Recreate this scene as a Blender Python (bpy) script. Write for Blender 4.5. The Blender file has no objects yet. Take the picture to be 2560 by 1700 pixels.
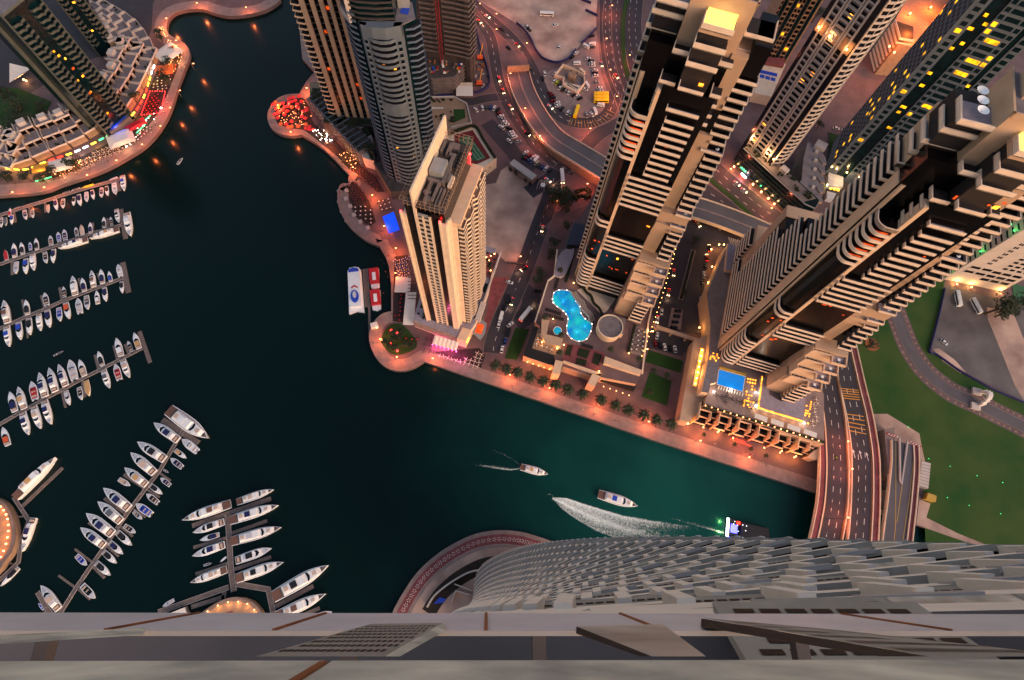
import bpy, math, random
from mathutils import Matrix, Vector
random.seed(7)
R = math.radians
SC = bpy.context.scene
COL = SC.collection
# ---------------------------------------------------------------- camera (calibrated from the vertical vanishing point)
VPX, VPY, F, H = 1218., 1402., 1400., 300.
_dn = Vector((VPX-1280, -(VPY-850), -F)).normalized()
UP = -_dn
YW = Vector((0, 1, 0)); YW = (YW - UP*YW.dot(UP)).normalized()
XW = YW.cross(UP)
cam_d = bpy.data.cameras.new('camera'); cam = bpy.data.objects.new('camera', cam_d); COL.objects.link(cam)
cam_d.sensor_width = 36; cam_d.lens = 36*F/2560; cam_d.clip_start = .05; cam_d.clip_end = 6000
cam.matrix_world = Matrix((XW, YW, UP)).to_4x4(); cam.location = (0, 0, H)
SC.camera = cam
# ---------------------------------------------------------------- light: blue dusk sky and the soft afterglow
SUN_DIR = Vector((.62, -.62, .62)).normalized()
w = bpy.data.worlds.new('World'); SC.world = w; w.use_nodes = True
nt = w.node_tree; bg = nt.nodes['Background']
sky = nt.nodes.new('ShaderNodeTexSky'); sky.sky_type = 'NISHITA'; sky.sun_disc = False
sky.sun_elevation = R(9); sky.sun_rotation = math.atan2(SUN_DIR.x, SUN_DIR.y); sky.altitude = 300; sky.air_density = 1.2; sky.dust_density = 2.5
tint = nt.nodes.new('ShaderNodeMix'); tint.data_type = 'RGBA'; tint.blend_type = 'MULTIPLY'; tint.inputs[0].default_value = 1; tint.inputs[7].default_value = (1.06, .93, .93, 1)
nt.links.new(sky.outputs[0], tint.inputs[6]); nt.links.new(tint.outputs[2], bg.inputs[0]); bg.inputs[1].default_value = .13
sd = bpy.data.lights.new('sun', 'SUN'); so = bpy.data.objects.new('sun', sd); COL.objects.link(so)
sd.energy = .8; sd.angle = R(40); sd.color = (1, .76, .64)
so.rotation_euler = SUN_DIR.to_track_quat('Z', 'Y').to_euler(); so.location = (0, 0, 500)
SC.view_settings.view_transform = 'Standard'; SC.view_settings.look = 'None'; SC.view_settings.gamma = 1
SC.view_settings.exposure = 1.2
SC.cycles.use_adaptive_sampling = True; SC.cycles.adaptive_threshold = .02
SC.cycles.max_bounces = 5; SC.cycles.diffuse_bounces = 2; SC.cycles.glossy_bounces = 3; SC.cycles.transmission_bounces = 3
SC.cycles.transparent_max_bounces = 6; SC.cycles.sample_clamp_indirect = 4; SC.cycles.use_denoising = True
SC.cycles.caustics_reflective = False; SC.cycles.caustics_refractive = False
# ---------------------------------------------------------------- photograph coordinates -> places on the ground
VW = {'F': (0, 0, 1.08425), '11': (0, 0, .30607), '12': (640, 0, .30607), '13': (1160, 0, .22956), '14': (1500, 0, .30607), '21': (1920, 0, .30607),
 '22': (840, 400, .34446), '23': (1260, 560, .34438), '24': (1640, 560, .39539), '31': (1980, 640, .30607), '32': (1960, 1040, .25413),
 '33': (0, 420, .30612), '34': (0, 780, .26782), '41': (0, 1120, .30612), '42': (400, 1160, .26782), '43': (960, 1280, .33884),
 '44': (1760, 1280, .33884), 'a': (1760, 580, .19133), 'b': (2020, 380, .16585), 'c': (1840, 820, .19132), 'd': (1420, 420, .21684),
 'e': (2220, 300, .22958), 'f': (1100, 1140, .36425), 'g': (1240, 380, .20408), 'h': (980, 280, .17857), 'i': (1060, 640, .19139),
 'j': (640, 180, .26786), 'k': (2240, 440, .2168), 'S': (0, 0, 1), 'l': (1780, 300, .20408)}
def P(v, x, y, z=0):
    a = VW[v]; r = Vector((a[0]+a[2]*x-1280, -(a[1]+a[2]*y-850), -F)); t = -(H-z)/r.dot(UP)
    return (XW.dot(r)*t, YW.dot(r)*t)
def PP(v, pts, z=0): return [P(v, x, y, z) for x, y in pts]
# ---------------------------------------------------------------- materials
def lin(c): return tuple((u/12.92 if u <= .04045 else ((u+.055)/1.055)**2.4) for u in (v/255 for v in c))
MATS = {}
def mat(name, c, rough=.7, var=.25, scale=.4, metal=0, emit=None, es=1, bump=0, var2=None, spec=.5, detail=4):
    if name in MATS: return MATS[name]
    m = bpy.data.materials.new(name); m.use_nodes = True; n = m.node_tree; b = n.nodes['Principled BSDF']
    c = lin(c) if max(c) > 1.01 else c
    b.inputs['Roughness'].default_value = rough; b.inputs['Metallic'].default_value = metal
    b.inputs['Specular IOR Level'].default_value = spec
    if var > 0:
        tc = n.nodes.new('ShaderNodeTexCoord'); no = n.nodes.new('ShaderNodeTexNoise'); no.inputs['Scale'].default_value = scale
        no.inputs['Detail'].default_value = detail; n.links.new(tc.outputs['Object'], no.inputs['Vector'])
        rp = n.nodes.new('ShaderNodeValToRGB'); n.links.new(no.outputs[0], rp.inputs[0])
        rp.color_ramp.elements[0].position = .3; rp.color_ramp.elements[1].position = .7
        lo = lin(var2) if var2 else tuple(u*(1-var) for u in c)
        rp.color_ramp.elements[0].color = (*lo, 1); rp.color_ramp.elements[1].color = (*(tuple(min(1, u*(1+var*.5)) for u in c) if not var2 else c), 1)
        n.links.new(rp.outputs[0], b.inputs['Base Color'])
        if bump:
            bp = n.nodes.new('ShaderNodeBump'); bp.inputs['Strength'].default_value = bump; n.links.new(no.outputs[0], bp.inputs['Height'])
            n.links.new(bp.outputs[0], b.inputs['Normal'])
    else: b.inputs['Base Color'].default_value = (*c, 1)
    if emit:
        b.inputs['Emission Color'].default_value = (*lin(emit), 1); b.inputs['Emission Strength'].default_value = es
        m.cycles.emission_sampling = 'NONE'
        if var2: n.links.new(rp.outputs[0], b.inputs['Emission Color'])
        if name.startswith('win_'):
            g_ = n_ = m.node_tree; ge = n_.nodes.new('ShaderNodeNewGeometry'); nz = n_.nodes.new('ShaderNodeTexNoise'); nz.inputs['Scale'].default_value = .45; n_.links.new(ge.outputs['Position'], nz.inputs['Vector'])
            mr_ = n_.nodes.new('ShaderNodeMapRange'); mr_.inputs[1].default_value = .35; mr_.inputs[2].default_value = .65; mr_.inputs[3].default_value = es*.12; mr_.inputs[4].default_value = es*1.3; n_.links.new(nz.outputs[0], mr_.inputs[0]); n_.links.new(mr_.outputs[0], b.inputs['Emission Strength'])
    MATS[name] = m; return m
M = lambda k: MATS[k]
mat('beige', (190, 156, 130), .8, .12, .15)
mat('beige_panel', (222, 186, 156), .75, .1, .3)
mat('parapet', (232, 206, 186), .7, .14, .25)
mat('cream', (222, 198, 176), .75, .1, .3)
mat('glass_dark', (10, 7, 8), .25, .5, .3, spec=.3)
mat('glass_teal', (9, 32, 38), .22, .5, .3, spec=.3)
mat('clad_dim', (80, 84, 80), .8, .15, .2)
mat('clad_blue', (84, 98, 118), .7, .15, .2)
mat('glass_blue', (18, 26, 38), .12, .5, .3)
mat('deck_dark', (34, 25, 28), .8, .3, .5)
mat('terrace', (150, 138, 150), .7, .2, .6)  # pale floor with the lavender of blue sky light put into its colour
mat('roof_grey', (118, 110, 116), .85, .25, .4)
mat('grey_clad', (90, 100, 112), .7, .12, .3)
mat('grey_light', (140, 142, 146), .7, .12, .3)
mat('white_wall', (196, 182, 176), .75, .1, .2)
mat('white_clad', (176, 166, 164), .7, .1, .2)
mat('concrete', (112, 100, 98), .9, .3, .25)
mat('concrete_dark', (72, 62, 62), .9, .35, .3)
mat('stone_tan', (150, 120, 98), .85, .2, .4)
mat('paving', (106, 84, 86), .85, .25, .12, detail=8)
mat('paving_red', (128, 66, 70), .85, .3, .3)
mat('paving_pale', (140, 120, 116), .85, .2, .3)
mat('asphalt', (56, 52, 60), .85, .25, .08, detail=10)
mat('asphalt_grey', (92, 86, 92), .85, .2, .08, detail=10)
mat('sand', (206, 174, 158), .95, .5, .06, var2=(138, 110, 102), bump=.3, detail=10)
mat('sand_grey', (112, 106, 106), .95, .5, .05, var2=(74, 68, 70), bump=.3, detail=10)
mat('lawn', (28, 72, 10), .95, .5, .04, var2=(18, 48, 6), bump=.4, detail=12)
mat('park_grass', (20, 68, 10), .95, .5, .05, var2=(62, 80, 28), bump=.4, detail=14)
mat('hedge', (32, 44, 18), .95, .6, 1.5, var2=(10, 18, 8), bump=.8)
mat('palm', (52, 62, 34), .8, .5, 1.2, var2=(20, 28, 16))
mat('leaf', (44, 58, 26), .85, .6, 1.0, var2=(16, 24, 12))
mat('trunk', (80, 62, 48), .9, .3, 3)
mat('white_paint', (225, 220, 215), .5, .05, 1)
mat('yellow_paint', (220, 150, 40), .6, .1, 1)
mat('yellow_line', (190, 150, 60), .6, .1, 1)
mat('metal', (120, 115, 115), .45, .1, 2, metal=.6)
mat('steel_dark', (60, 55, 56), .6, .2, 2)
mat('dark', (16, 15, 18), .6, .2, 2)
mat('rust', (150, 88, 48), .8, .5, 3)
mat('crane_red', (190, 24, 40), .6, .2, 1)
mat('hoarding', (34, 38, 92), .7, .2, 1)
mat('dock', (112, 98, 94), .85, .3, .8)
mat('white_gel', (240, 240, 242), .35, .06, .6)
mat('gel_grey', (200, 198, 206), .35, .06, .6)
mat('teak', (120, 84, 70), .7, .25, 1.5)
mat('tan_cover', (206, 160, 108), .8, .1, 1)
mat('cushion', (206, 178, 160), .8, .1, 2)
mat('navy', (10, 20, 84), .7, .15, 1.5)
mat('blue_cover', (30, 70, 190), .7, .15, 1.5)
mat('black_cover', (14, 14, 22), .6, .2, 1.5)
mat('grey_cover', (90, 96, 106), .7, .15, 1.5)
mat('red_cover', (190, 26, 40), .6, .15, 1.5)
mat('orange_cover', (222, 90, 40), .6, .15, 1.5)
mat('yellow_cover', (214, 200, 40), .6, .15, 1.5)
mat('tennis_green', (44, 96, 62), .8, .15, .5)
mat('tennis_red', (112, 24, 32), .8, .15, .5)
mat('fabric_white', (230, 218, 208), .8, .08, 1)
mat('solar', (40, 44, 66), .4, .2, .5)
# lit things
def lit(name, c, s): return mat(name, c, .5, 0, emit=c, es=s)
lit('lamp_warm', (255, 176, 90), 14); lit('lamp_orange', (255, 150, 90), 5); lit('lamp_white', (255, 240, 220), 12)
lit('lamp_red', (255, 40, 40), 8); lit('lamp_green', (60, 230, 130), 1.6); lit('lamp_pink', (255, 60, 150), 10); lit('lamp_blue', (60, 60, 255), 5)
lit('win_yellow', (255, 180, 20), .8); lit('win_orange', (230, 80, 20), .4); lit('win_amber', (255, 150, 40), 2.2); lit('alcove', (255, 222, 110), .5)
lit('sign_white', (235, 245, 255), 3); lit('sign_red', (255, 40, 24), 3); lit('sign_yellow', (255, 200, 50), 3)
lit('tail', (255, 30, 16), 3); lit('head', (255, 214, 150), 10)
lit('pool_aqua', (30, 180, 205), .75)
# ---------------------------------------------------------------- mesh helpers
def ccw(p):
    s = sum(p[i-1][0]*p[i][1]-p[i][0]*p[i-1][1] for i in range(len(p)))
    return list(p) if s > 0 else list(p)[::-1]
class MB:
    def __init__(s): s.v = []; s.f = []; s.m = []
    def box(s, x0, x1, y0, y1, z0, z1, m=0):
        return s.prism([(x0, y0), (x1, y0), (x1, y1), (x0, y1)], z0, z1, m)
    def prism(s, poly, z0, z1, m=0, mt=None, scale=1, bot=True):
        poly = ccw(poly); n = len(poly); b = len(s.v)
        s.v += [(x, y, z0) for x, y in poly]
        cx = sum(p[0] for p in poly)/n; cy = sum(p[1] for p in poly)/n
        s.v += [(cx+(x-cx)*scale, cy+(y-cy)*scale, z1) for x, y in poly]
        for i in range(n):
            j = (i+1) % n; s.f.append((b+i, b+j, b+n+j, b+n+i)); s.m.append(m)
        s.f.append(tuple(range(b+n, b+2*n))); s.m.append(m if mt is None else mt)
        if bot: s.f.append(tuple(range(b+n-1, b-1, -1))); s.m.append(m)
        return s
    def sheet(s, poly, z, m=0):
        poly = ccw(poly); b = len(s.v); s.v += [(x, y, z) for x, y in poly]; s.f.append(tuple(range(b, b+len(poly)))); s.m.append(m); return s
    def obox(s, cx, cy, l, w_, ang, z0, z1, m=0):
        c, n = math.cos(ang), math.sin(ang)
        return s.prism([(cx+c*a*l/2-n*b*w_/2, cy+n*a*l/2+c*b*w_/2) for a, b in ((-1, -1), (1, -1), (1, 1), (-1, 1))], z0, z1, m)
    def bar(s, p, q, r, m=0, n=5):
        p = Vector(p); q = Vector(q); d = (q-p).normalized(); a = d.orthogonal().normalized(); c = d.cross(a); b = len(s.v)
        for e in (p, q):
            for i in range(n):
                t = 2*math.pi*i/n; s.v.append(tuple(e+(a*math.cos(t)+c*math.sin(t))*r))
        for i in range(n):
            j = (i+1) % n; s.f.append((b+i, b+j, b+n+j, b+n+i)); s.m.append(m)
        s.f.append(tuple(range(b+n, b+2*n))); s.m.append(m); s.f.append(tuple(range(b+n-1, b-1, -1))); s.m.append(m)
        return s
    def ribbon(s, pts, wd, z, m=0, closed=False, h=0):
        L, Rr = offset(pts, wd/2, closed), offset(pts, -wd/2, closed); n = len(pts)
        for i in range(n if closed else n-1):
            j = (i+1) % n; q = [L[i], L[j], Rr[j], Rr[i]]
            if h: s.prism(q, z, z+h, m)
            else: s.sheet(q, z, m)
        return s
    def ball(s, x, y, z, r, m=0, n=6, sz=1):
        b = len(s.v); rings = 4
        for k in range(rings+1):
            ph = math.pi*k/rings
            for i in range(n):
                t = 2*math.pi*i/n; s.v.append((x+r*math.sin(ph)*math.cos(t), y+r*math.sin(ph)*math.sin(t), z+r*sz*math.cos(ph)))
        for k in range(rings):
            for i in range(n):
                j = (i+1) % n; s.f.append((b+k*n+i, b+(k+1)*n+i, b+(k+1)*n+j, b+k*n+j)); s.m.append(m)
        return s
    def mesh(s, name, mats):
        me = bpy.data.meshes.new(name); me.from_pydata(s.v, [], s.f)
        mats = mats if isinstance(mats, (list, tuple)) else [mats]
        for k in mats: me.materials.append(M(k) if isinstance(k, str) else k)
        if any(s.m): me.polygons.foreach_set('material_index', s.m)
        me.update(); return me
    def build(s, name, mats, parent=None, **kw): return link(s.mesh(name, mats), name, parent, **kw)
def offset(pts, d, closed=False):
    out = []; n = len(pts)
    for i in range(n):
        a = pts[i-1] if (i or closed) else pts[0]; b = pts[i]; c = pts[(i+1) % n] if (i < n-1 or closed) else pts[-1]
        d1 = (b[0]-a[0], b[1]-a[1]); d2 = (c[0]-b[0], c[1]-b[1])
        l1 = math.hypot(*d1); l2 = math.hypot(*d2)
        n1 = (-d1[1]/l1, d1[0]/l1) if l1 > 1e-9 else None; n2 = (-d2[1]/l2, d2[0]/l2) if l2 > 1e-9 else None
        n1 = n1 or n2; n2 = n2 or n1
        mx, my = n1[0]+n2[0], n1[1]+n2[1]; q = max(.35, (mx*mx+my*my)/2)
        out.append((b[0]+mx*d/q, b[1]+my*d/q))
    return out
def smooth(pts, n=4, closed=False):
    out = []; N = len(pts); rng = range(N if closed else N-1)
    g = lambda i: pts[i % N] if closed else pts[max(0, min(N-1, i))]
    for i in rng:
        p0, p1, p2, p3 = g(i-1), g(i), g(i+1), g(i+2)
        for k in range(n):
            t = k/n
            out.append(tuple(.5*(2*p1[a]+(p2[a]-p0[a])*t+(2*p0[a]-5*p1[a]+4*p2[a]-p3[a])*t*t+(3*p1[a]-p0[a]-3*p2[a]+p3[a])*t**3) for a in (0, 1)))
    if not closed: out.append(tuple(pts[-1]))
    return out
def link(me, name, parent=None, loc=(0, 0, 0), rz=0, kind=None, label=None, cat=None, group=None, scale=None):
    o = bpy.data.objects.new(name, me); COL.objects.link(o); o.location = loc if len(loc) == 3 else (*loc, 0); o.rotation_euler = (0, 0, rz)
    if scale: o.scale = scale if isinstance(scale, tuple) else (scale,)*3
    if parent: o.parent = parent
    tag(o, label, cat, group, kind); return o
def tag(o, label=None, cat=None, group=None, kind=None):
    for k, v in (('label', label), ('category', cat), ('group', group), ('kind', kind)):
        if v: o[k] = v
    return o
def thing(name, label, cat, loc=(0, 0, 0), rz=0, group=None): return link(None, name, None, loc, rz, None, label, cat, group)
def many(parent, name, me, places, limit=100, label=None):
    """places: (x, y, z, rz, scale3 or None, material override or None); the nearest stay single parts, the rest become one part"""
    pm = Matrix.Translation(parent.location) @ Matrix.Rotation(parent.rotation_euler.z, 4, 'Z')
    places = sorted(places, key=lambda p: (pm @ Vector(p[:3])-Vector((0, 0, H))).length)
    for p in places[:limit]:
        o = link(me, name, parent, p[:3], p[3], scale=p[4])
        if p[5]: o.material_slots[0].link = 'OBJECT'; o.material_slots[0].material = M(p[5])
    rest = places[limit:]
    if rest:
        vs = []; fs = []; mi = []; mats = [m for m in me.materials]; V = [v.co.copy() for v in me.vertices]; FS = [(tuple(q.vertices), q.material_index) for q in me.polygons]
        for p in rest:
            mx = Matrix.Translation(p[:3]) @ Matrix.Rotation(p[3], 4, 'Z')
            if p[4]: mx = mx @ Matrix.Diagonal((*p[4], 1))
            b = len(vs); vs += [tuple(mx @ v) for v in V]; k0 = None
            if p[5]:
                if M(p[5]) not in mats: mats.append(M(p[5]))
                k0 = mats.index(M(p[5]))
            for f, k in FS: fs.append(tuple(b+i for i in f)); mi.append(k if k0 is None or k else k0)
        m2 = bpy.data.meshes.new(name); m2.from_pydata(vs, [], fs)
        for m in mats: m2.materials.append(m)
        m2.polygons.foreach_set('material_index', mi); m2.update()
        link(m2, name, parent, kind='stuff')
def point_light(parent, loc, col, e, r=.4):
    l = bpy.data.lights.new('bulb', 'POINT'); l.energy = e; l.color = col; l.shadow_soft_size = r
    o = bpy.data.objects.new('bulb', l); COL.objects.link(o); o.location = loc
    if parent: o.parent = parent
    return o
# ================================================================ SETTING: water, land, roads
wm = bpy.data.materials.new('water'); wm.use_nodes = True; n = wm.node_tree; b = n.nodes['Principled BSDF']
b.inputs['Roughness'].default_value = .22; b.inputs['IOR'].default_value = 1.33; b.inputs['Specular IOR Level'].default_value = .3
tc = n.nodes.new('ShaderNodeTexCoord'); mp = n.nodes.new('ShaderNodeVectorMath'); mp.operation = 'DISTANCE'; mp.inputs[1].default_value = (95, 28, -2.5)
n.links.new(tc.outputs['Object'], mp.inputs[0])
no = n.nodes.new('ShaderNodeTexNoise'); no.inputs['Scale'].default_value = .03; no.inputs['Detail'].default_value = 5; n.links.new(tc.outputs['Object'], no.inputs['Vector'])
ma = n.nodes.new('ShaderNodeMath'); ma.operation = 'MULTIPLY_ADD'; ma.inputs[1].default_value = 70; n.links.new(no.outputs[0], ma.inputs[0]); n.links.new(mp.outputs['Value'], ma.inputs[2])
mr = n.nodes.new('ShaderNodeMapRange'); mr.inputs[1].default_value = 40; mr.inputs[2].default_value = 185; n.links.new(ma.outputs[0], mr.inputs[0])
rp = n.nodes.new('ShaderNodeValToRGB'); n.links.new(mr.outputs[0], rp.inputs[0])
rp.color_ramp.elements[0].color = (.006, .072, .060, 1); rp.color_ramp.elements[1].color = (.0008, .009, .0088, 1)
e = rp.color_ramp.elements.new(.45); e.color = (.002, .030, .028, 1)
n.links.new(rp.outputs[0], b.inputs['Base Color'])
n2 = n.nodes.new('ShaderNodeTexNoise'); n2.inputs['Scale'].default_value = .9; n2.inputs['Detail'].default_value = 8; n.links.new(tc.outputs['Object'], n2.inputs['Vector'])
bp = n.nodes.new('ShaderNodeBump'); bp.inputs['Strength'].default_value = .5; n.links.new(n2.outputs[0], bp.inputs['Height']); n.links.new(bp.outputs[0], b.inputs['Normal'])
MATS['water'] = wm
WZ = -2.5
MB().sheet([(-900, -500), (900, -500), (900, 1200), (-900, 1200)], WZ).build('water', 'water', kind='structure')

main_coast = PP('12', [(200, -160), (330, -60), (345, 150), (380, 480), (480, 590), (415, 665), (355, 765)]) + \
  smooth(PP('12', [(355, 765), (230, 780), (140, 840), (95, 940), (120, 1040), (200, 1095), (290, 1110), (372, 1100)]), 4) + \
  PP('12', [(480, 1165), (560, 1225), (640, 1300), (760, 1430), (790, 1470)]) + \
  smooth(PP('j', [(885, 985), (870, 1040), (800, 1045), (765, 1110), (765, 1230), (800, 1330), (870, 1440), (970, 1530), (1060, 1590), (1190, 1640)]), 3) + \
  PP('22', [(345, 625), (385, 780), (400, 900), (402, 1098)]) + \
  smooth(PP('22', [(402, 1098), (330, 1120), (265, 1190), (240, 1290), (270, 1400), (340, 1490), (440, 1530), (550, 1515), (640, 1463)]), 4) + \
  PP('F', [(1162, 896), (1499, 1012), (1883, 1137), (2280, 1263)]) + [(300, -5), (900, -160), (900, 1200), P('12', 200, -160)]
c_ = P('12', 200, -160); main_coast[-1] = (c_[0], 1200)
land = MB(); land.prism(main_coast, -4, 0); land.build('ground', 'paving', kind='structure')
nw = PP('11', [(-500, 1620), (0, 1600), (340, 1568), (500, 1510), (800, 1410), (1000, 1310), (1200, 1180), (1330, 1020), (1400, 880), (1450, 720), (1510, 560), (1550, 450), (1530, 380),
  (1470, 330), (1390, 290), (1362, 240), (1370, 170), (1420, 110), (1520, 80), (1650, 75), (1740, 105), (1850, 130), (1980, 125), (2091, 105), (2171, 80), (2241, 40), (2291, 0)])
nw = smooth(nw, 3); ex = P('12', 205, -200)
nwp = nw+[ex, (ex[0]+5, 1200), (-900, 1200), (-900, nw[0][1])]
MB().prism(nwp, -4, 0).build('ground', 'paving', kind='structure')
# far ground dressing of the north-west: darker courts
MB().sheet([P('11', *p) for p in ((-900, -600), (1500, -600), (1250, 30), (1240, 240), (1200, 330), (700, 500), (0, 900), (-900, 1100))], .03).build('forecourt', 'asphalt', kind='structure')
# quay edging: real copings along the waterside
def coping(name, pts, label, wd=1.0, m='paving_pale'):
    o = MB().ribbon(pts, wd, 0, h=.35).build(name, m); return tag(o, label, 'kerb')
def prom(pts, d, wd, m, z=.04, name='promenade'):
    MB().ribbon(offset(pts, d), wd, z).build(name, m, kind='structure')
side = 1
mc = main_coast[:-5]
coping('quay_edge', offset(mc, .5), 'pale stone quay edge running along the whole main shore')
prom(mc, 4, 6, 'paving_pale')
coping('quay_edge', offset(nw, .5), 'pale stone quay edge round the curved restaurant shore at upper left')
prom(nw, 4.5, 7.5, 'paving_pale')
# Cayan-side land seen at the foot of the near tower
hc = P('43', 620, 900); HC = (hc[0], hc[1])
arc = smooth(PP('43', [(75, 712), (150, 580), (250, 440), (380, 320), (520, 230), (680, 160), (850, 135), (1000, 145), (1100, 170), (1230, 212)]), 4)
arc = arc+[P('43', 1500, 330)]; arc = [P('43', 20, 860)]+arc
MB().prism(arc+[(120, -60), (-60, -120)], -4, 0).build('ground', 'sand', kind='structure')
coping('quay_edge', offset(arc, -.5), 'pale quay edge round the building plot below the near tower')
red = MB().ribbon(offset(arc, -4.2), 4.6, .05); red.build('red_walkway', 'paving_red', kind='structure')
prom(arc, -1.4, 1.0, 'paving_pale', .05, 'walkway_edge'); prom(arc, -7.4, 1.4, 'paving_pale', .05, 'walkway_edge')
fl = MB()
oo = offset(arc, -4.2)
for i in range(2, len(oo)-2, 1):
    x, y = oo[i]
    for k in range(5):
        t = k*2*math.pi/5+i; fl.obox(x+.75*math.cos(t), y+.75*math.sin(t), .55, .25, t, .06, .09)
fl.build('paving_flowers', 'fabric_white', kind='structure')
dk = mat('burnt_earth', (58, 46, 38), .95, .6, .15, var2=(24, 20, 18), bump=.4)
MB().sheet(offset(arc, -12)[4:-6]+offset(arc, -19)[4:-6][::-1], .03).build('burnt_ground', 'burnt_earth', kind='structure')

# ---------------- roads
def road(name, pts, wd, m='asphalt', z=.05, dash=0, kerb=True, sm=4):
    pts = smooth(pts, sm) if sm else pts
    o = MB().ribbon(pts, wd, z).build(name, m, kind='structure')
    if kerb:
        k = MB().ribbon(offset(pts, wd/2+.15), .3, z, h=.13).ribbon(offset(pts, -wd/2-.15), .3, z, h=.13); k.build('kerb', 'paving_pale', o)
    if dash:
        d = MB()
        for off in ([0] if dash == 1 else [(-.5+(k+1)/dash)*wd for k in range(dash-1)]):
            q = offset(pts, off); acc = 0
            for i in range(len(q)-1):
                L = math.hypot(q[i+1][0]-q[i][0], q[i+1][1]-q[i][1]); a = math.atan2(q[i+1][1]-q[i][1], q[i+1][0]-q[i][0]); s_ = 0
                while s_ < L:
                    if acc < 2.2: d.obox(q[i][0]+(s_+.5)*math.cos(a), q[i][1]+(s_+.5)*math.sin(a), 1, .22, a, z+.01, z+.03)
                    acc = (acc+1) % 8; s_ += 1
        d.build('lane_marking', 'white_paint', o)
    return o
# great sandy plots
MB().sheet(PP('13', [(130, -300), (1480, -300), (1440, 160), (1440, 320), (1280, 480), (1215, 545), (1130, 650), (1000, 690), (880, 650), (790, 560), (720, 420), (570, 260), (400, 150), (160, 10)]), .03).build('sand_plot', 'sand', kind='structure')
MB().sheet(PP('13', [(1290, 500), (1440, 330), (1470, 500), (1490, 800), (1560, 1000), (1560, 1150), (1450, 1250), (1250, 1300), (1100, 1260), (960, 1150), (880, 1000), (870, 800), (1130, 690)]), .03).build('sand_car_park', 'paving_pale', kind='structure')
MB().sheet(PP('g', [(0, 380), (60, 230), (150, 160), (480, 420), (610, 420), (640, 520), (620, 640), (560, 800), (470, 1050), (390, 1250), (330, 1380), (130, 1360), (-40, 1180), (-600, 1100), (-800, 500)]), .03).build('sand_plot', 'sand', kind='structure')
sw = MB().ribbon(PP('g', [(150, 160), (480, 330), (600, 380), (640, 500), (620, 620), (560, 800), (470, 1050), (390, 1250), (340, 1380), (130, 1360)]), .5, 0, h=1.6); tag(sw.build('plot_wall', 'concrete_dark'), 'low dark wall along the empty sandy plot beside the main street', 'wall')
# boulevard right of the sand plots
road('boulevard', PP('13', [(1560, -500), (1540, -100), (1540, 200), (1545, 450), (1580, 700), (1660, 950), (1760, 1200)]), 9, dash=1)
road('boulevard', PP('13', [(1720, -500), (1650, -100), (1620, 250), (1640, 500), (1680, 740), (1760, 950), (1880, 1200)]), 15, dash=3, z=.045)
road('boulevard', PP('13', [(1900, -500), (1860, -100), (1830, 250), (1850, 500), (1900, 740), (1990, 950), (2150, 1250)]), 14, dash=3, z=.055)
MB().ribbon(smooth(PP('13', [(1860, -500), (1790, -100), (1735, 200), (1730, 450), (1745, 650), (1790, 850)]), 4), 3.2, .1, h=.2).build('median', 'lawn', kind='structure')
road('street', PP('13', [(60, 0), (200, 140), (400, 310), (560, 470), (680, 640), (790, 860), (880, 1060), (970, 1200), (1120, 1310), (1350, 1340), (1540, 1270), (1620, 1130), (1650, 1000)]), 9, dash=1, z=.06)
road('street', PP('13', [(80, 130), (200, 270), (290, 420), (330, 620), (370, 850), (430, 1030), (520, 1220), (640, 1400), (760, 1568), (900, 1700), (1040, 1800), (1200, 1870)]), 8, dash=1, z=.065)
road('street', PP('13', [(-100, 1100), (60, 1110), (200, 1080), (330, 1060), (420, 1060)]), 7, z=.06)
road('street', PP('13', [(700, 2100), (1000, 1900), (1300, 1620), (1480, 1450), (1700, 1340)]), 10, z=.07)
road('street', PP('22', [(1580, 130), (1560, 260), (1510, 400), (1450, 560), (1390, 730), (1320, 900), (1250, 1060), (1190, 1200), (1150, 1330), (1140, 1400)]), 11, dash=1, z=.075)
road('street', PP('22', [(1330, 930), (1420, 1010), (1380, 1130), (1300, 1180)]), 11, z=.06, kerb=False)
road('street', PP('13', [(250, 1330), (380, 1480), (520, 1640), (620, 1760), (760, 1850)]), 10, z=.055, kerb=False)
MB().sheet(PP('22', [(1130, 850), (1290, 850), (1260, 1050), (1180, 1250), (1120, 1300), (1060, 1230), (1100, 1080)]), .035).build('forecourt', 'paving_red', kind='structure')
# ramp hatching near the junction
hm = MB(); q = smooth(PP('13', [(1150, 1340), (1250, 1365), (1350, 1368), (1450, 1350), (1550, 1290), (1620, 1210)]), 3)
for i in range(len(q)-1):
    a = math.atan2(q[i+1][1]-q[i][1], q[i+1][0]-q[i][0])+math.pi/2
    hm.obox(q[i][0], q[i][1]+1.5, 6, .25, a, .09, .11)
hm.build('road_hatching', 'yellow_line', kind='structure')
# highway under the glass podium, right of the middle tower
road('highway', PP('l', [(-300, 380), (0, 620), (300, 880), (600, 1120), (900, 1330), (1200, 1560)]), 17, 'asphalt', .05, dash=3)
road('highway', PP('l', [(-400, 700), (0, 960), (300, 1180), (560, 1400)]), 15, 'asphalt', .055, dash=3)
MB().ribbon(PP('l', [(-300, 540), (0, 745), (250, 960), (500, 1190)]), 3, .08, h=.15).build('median', 'lawn', kind='structure')
# hotel forecourt between the two beige towers
MB().sheet(PP('24', [(170, -80), (560, 60), (440, 150), (330, 140), (300, 430), (260, 700), (0, 640), (-30, 560), (20, 420), (100, 100)]), .04).build('forecourt', 'asphalt', kind='structure')
MB().sheet(PP('24', [(-30, 660), (250, 745), (160, 835), (-60, 780)]), .04).build('forecourt', 'asphalt', kind='structure')
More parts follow.
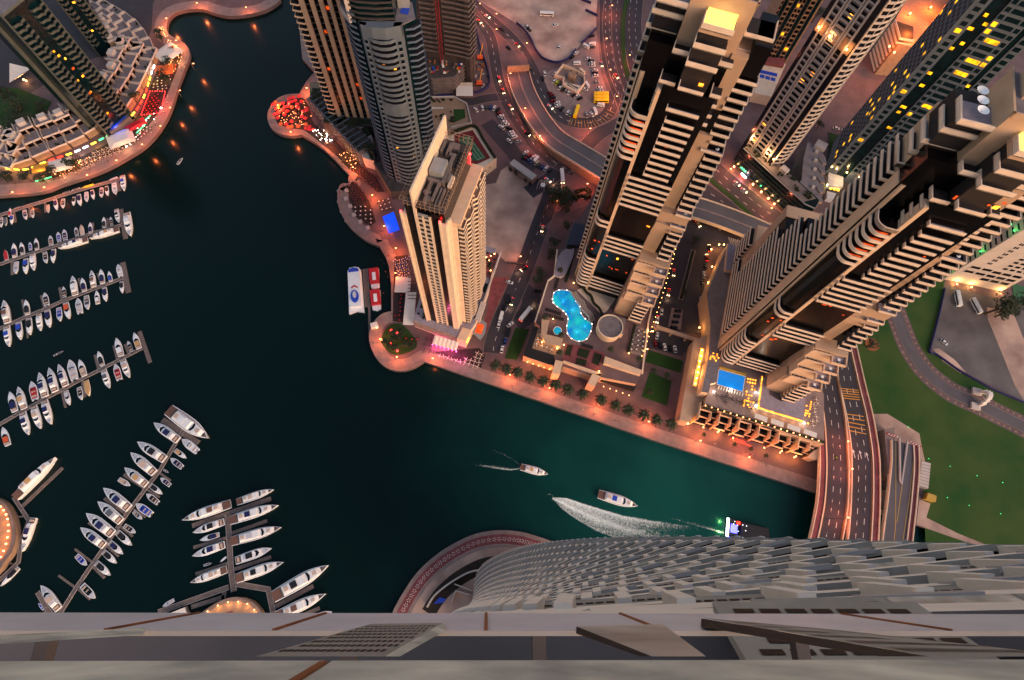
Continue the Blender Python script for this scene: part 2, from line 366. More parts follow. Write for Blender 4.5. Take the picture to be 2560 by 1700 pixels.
# lawns
for poly, nm in ((PP('23', [(1060, 1075), (1215, 1140), (1180, 1318), (1000, 1255)]), 'lawn'), (PP('23', [(1050, 915), (1300, 995), (1280, 1080), (1025, 1000)]), 'lawn'), (PP('23', [(85, 755), (185, 765), (95, 985), (5, 975)]), 'lawn')):
    MB().prism(poly, 0, .25).build(nm, 'lawn', kind='structure')
park = PP('31', [(900, 100), (1250, 200), (1130, 780), (1450, 1000), (1895, 1200), (2100, 1350), (2100, 2600), (1090, 2350), (1060, 1560), (1040, 1480), (640, 1290), (560, 1000), (480, 740), (600, 480)])
MB().sheet(park, .06).build('park_lawn', 'park_grass', kind='structure')
MB().sheet(PP('31', [(620, 1290), (780, 1290), (1040, 1450), (1060, 1560), (1090, 1700), (640, 1500)]), .08).build('bare_earth', 'sand', kind='structure')
MB().sheet(PP('32', [(1330, 820), (1440, 860), (1400, 1000), (1700, 1150), (2070, 1300), (1960, 1300), (1300, 1070)]), .08).build('bare_earth', 'sand', kind='structure')
MB().sheet(PP('31', [(1250, 240), (1600, 330), (1895, 380), (2400, 500), (2400, 1400), (1880, 1180), (1450, 970), (1150, 770), (1130, 700)]), .09).build('gravel_yard', 'sand_grey', kind='structure')
MB().sheet(PP('31', [(1590, 420), (1800, 450), (1900, 700), (1900, 1190), (1820, 1060), (1700, 760), (1600, 520)]), .11).build('sand_patch', 'sand', kind='structure')
MB().sheet(PP('31', [(1150, 760), (1200, 755), (1330, 850), (1420, 950), (1380, 960), (1230, 860)]), .11).build('sand_patch', 'sand', kind='structure')
o = road('park_road', PP('31', [(760, 250), (830, 420), (890, 580), (970, 770), (1100, 950), (1300, 1110), (1500, 1200), (1700, 1300), (1900, 1400), (2200, 1560)]), 6.5, 'asphalt_grey', .12, dash=0)
for d, wd in ((5.2, 3.2), (-5.2, 3.2)):
    q = smooth(PP('31', [(760, 250), (830, 420), (890, 580), (970, 770), (1100, 950), (1300, 1110), (1500, 1200), (1700, 1300), (1900, 1400), (2200, 1560)]), 4)
    MB().ribbon(offset(q, d), wd, .1).build('footpath', 'paving', kind='structure')
    dd = MB(); qq = offset(q, d)
    for i in range(0, len(qq)-1): dd.obox(qq[i][0], qq[i][1], 1.2, 1.2, .7, .12, .14)
    dd.build('footpath_inlay', 'stone_tan', kind='structure')
# promenade parade: red-grey paving between hotels and quay with darker bands
MB().sheet(PP('23', [(-100, 990), (140, 1010), (640, 1200), (930, 1270), (1270, 1400), (1460, 1490), (1900, 1650), (2500, 1850), (2500, 1950), (1060, 1550), (450, 1330), (0, 1185), (-150, 1140)]), .02).build('promenade', 'paving', kind='structure')

# ================================================================ bridges and flyover
def bridge(name, label, cl, wd, zt, m='asphalt', walks=((1, 3.2),), dash=3, pts_z=None, wallm='cream', thick=1.2):
    t = thing(name, label, 'bridge'); cl = smooth(cl, 5); n_ = len(cl)
    zf = pts_z or (lambda u: zt)
    d = MB(); pp = MB(); lm = MB(); wk = MB(); L = offset(cl, wd/2); Rr = offset(cl, -wd/2)
    def seg(mb, A, B, z0, z1, mi=0):
        for i in range(n_-1):
            u0, u1 = zf(i/(n_-1)), zf((i+1)/(n_-1)); b_ = len(mb.v)
            for (p, q, u) in ((A[i], B[i], u0), (A[i+1], B[i+1], u1)):
                mb.v += [(p[0], p[1], u+z0), (q[0], q[1], u+z0), (p[0], p[1], u+z1), (q[0], q[1], u+z1)]
            a_, c_ = b_, b_+4
            mb.f += [(a_+2, a_+3, c_+3, c_+2), (a_, c_, c_+1, a_+1), (a_, a_+2, c_+2, c_), (a_+1, c_+1, c_+3, a_+3)]; mb.m += [mi]*4
        mb.f += [(b0 := 0, 1, 3, 2)]; mb.m += [mi]
    seg(d, L, Rr, -thick, 0); d.build('deck', m, t)
    tot = wd/2; outer = [wd/2, wd/2]
    for sgn, wv in walks:
        A = offset(cl, sgn*(wd/2+.01)); B = offset(cl, sgn*(wd/2+wv)); seg(wk, A, B, -thick, .18); outer[0 if sgn > 0 else 1] = wd/2+wv
    if walks: wk.build('footway', 'paving_red', t)
    for sgn, ow in ((1, outer[0]), (-1, outer[1])):
        q = MB(); seg(q, offset(cl, sgn*ow), offset(cl, sgn*(ow+.4)), -thick-.4, 1.0); q.build('parapet', wallm, t)
        if ow > wd/2:
            q = MB(); seg(q, offset(cl, sgn*(wd/2+.02)), offset(cl, sgn*(wd/2+.5)), .19, .7); q.build('barrier', wallm, t)
    if dash:
        for k in range(dash+1):
            off = (-.5+k/dash)*wd; edge = k in (0, dash); q = offset(cl, off*(.93 if edge else 1)); acc = 0
            if edge: 
                e1 = MB(); A = offset(cl, off*.93-.1); B = offset(cl, off*.93+.1); seg(e1, A, B, .02, .03); e1.build('edge_line', 'yellow_line', t); continue
            for i in range(n_-1):
                Lg = math.hypot(q[i+1][0]-q[i][0], q[i+1][1]-q[i][1]); a = math.atan2(q[i+1][1]-q[i][1], q[i+1][0]-q[i][0]); s_ = 0
                while s_ < Lg:
                    u = zf((i+s_/Lg)/(n_-1))
                    if acc < 3: lm.obox(q[i][0]+(s_+.5)*math.cos(a), q[i][1]+(s_+.5)*math.sin(a), 1, .24, a, u+.02, u+.04)
                    acc = (acc+1) % 8; s_ += 1
        if lm.v: lm.build('lane_marking', 'white_paint', t)
    pm = MB()
    for i in range(2, n_-1, 5):
        z = zf(i/(n_-1))-thick-.01
        if z > 1.5: pm.obox(cl[i][0], cl[i][1], 1.6, wd*.7, math.atan2(cl[min(i+1, n_-1)][1]-cl[i][1], cl[min(i+1, n_-1)][0]-cl[i][0]), -4, z)
    if pm.v: pm.build('pier', 'concrete', t)
    return t, cl
BZ = 8
b1 = PP('32', [(375, -760), (400, -560), (432, -350), (458, -201), (485, -50), (505, 112), (517, 300), (525, 500), (520, 700), (505, 900), (470, 1110), (440, 1250), (380, 1500), (180, 2100)], BZ)
t, bc1 = bridge('road_bridge', 'western carriageway of the dark asphalt marina road bridge with a red footway', b1, 11.2, BZ, walks=((-1, 3.6),))
b2 = PP('32', [(530, -800), (560, -659), (597, -490), (645, -273), (705, -20), (748, 232), (765, 400), (768, 600), (765, 800), (755, 1000), (735, 1250), (690, 1500), (520, 2100)], BZ)
t2, bc2 = bridge('road_bridge', 'eastern carriageway of the dark asphalt marina road bridge with yellow rumble strips', b2, 11.0, BZ, walks=((1, 3.4),))
ym = MB()
for v, ys in (('31', [((395, 1080), (545, 1098)), ((400, 1100), (548, 1115)), ((405, 1120), (550, 1135)), ((410, 1140), (555, 1155)), ((415, 1160), (558, 1175)), ((440, 1290), (590, 1312)), ((445, 1322), (595, 1345)), ((450, 1355), (600, 1385)), ((455, 1390), (605, 1420)), ((460, 1425), (610, 1455))]),):
    for p, q in ys:
        a_ = P(v, *p, BZ); b_ = P(v, *q, BZ); ym.obox((a_[0]+b_[0])/2, (a_[1]+b_[1])/2, math.hypot(a_[0]-b_[0], a_[1]-b_[1])*.97, .45, math.atan2(b_[1]-a_[1], b_[0]-a_[0]), BZ+.05, BZ+.07)
ym.build('rumble_strip', 'yellow_paint', t2)
ar = MB()
for x, y in ((690, 380), (755, 390), (822, 410), (385, 340), (-10000, 0)):
    if x < -999: continue
    a_ = P('32', x, y, BZ); ar.obox(a_[0], a_[1], 3.4, .3, R(92), BZ+.05, BZ+.07); ar.prism([(a_[0]-.7, a_[1]+1.2), (a_[0]+.7, a_[1]+1.2), (a_[0], a_[1]+2.9)], BZ+.05, BZ+.07)
ar.build('arrow_marking', 'white_paint', t2)
t3, bc3 = bridge('road_bridge', 'unfinished grey bridge ramp beside the park with a red and white barrier', PP('32', [(1160, 260), (1165, 450), (1150, 650), (1130, 850), (1105, 1050), (1080, 1250), (1040, 1550), (900, 2100)], BZ), 11.5, BZ, 'asphalt_grey', walks=((1, 2.6),), dash=0)
ds = MB()
def strip3(mb, v, pts, z, wd, h=.02):
    q = PP(v, pts, z); mb.ribbon(q, wd, z+.03, h=h)
strip3(ds, '32', [(1100, 260), (1100, 650), (1095, 1100), (1080, 1250)], BZ, .3); strip3(ds, '32', [(1280, 370), (1235, 800), (1165, 1250)], BZ, .3); strip3(ds, '32', [(1165, 660), (1110, 1050)], BZ, .3)
ds.build('edge_line', 'yellow_line', t3)
is_ = MB(); strip3(is_, '32', [(1130, 215), (1135, 640), (1150, 665), (1210, 245)], BZ, .8, .9); is_.build('island_wall', 'white_clad', t3)
MB().prism(PP('32', [(900, 160), (1000, 135), (1005, 660), (980, 640), (945, 630)]), 0, BZ-.5).build('abutment', 'paving_pale', t3)
bm = MB()
for k in range(16):
    x = 1010+k*6; 
for (x0, y0, x1, y1, n_) in ((1012, 175, 1105, 205, 8), (1225, 250, 1330, 300, 9)):
    for k in range(n_):
        u = k/(n_-1); a_ = P('32', x0+(x1-x0)*u, y0+(y1-y0)*u, BZ); bm.obox(a_[0], a_[1], 1.0, .6, -.2, BZ+.05, BZ+.9, k % 2)
tag(bm.build('barrier_row', ['tail' if 0 else 'red_cover', 'white_paint']), 'red and white plastic barriers closing the end of the unfinished ramp', 'barrier')
# flyover through the upper middle
fz = lambda u: 7*min(1, max(0, u*2.2))
fl_pts = PP('13', [(590, 800), (640, 950), (720, 1120)])
fp = [P('13', 590, 800, 0), P('13', 640, 960, 2), P('13', 730, 1140, 4), P('13', 850, 1320, 6), P('13', 1000, 1490, 7), P('F', 1330, 350, 7), P('F', 1420, 405, 7), P('F', 1530, 455, 7), P('F', 1640, 490, 7), P('F', 1720, 520, 7), P('F', 1800, 555, 7), P('F', 1880, 590, 7), P('F', 1990, 640, 7)]
t4, fc = bridge('flyover', 'long pale concrete flyover curving between the two beige hotel towers', fp, 15.5, 7, 'asphalt_grey', walks=(), dash=0, pts_z=fz)
q = MB(); A = offset(fc, -.5); B = offset(fc, .5)
for i in range(len(fc)-1):
    u0 = fz(i/(len(fc)-1)); q.prism([A[i], A[i+1], B[i+1], B[i]], u0-.6, u0+.35)
q.build('central_kerb', 'paving_pale', t4)
Lf = offset(fc, 7.75+.4); Rf = offset(fc, -8.15)
for S in (Rf, Lf):
    ww = MB()
    for i in range(len(fc)//2+6):
        u = fz(i/(len(fc)-1)); ww.prism([S[i], S[i+1], (S[i+1][0]*.998, S[i+1][1]*.998), (S[i][0]*.998, S[i][1]*.998)], 0, max(.3, u-.8))
    ww.build('retaining_wall', 'stone_tan', t4)

pw = MB(); a_, b_ = P('13', 478, 790), P('13', 700, 775); pw.obox((a_[0]+b_[0])/2, (a_[1]+b_[1])/2+.5, math.hypot(a_[0]-b_[0], a_[1]-b_[1])+1, 1, math.atan2(b_[1]-a_[1], b_[0]-a_[0]), 0, 5)
tag(pw.build('portal_wall', 'stone_tan'), 'brown stone wall closing the end of the sunken ramp', 'wall')
MB().prism(PP('13', [(400, 420), (520, 430), (690, 640), (700, 760), (480, 780), (400, 640)]), 0, .12).build('ramp_apron', 'paving', kind='structure')
# ================================================================ TOWERS
def band(path, inner, z0=0, hp=1.15, th=.3, slab=.35):
    """a balcony: parapet wall along an open path, slab filled back to inner points; material 0 parapet, 1 floor"""
    b = MB(); b.prism(list(path)+list(inner), -slab, 0, 1)
    q = offset(path, th) if True else path
    for i in range(len(path)-1): b.prism([path[i], path[i+1], q[i+1], q[i]], -slab-.02, hp, 0)
    return b
def furniture(root, spots):
    for k, (x, y, z) in enumerate(spots):
        t = thing('terrace_table', 'round white table on a beige tower roof terrace', 'table', (0, 0, 0), group='tables on the tower terraces')
        w_ = root.matrix_world if False else None
        c, s_ = math.cos(root.rotation_euler.z), math.sin(root.rotation_euler.z)
        t.location = (root.location.x+c*x-s_*y, root.location.y+s_*x+c*y, z)
        MB().prism([(.75*math.cos(a*math.pi/4), .75*math.sin(a*math.pi/4)) for a in range(8)], .68, .75).build('tabletop', 'white_gel', t)
        MB().box(-.08, .08, -.08, .08, 0, .68).build('leg', 'metal', t)
FH = 3.66
def hotel_tower(O, ang, dz, label):
    t = thing('hotel_tower', label, 'tower', (O[0], O[1], 0), R(ang))
    Z = lambda z: z+dz
    g = MB()                                                                     # dark glazed body
    g.box(-9, 18, 8, 58, 0, Z(78)); g.box(-9, 18, 8, 36, Z(78), Z(100)); g.box(-9, 18, 8, 25, Z(100), Z(170)); g.box(.3, 18, 2, 8, 0, Z(160)); g.prism([(-7.3, 8), (-7.2, 5), (-6.2, 3), (-4, 2), (-.2, 2), (-.2, 8)], 0, Z(146)); g.box(18, 33, 8, 50, 0, Z(60)); g.box(18, 28, 8, 30, Z(60), Z(150))
    g.build('glass_facade', 'glass_dark', t)
    wall = MB()
    wall.box(-9.4, -8.4, 13.7, 58.2, 0, Z(60)); wall.box(-9.3, -6.6, 8.2, 13.6, 0, Z(62)); wall.box(-9.5, 18.4, 52, 58.4, 0, Z(78.5))
    wall.box(18.4, 27.5, -7, 8.5, 0, Z(36)); wall.box(18.4, 33.5, -2, 26, 0, Z(62)); wall.box(18.4, 25, 4, 30, 0, Z(95)); wall.box(18.2, 24, 6.5, 30, 0, Z(140)); wall.box(17.6, 22.8, 9, 26, 0, Z(172)); g2 = MB(); g2.box(25.02, 31, 4.5, 29, Z(62), Z(95)); g2.box(24.02, 30, 7.5, 29, Z(95), Z(133)); g2.box(22.85, 28.4, 10.5, 25.8, Z(133), Z(176)); g2.build('glass_facade', 'glass_dark', t)
    wall.build('wall', 'beige', t)
    s1 = MB().prism([(-9.4, 13.6), (-9.6, 9.2), (-8, 7.4), (-6.6, 8.1), (-6.6, 13.6)], 0, Z(158)); s1.build('pier', 'beige_panel', t)
    MB().box(-1.1, .25, 1.4, 5, 0, Z(158)).build('pier', 'beige_panel', t)
    rb = MB(); rb.box(-.5, 18.2, 9.5, 26, Z(168), Z(188)); rb.box(-.2, 18, 9.8, 25.7, Z(188), Z(188.2), 1)
    rb.box(-.8, 18.5, 9.2, 9.8, Z(187.5), Z(189.2)); rb.box(-.8, -.2, 9.2, 26.2, Z(187.5), Z(189.2)); rb.box(17.9, 18.5, 9.2, 26.2, Z(187.5), Z(189.2)); rb.box(2, 15, 16, 25, Z(188), Z(202)); rb.build('roof_block', ['beige', 'roof_grey'], t)
    wf = MB().box(-9.2, -.6, 14.2, 26, Z(155), Z(174)); wf.build('wing_wall', 'beige', t)
    # west L balconies
    cache = {}
    z = 20; k = 0
    while z < 160:
        y1 = 58 if z < 30 else (47 if z < 78 else (38 if z < 100 else 26))
        if y1 not in cache: cache[y1] = band([(-8.2, 13.6), (-11.5, 13.6), (-11.5, y1)][::-1], [(-9.3, 13.7), (-9.3, y1)]).mesh('balcony', ['parapet', 'deck_dark'])
        link(cache[y1], 'balcony', t, (0, 0, Z(z))); z += FH
    # north-west block balconies, low
    m2 = band([(-8.5, 60), (-11.5, 60), (-11.5, 72)][::-1], [(-9, 60.2), (-9, 72)]).mesh('balcony', ['parapet', 'deck_dark'])
    for i in range(6): link(m2, 'balcony', t, (0, 0, Z(20+i*FH)))
    MB().box(-9, 6, 60, 72, 0, Z(42)).build('rear_block', 'beige', t)
    # penthouse balconies of the west wing
    for i, (x0, y0, zz, x1) in enumerate(((-11.5, 13.6, 159, -2), (-11.3, 13.4, 165, -1.5), (-11.2, 13.2, 170, -1), (-10.6, 11.5, 176.5, -.6), (-10, 9.5, 182, -.6))):
        m = band([(x1, y0), (x0, y0), (x0, y0+9)][::-1], [(x1, y0+2), (x0+2, y0+9)] if i < 3 else [(x1, y0+9)], hp=1.5, th=.5).mesh('balcony', ['parapet', 'terrace' if i in (0, 2, 4) else 'deck_dark']); link(m, 'balcony', t, (0, 0, Z(zz)))
    MB().box(-9.5, -.6, 12.5, 24, Z(171), Z(181)).build('penthouse', 'deck_dark', t)
    # curved bays
    arc_ = [(-7.9, 8.1)]+[(-4.4+3.6*math.cos(a), 3.9+3.6*math.sin(a)) for a in [R(180+k*12) for k in range(8)]]+[(-.9, .35)]
    cm = band(arc_[::-1], [(-7.2, 6), (-6.2, 3.2), (-4, 2), (-1, 2)][::1], th=.3); 
    cm = MB(); qn = offset(arc_, .3); qi = offset(arc_, 1.3)
    for i in range(len(arc_)-1):
        cm.prism([arc_[i], arc_[i+1], qn[i+1], qn[i]], -.37, 1.15, 0); cm.prism([qn[i], qn[i+1], qi[i+1], qi[i]], -.35, 0, 1)
    cm = cm.mesh('curved_balcony', ['parapet', 'deck_dark'])
    zs = [15+i*FH for i in range(9)]+[75.5, 79.2]+[123.5+i*FH for i in range(7)]
    for zz in zs: link(cm, 'curved_balcony', t, (0, 0, Z(zz)))
    MB().prism(arc_+[(-1, 6), (-7, 8)], Z(144.8), Z(145.2)).build('terrace_floor', 'terrace', t); link(cm, 'curved_balcony', t, (0, 0, Z(145.3)))
    # front bands
    def fb(x0, x1, y0, zz, name='balcony', back=2.5, m='deck_dark', hp=1.15, ym=2):
        me = band([(x1, y0), (x0, y0), (x0, y0+back)][::-1], [(x1, ym+.3), (x0, ym+.3)] if back < 3 else [(x1, y0+back)], hp=hp).mesh(name, ['parapet', m]); link(me, name, t, (0, 0, Z(zz)))
    for i in range(4): fb(0, 18, 0, 17+i*FH)
    for i in range(4): fb(0, 18, 0, 58+i*FH)
    for i in range(6): fb(0, 18, 0, 95.5+i*FH)
    for i in range(9): fb(5, 15.5, .2, 117.5+i*FH)
    fb(4, 15.5, .2, 152, back=4, m='terrace'); 
    for zz in (148, 152, 156.5, 160.5): fb(-1.5, 4, 2.2, zz, back=5); fb(15.8, 19.5, 2.2, zz, back=5)
    fb(5, 13.5, -.3, 162, back=4); 
    fb(4.5, 14.5, .8, 170.5, back=6, hp=1.6); fb(-.6, 4.6, 4.6, 170.5, back=4, hp=1.6); fb(14.4, 18.8, 4.6, 170.5, back=4, hp=1.6)
    ck = MB(); ck.box(4.8, 14.2, 3, 10, Z(160), Z(176)); ck.box(5.2, 14, 4.5, 10, Z(176), Z(181)); ck.build('penthouse', 'deck_dark', t)
    fb(4.6, 14.6, 1.8, 176.4, back=6, hp=1.7); fb(4.9, 14.6, 3.2, 182, back=6, hp=1.7)
    MB().box(5.3, 14.4, 3.6, 9.4, Z(182.05), Z(182.2)).box(5.3, 14.3, 8.9, 9.3, Z(182.3), Z(184.5)).build('alcove_glow', 'alcove', t)  # floor and back wall glow, the alcove's lamplight put into their colour
    MB().box(4.6, 14.8, 3.4, 9.6, Z(180.5), Z(182)).build('penthouse_roof', 'beige', t)
    point_light(t, (9.5, 6.5, Z(185)), (1, .8, .35), 90)
    # small balconies up the right side (dark floors, open ones tinted with the sky's lavender)
    def rb_(x0, x1, y0, zz, y1=None, m=None):
        m = m or ('terrace' if y1 else 'deck_dark')
        me = band([(x1, (y1 or y0+4)), (x1, y0), (x0, y0), (x0, y0+1.2)][::-1], [(x1-.1, y0+4.4), (x0, y0+4.4)] if not y1 else [(x0, y1)], hp=1.15).mesh('balcony', ['parapet', m]); link(me, 'balcony', t, (0, 0, Z(zz)))
    for i in range(6): rb_(27, 34, -11.5+i*.25, 15+i*FH, m='deck_dark')
    MB().box(27.2, 33.8, -9, 2, 0, Z(36)).build('side_block', 'beige', t)
    tz = [(37, -7.8, 22), (44.5, -6.2, 21.5), (52, -4.6, 21), (59.5, -3, 20.5)]
    sp = []
    for i, (zz, y0, x0) in enumerate(tz):
        w2 = MB(); w2.box(x0-2.4, x0+13, y0, y0+12, Z(zz-7.5), Z(zz)); w2.box(x0-2.4, x0+6.5, y0-.1, y0+.4, Z(zz), Z(zz+1.3)); w2.box(x0+6.5, x0+7.1, y0-3, y0+.2, Z(zz), Z(zz+1.3))
        w2.box(x0+6.5, x0+13.4, y0-3.4, y0-2.9, Z(zz-.5), Z(zz+1.3)); w2.box(x0+13, x0+13.5, y0-3.4, y0+8, Z(zz-.5), Z(zz+1.3)); w2.box(x0-2.5, x0-2, y0, y0+9, Z(zz), Z(zz+1.3)); w2.box(x0+6.5, x0+13, y0-3, y0+.3, Z(zz-.4), Z(zz-.05), 1); w2.box(x0-2, x0+13, y0+.4, y0+8, Z(zz), Z(zz+.05), 1)
        w2.build('terrace', ['beige_panel', 'terrace'], t)
        pl = MB()
        for k in range(7): pl.ball(x0-1.2+k*2.1, y0+(1 if k < 4 else -2.2), Z(zz+.7), .45)
        pl.build('planter_shrubs', 'hedge', t); sp.append((x0+10, y0-.8, Z(zz)))
    for i in range(6): rb_(26, 32, -1.5+i*.5, 66+i*FH)
    for zz, y0 in ((88, 2.2), (95.5, 3)):
        sp.append((29, y0+2.2, Z(zz))); rb_(25, 32, y0, zz, y1=y0+6); MB().box(18.5, 31.5, y0+.5, y0+8, Z(zz-6), Z(zz-.4)).build('terrace', 'beige', t)
    for i in range(9): rb_(24.5, 31, 3+i*.35, 99.5+i*FH)
    rb_(22, 30.5, 5.5, 133, y1=12); sp.append((28, 8, Z(133)))
    for i in range(8): rb_(22.5, 29.5, 6.5+i*.4, 137+i*FH)
    for i, zz in enumerate((167, 171, 176)): rb_(18.8, 28, 11+i, zz, y1=20+i, m='terrace' if i == 0 else 'deck_dark')
    furniture(t, sp)
    # a few lit rooms deep in the dark glass
    lw = MB().box(-.7, .7, -.05, .05, -1, 1).mesh('lit_window', 'win_orange'); pl_ = []
    rnd = random.Random(int(O[0]))
    for k in range(11):
        zz = rnd.choice([40, 46, 50, 53, 84, 88, 92, 135, 120, 164, 166]) ; pl_.append((rnd.uniform(1.5, 16.5), 1.9, Z(zz+rnd.uniform(-1, 1)), 0, (rnd.uniform(.4, 1.3), 1, rnd.uniform(.3, .8)), rnd.choice([None, None, 'win_amber'])))
    for k in range(5): pl_.append((rnd.uniform(-6, -1.2), 2.0 if 1 else 0, Z(rnd.choice([60, 66, 70, 52, 127, 134, 138, 141])), 0, (.7, 1, .5), None))
    many(t, 'lit_window', lw, pl_)
    bay = MB()
    for zz in range(125, 146): bay.box(-4, -.8, 1.9, 1.97, Z(zz), Z(zz+.01)) if 0 else None
    for i in range(5): MB().box(-6.0, -1.4, 1.86, 1.93, Z(126.4+i*FH), Z(127.6+i*FH)).build('lit_window', 'win_orange', t)
    return t
T6 = hotel_tower((57.5, 144.5), -19.5, 0, 'beige and black stepped hotel tower in the middle beside the curvy turquoise pool')
T7 = hotel_tower((133.6, 96.2), -17.7, 3.5, 'beige and black stepped hotel tower on the right above the rectangular pool')

# ---------------------------------------------------------------- cream tower with the fin, on the quay
def fin_tower():
    t = thing('apartment_tower', 'slender cream and black tower with a tall pale roof fin at the water corner', 'tower', (-32.3, 126.0, 0), R(-17.2))
    g = MB(); g.box(.6, 16.6, .8, 35, 0, 119.5); g.build('glass_facade', 'glass_dark', t)
    fz_ = MB(); fz_.box(-1, 0.5, .2, 36, 0, 113); fz_.box(15, 17.2, -.2, 3, 0, 113.5); fz_.build('pier', 'cream', t)
    MB().box(-1.6, -.9, -.6, .6, 0, 114.8).build('pier', 'cream', t); MB().box(14.3, 15.1, -.5, .6, 0, 114.8).build('pier', 'cream', t)
    MB().box(4.2, 5.3, .1, 1.2, 0, 119).build('pier', 'cream', t); MB().box(7.2, 7.9, .3, 1.2, 0, 115.5).build('pier', 'cream', t); MB().box(10, 10.9, .2, 1.2, 0, 115.5).build('pier', 'cream', t)
    fb_ = MB().box(5.31, 9.99, .2, .95, 0, .4).mesh('balcony_front', 'cream')
    dk_ = MB().box(5.31, 9.99, .76, .9, 0, 1.0).mesh('balcony_rail', 'glass_blue')
    for k in range(32): link(fb_, 'balcony_front', t, (0, 0, 12+k*3.25))
    for k in range(32): link(dk_, 'balcony_rail', t, (0, 0, 12.6+k*3.25))
    MB().box(5.5, 9.8, .5, .75, 114.5, 116.3).build('roof_sign_panel', 'grey_light', t)
    ml = MB()
    for k in range(7): ml.box(11.3+k*.5, 11.36+k*.5, .7, .79, 12, 118)
    for k in range(8): ml.box(1+k*.42, 1.06+k*.42, .7, .79, 12, 119)
    ml.build('mullion', 'steel_dark', t)
    MB().prism([(4.2, .2), (4.9, .2), (5.5, 37.5), (4.8, 37.5)], 112, 130).build('roof_fin', 'cream', t)
    dkk = MB().box(.8, 16.4, 1.2, 34.6, 119.5, 119.7); dkk.build('roof_deck', 'concrete_dark', t)
    # roof trusses
    tr = MB()
    for (x0, y0, x1, y1) in ((5.4, .4, 16.8, .4), (16.8, .4, 16.8, 35.4), (5.4, 35.4, 16.8, 35.4), (.4, .4, 4, .4), (.4, .4, .4, 35)):
        L = math.hypot(x1-x0, y1-y0); n_ = max(2, int(L/1.7)); ux, uy = (x1-x0)/L, (y1-y0)/L
        for zz in (120.6, 122.8): tr.bar((x0, y0, zz), (x1, y1, zz), .1)
        tr.bar((x0-uy*1.3, y0+ux*1.3, 122.8), (x1-uy*1.3, y1+ux*1.3, 122.8), .1)
        for k in range(n_+1):
            px, py = x0+(x1-x0)*k/n_, y0+(y1-y0)*k/n_
            tr.bar((px, py, 119.4), (px, py, 122.9), .09); tr.bar((px, py, 122.8), (px-uy*1.4, py+ux*1.4, 122.8), .09)
    tr.build('roof_truss', 'stone_tan', t)
    ch = MB(); ch.box(0, 5.4, 0, 7, 119.7, 124.2); 
    for k in range(9): ch.box(.3+k*.58, .5+k*.58, -.12, 0, 120, 124)
    for k in range(11): ch.box(5.4, 5.52, .3+k*.6, .5+k*.6, 120, 124)
    link(ch.mesh('roof_chiller', 'grey_light'), 'roof_chiller', t, (5.8, 15, 0))
    du = MB()
    for (x0, x1, y0, y1, z1) in ((6, 12.2, 12.6, 13.8, 122), (11.4, 12.8, 12.6, 26, 122.3), (9.4, 12.8, 26, 27.4, 122), (8.6, 10, 26, 32, 122), (7, 8.2, 6, 13, 121.8), (6.2, 9, 7, 8.2, 121.6), (10.2, 11.2, 4, 12.8, 121.8), (12, 12.6, 3, 11, 121.4), (13.2, 13.8, 3, 11, 121.4), (7.4, 8.6, 2.6, 6.4, 121.5), (9.2, 12.4, 30, 33, 121.4), (6, 7, 27, 33, 121.8), (13, 14.2, 14, 18, 122), (8, 10, 4, 6, 121.2)):
        du.box(x0, x1, y0, y1, 119.8, z1)
    du.build('roof_duct', 'concrete', t)
    MB().box(14, 15.4, 12.5, 17.5, 119.8, 121.6).build('roof_unit', 'cream', t)
    rk = MB()
    for k in range(6): rk.box(13.4, 15.6, 21+k*1.6, 21.2+k*1.6, 120, 121.6)
    rk.box(13.3, 13.5, 21, 29.4, 120, 121.7); rk.box(15.5, 15.7, 21, 29.4, 120, 121.7); rk.box(14.4, 14.6, 21, 29.4, 120, 121.7); rk.build('roof_rack', 'steel_dark', t)
    # east wing with zigzag balconies
    MB().box(17.2, 20.2, 4.6, 34, 0, 108).build('east_wing', 'deck_dark', t)
    MB().box(16.4, 21.4, 4.4, 34.2, 108, 110).build('wing_roof', 'beige_panel', t)
    MB().box(16.9, 17.7, 3, 4.4, 0, 113).box(17.7, 20, 4.0, 4.5, 12, 108).build('pier', 'cream', t)
    path = [(20.3, 4.6), (22.6, 4.6), (22.6, 9), (23.6, 10.5), (23.6, 15), (21.8, 17), (21.8, 19), (23.4, 20.5), (23.4, 25), (22.2, 27), (22.6, 29), (22.6, 34)]
    zb = MB(); inn = [(20.2, p[1]) for p in path]
    q = offset(path, .25)
    for i in range(1, len(path)-1): zb.prism([path[i], path[i+1], q[i+1], q[i]], -.25, .95, 0)
    zb.prism([path[0], path[1], q[1], q[0]], -.25, .95, 0)
    zb.prism([(20.2, 4.6)]+path[1:]+[(20.2, 34)], -.25, 0, 1); zm = zb.mesh('balcony', ['cream', 'stone_tan'])
    for k in range(30): link(zm, 'balcony', t, (0, 0, 12+k*3.25))
    fr = MB()
    for y0 in (9, 15, 20.5, 25, 29.2): fr.box(20.2, 22, y0, y0+.4, 12, 108)
    fr.build('party_wall', 'cream', t)
    for x, y in ((-1.2, 0), (14.7, 0)): MB().ball(x, y, 115.3, .5).build('beacon', 'lamp_red', t)
    MB().box(16.9, 17.1, 31, 31.2, 113, 119).ball(17, 31.1, 119.4, .5).build('beacon', 'lamp_red', t)
    # podium
    pod = MB()
    pod.prism([(-9, -2.5), (22, -5.2), (25, 6), (25.5, 30), (22, 56), (-14, 54)], 0, 9.5, 0, 1); pod.build('podium', ['cream', 'terrace'], t)
    st = MB()
    for k in range(4): st.prism([(-9.2, -2.8), (18, -5.2), (18, -5.0), (-9.2, -2.5)], 2+k*2.1, 3+k*2.1)
    st.build('podium_band', 'paving_pale', t)
    MB().prism([(18, -6), (23, -6), (24, 1.5), (19, 1.5)], 0, 10.2).build('podium_corner', 'beige_panel', t)
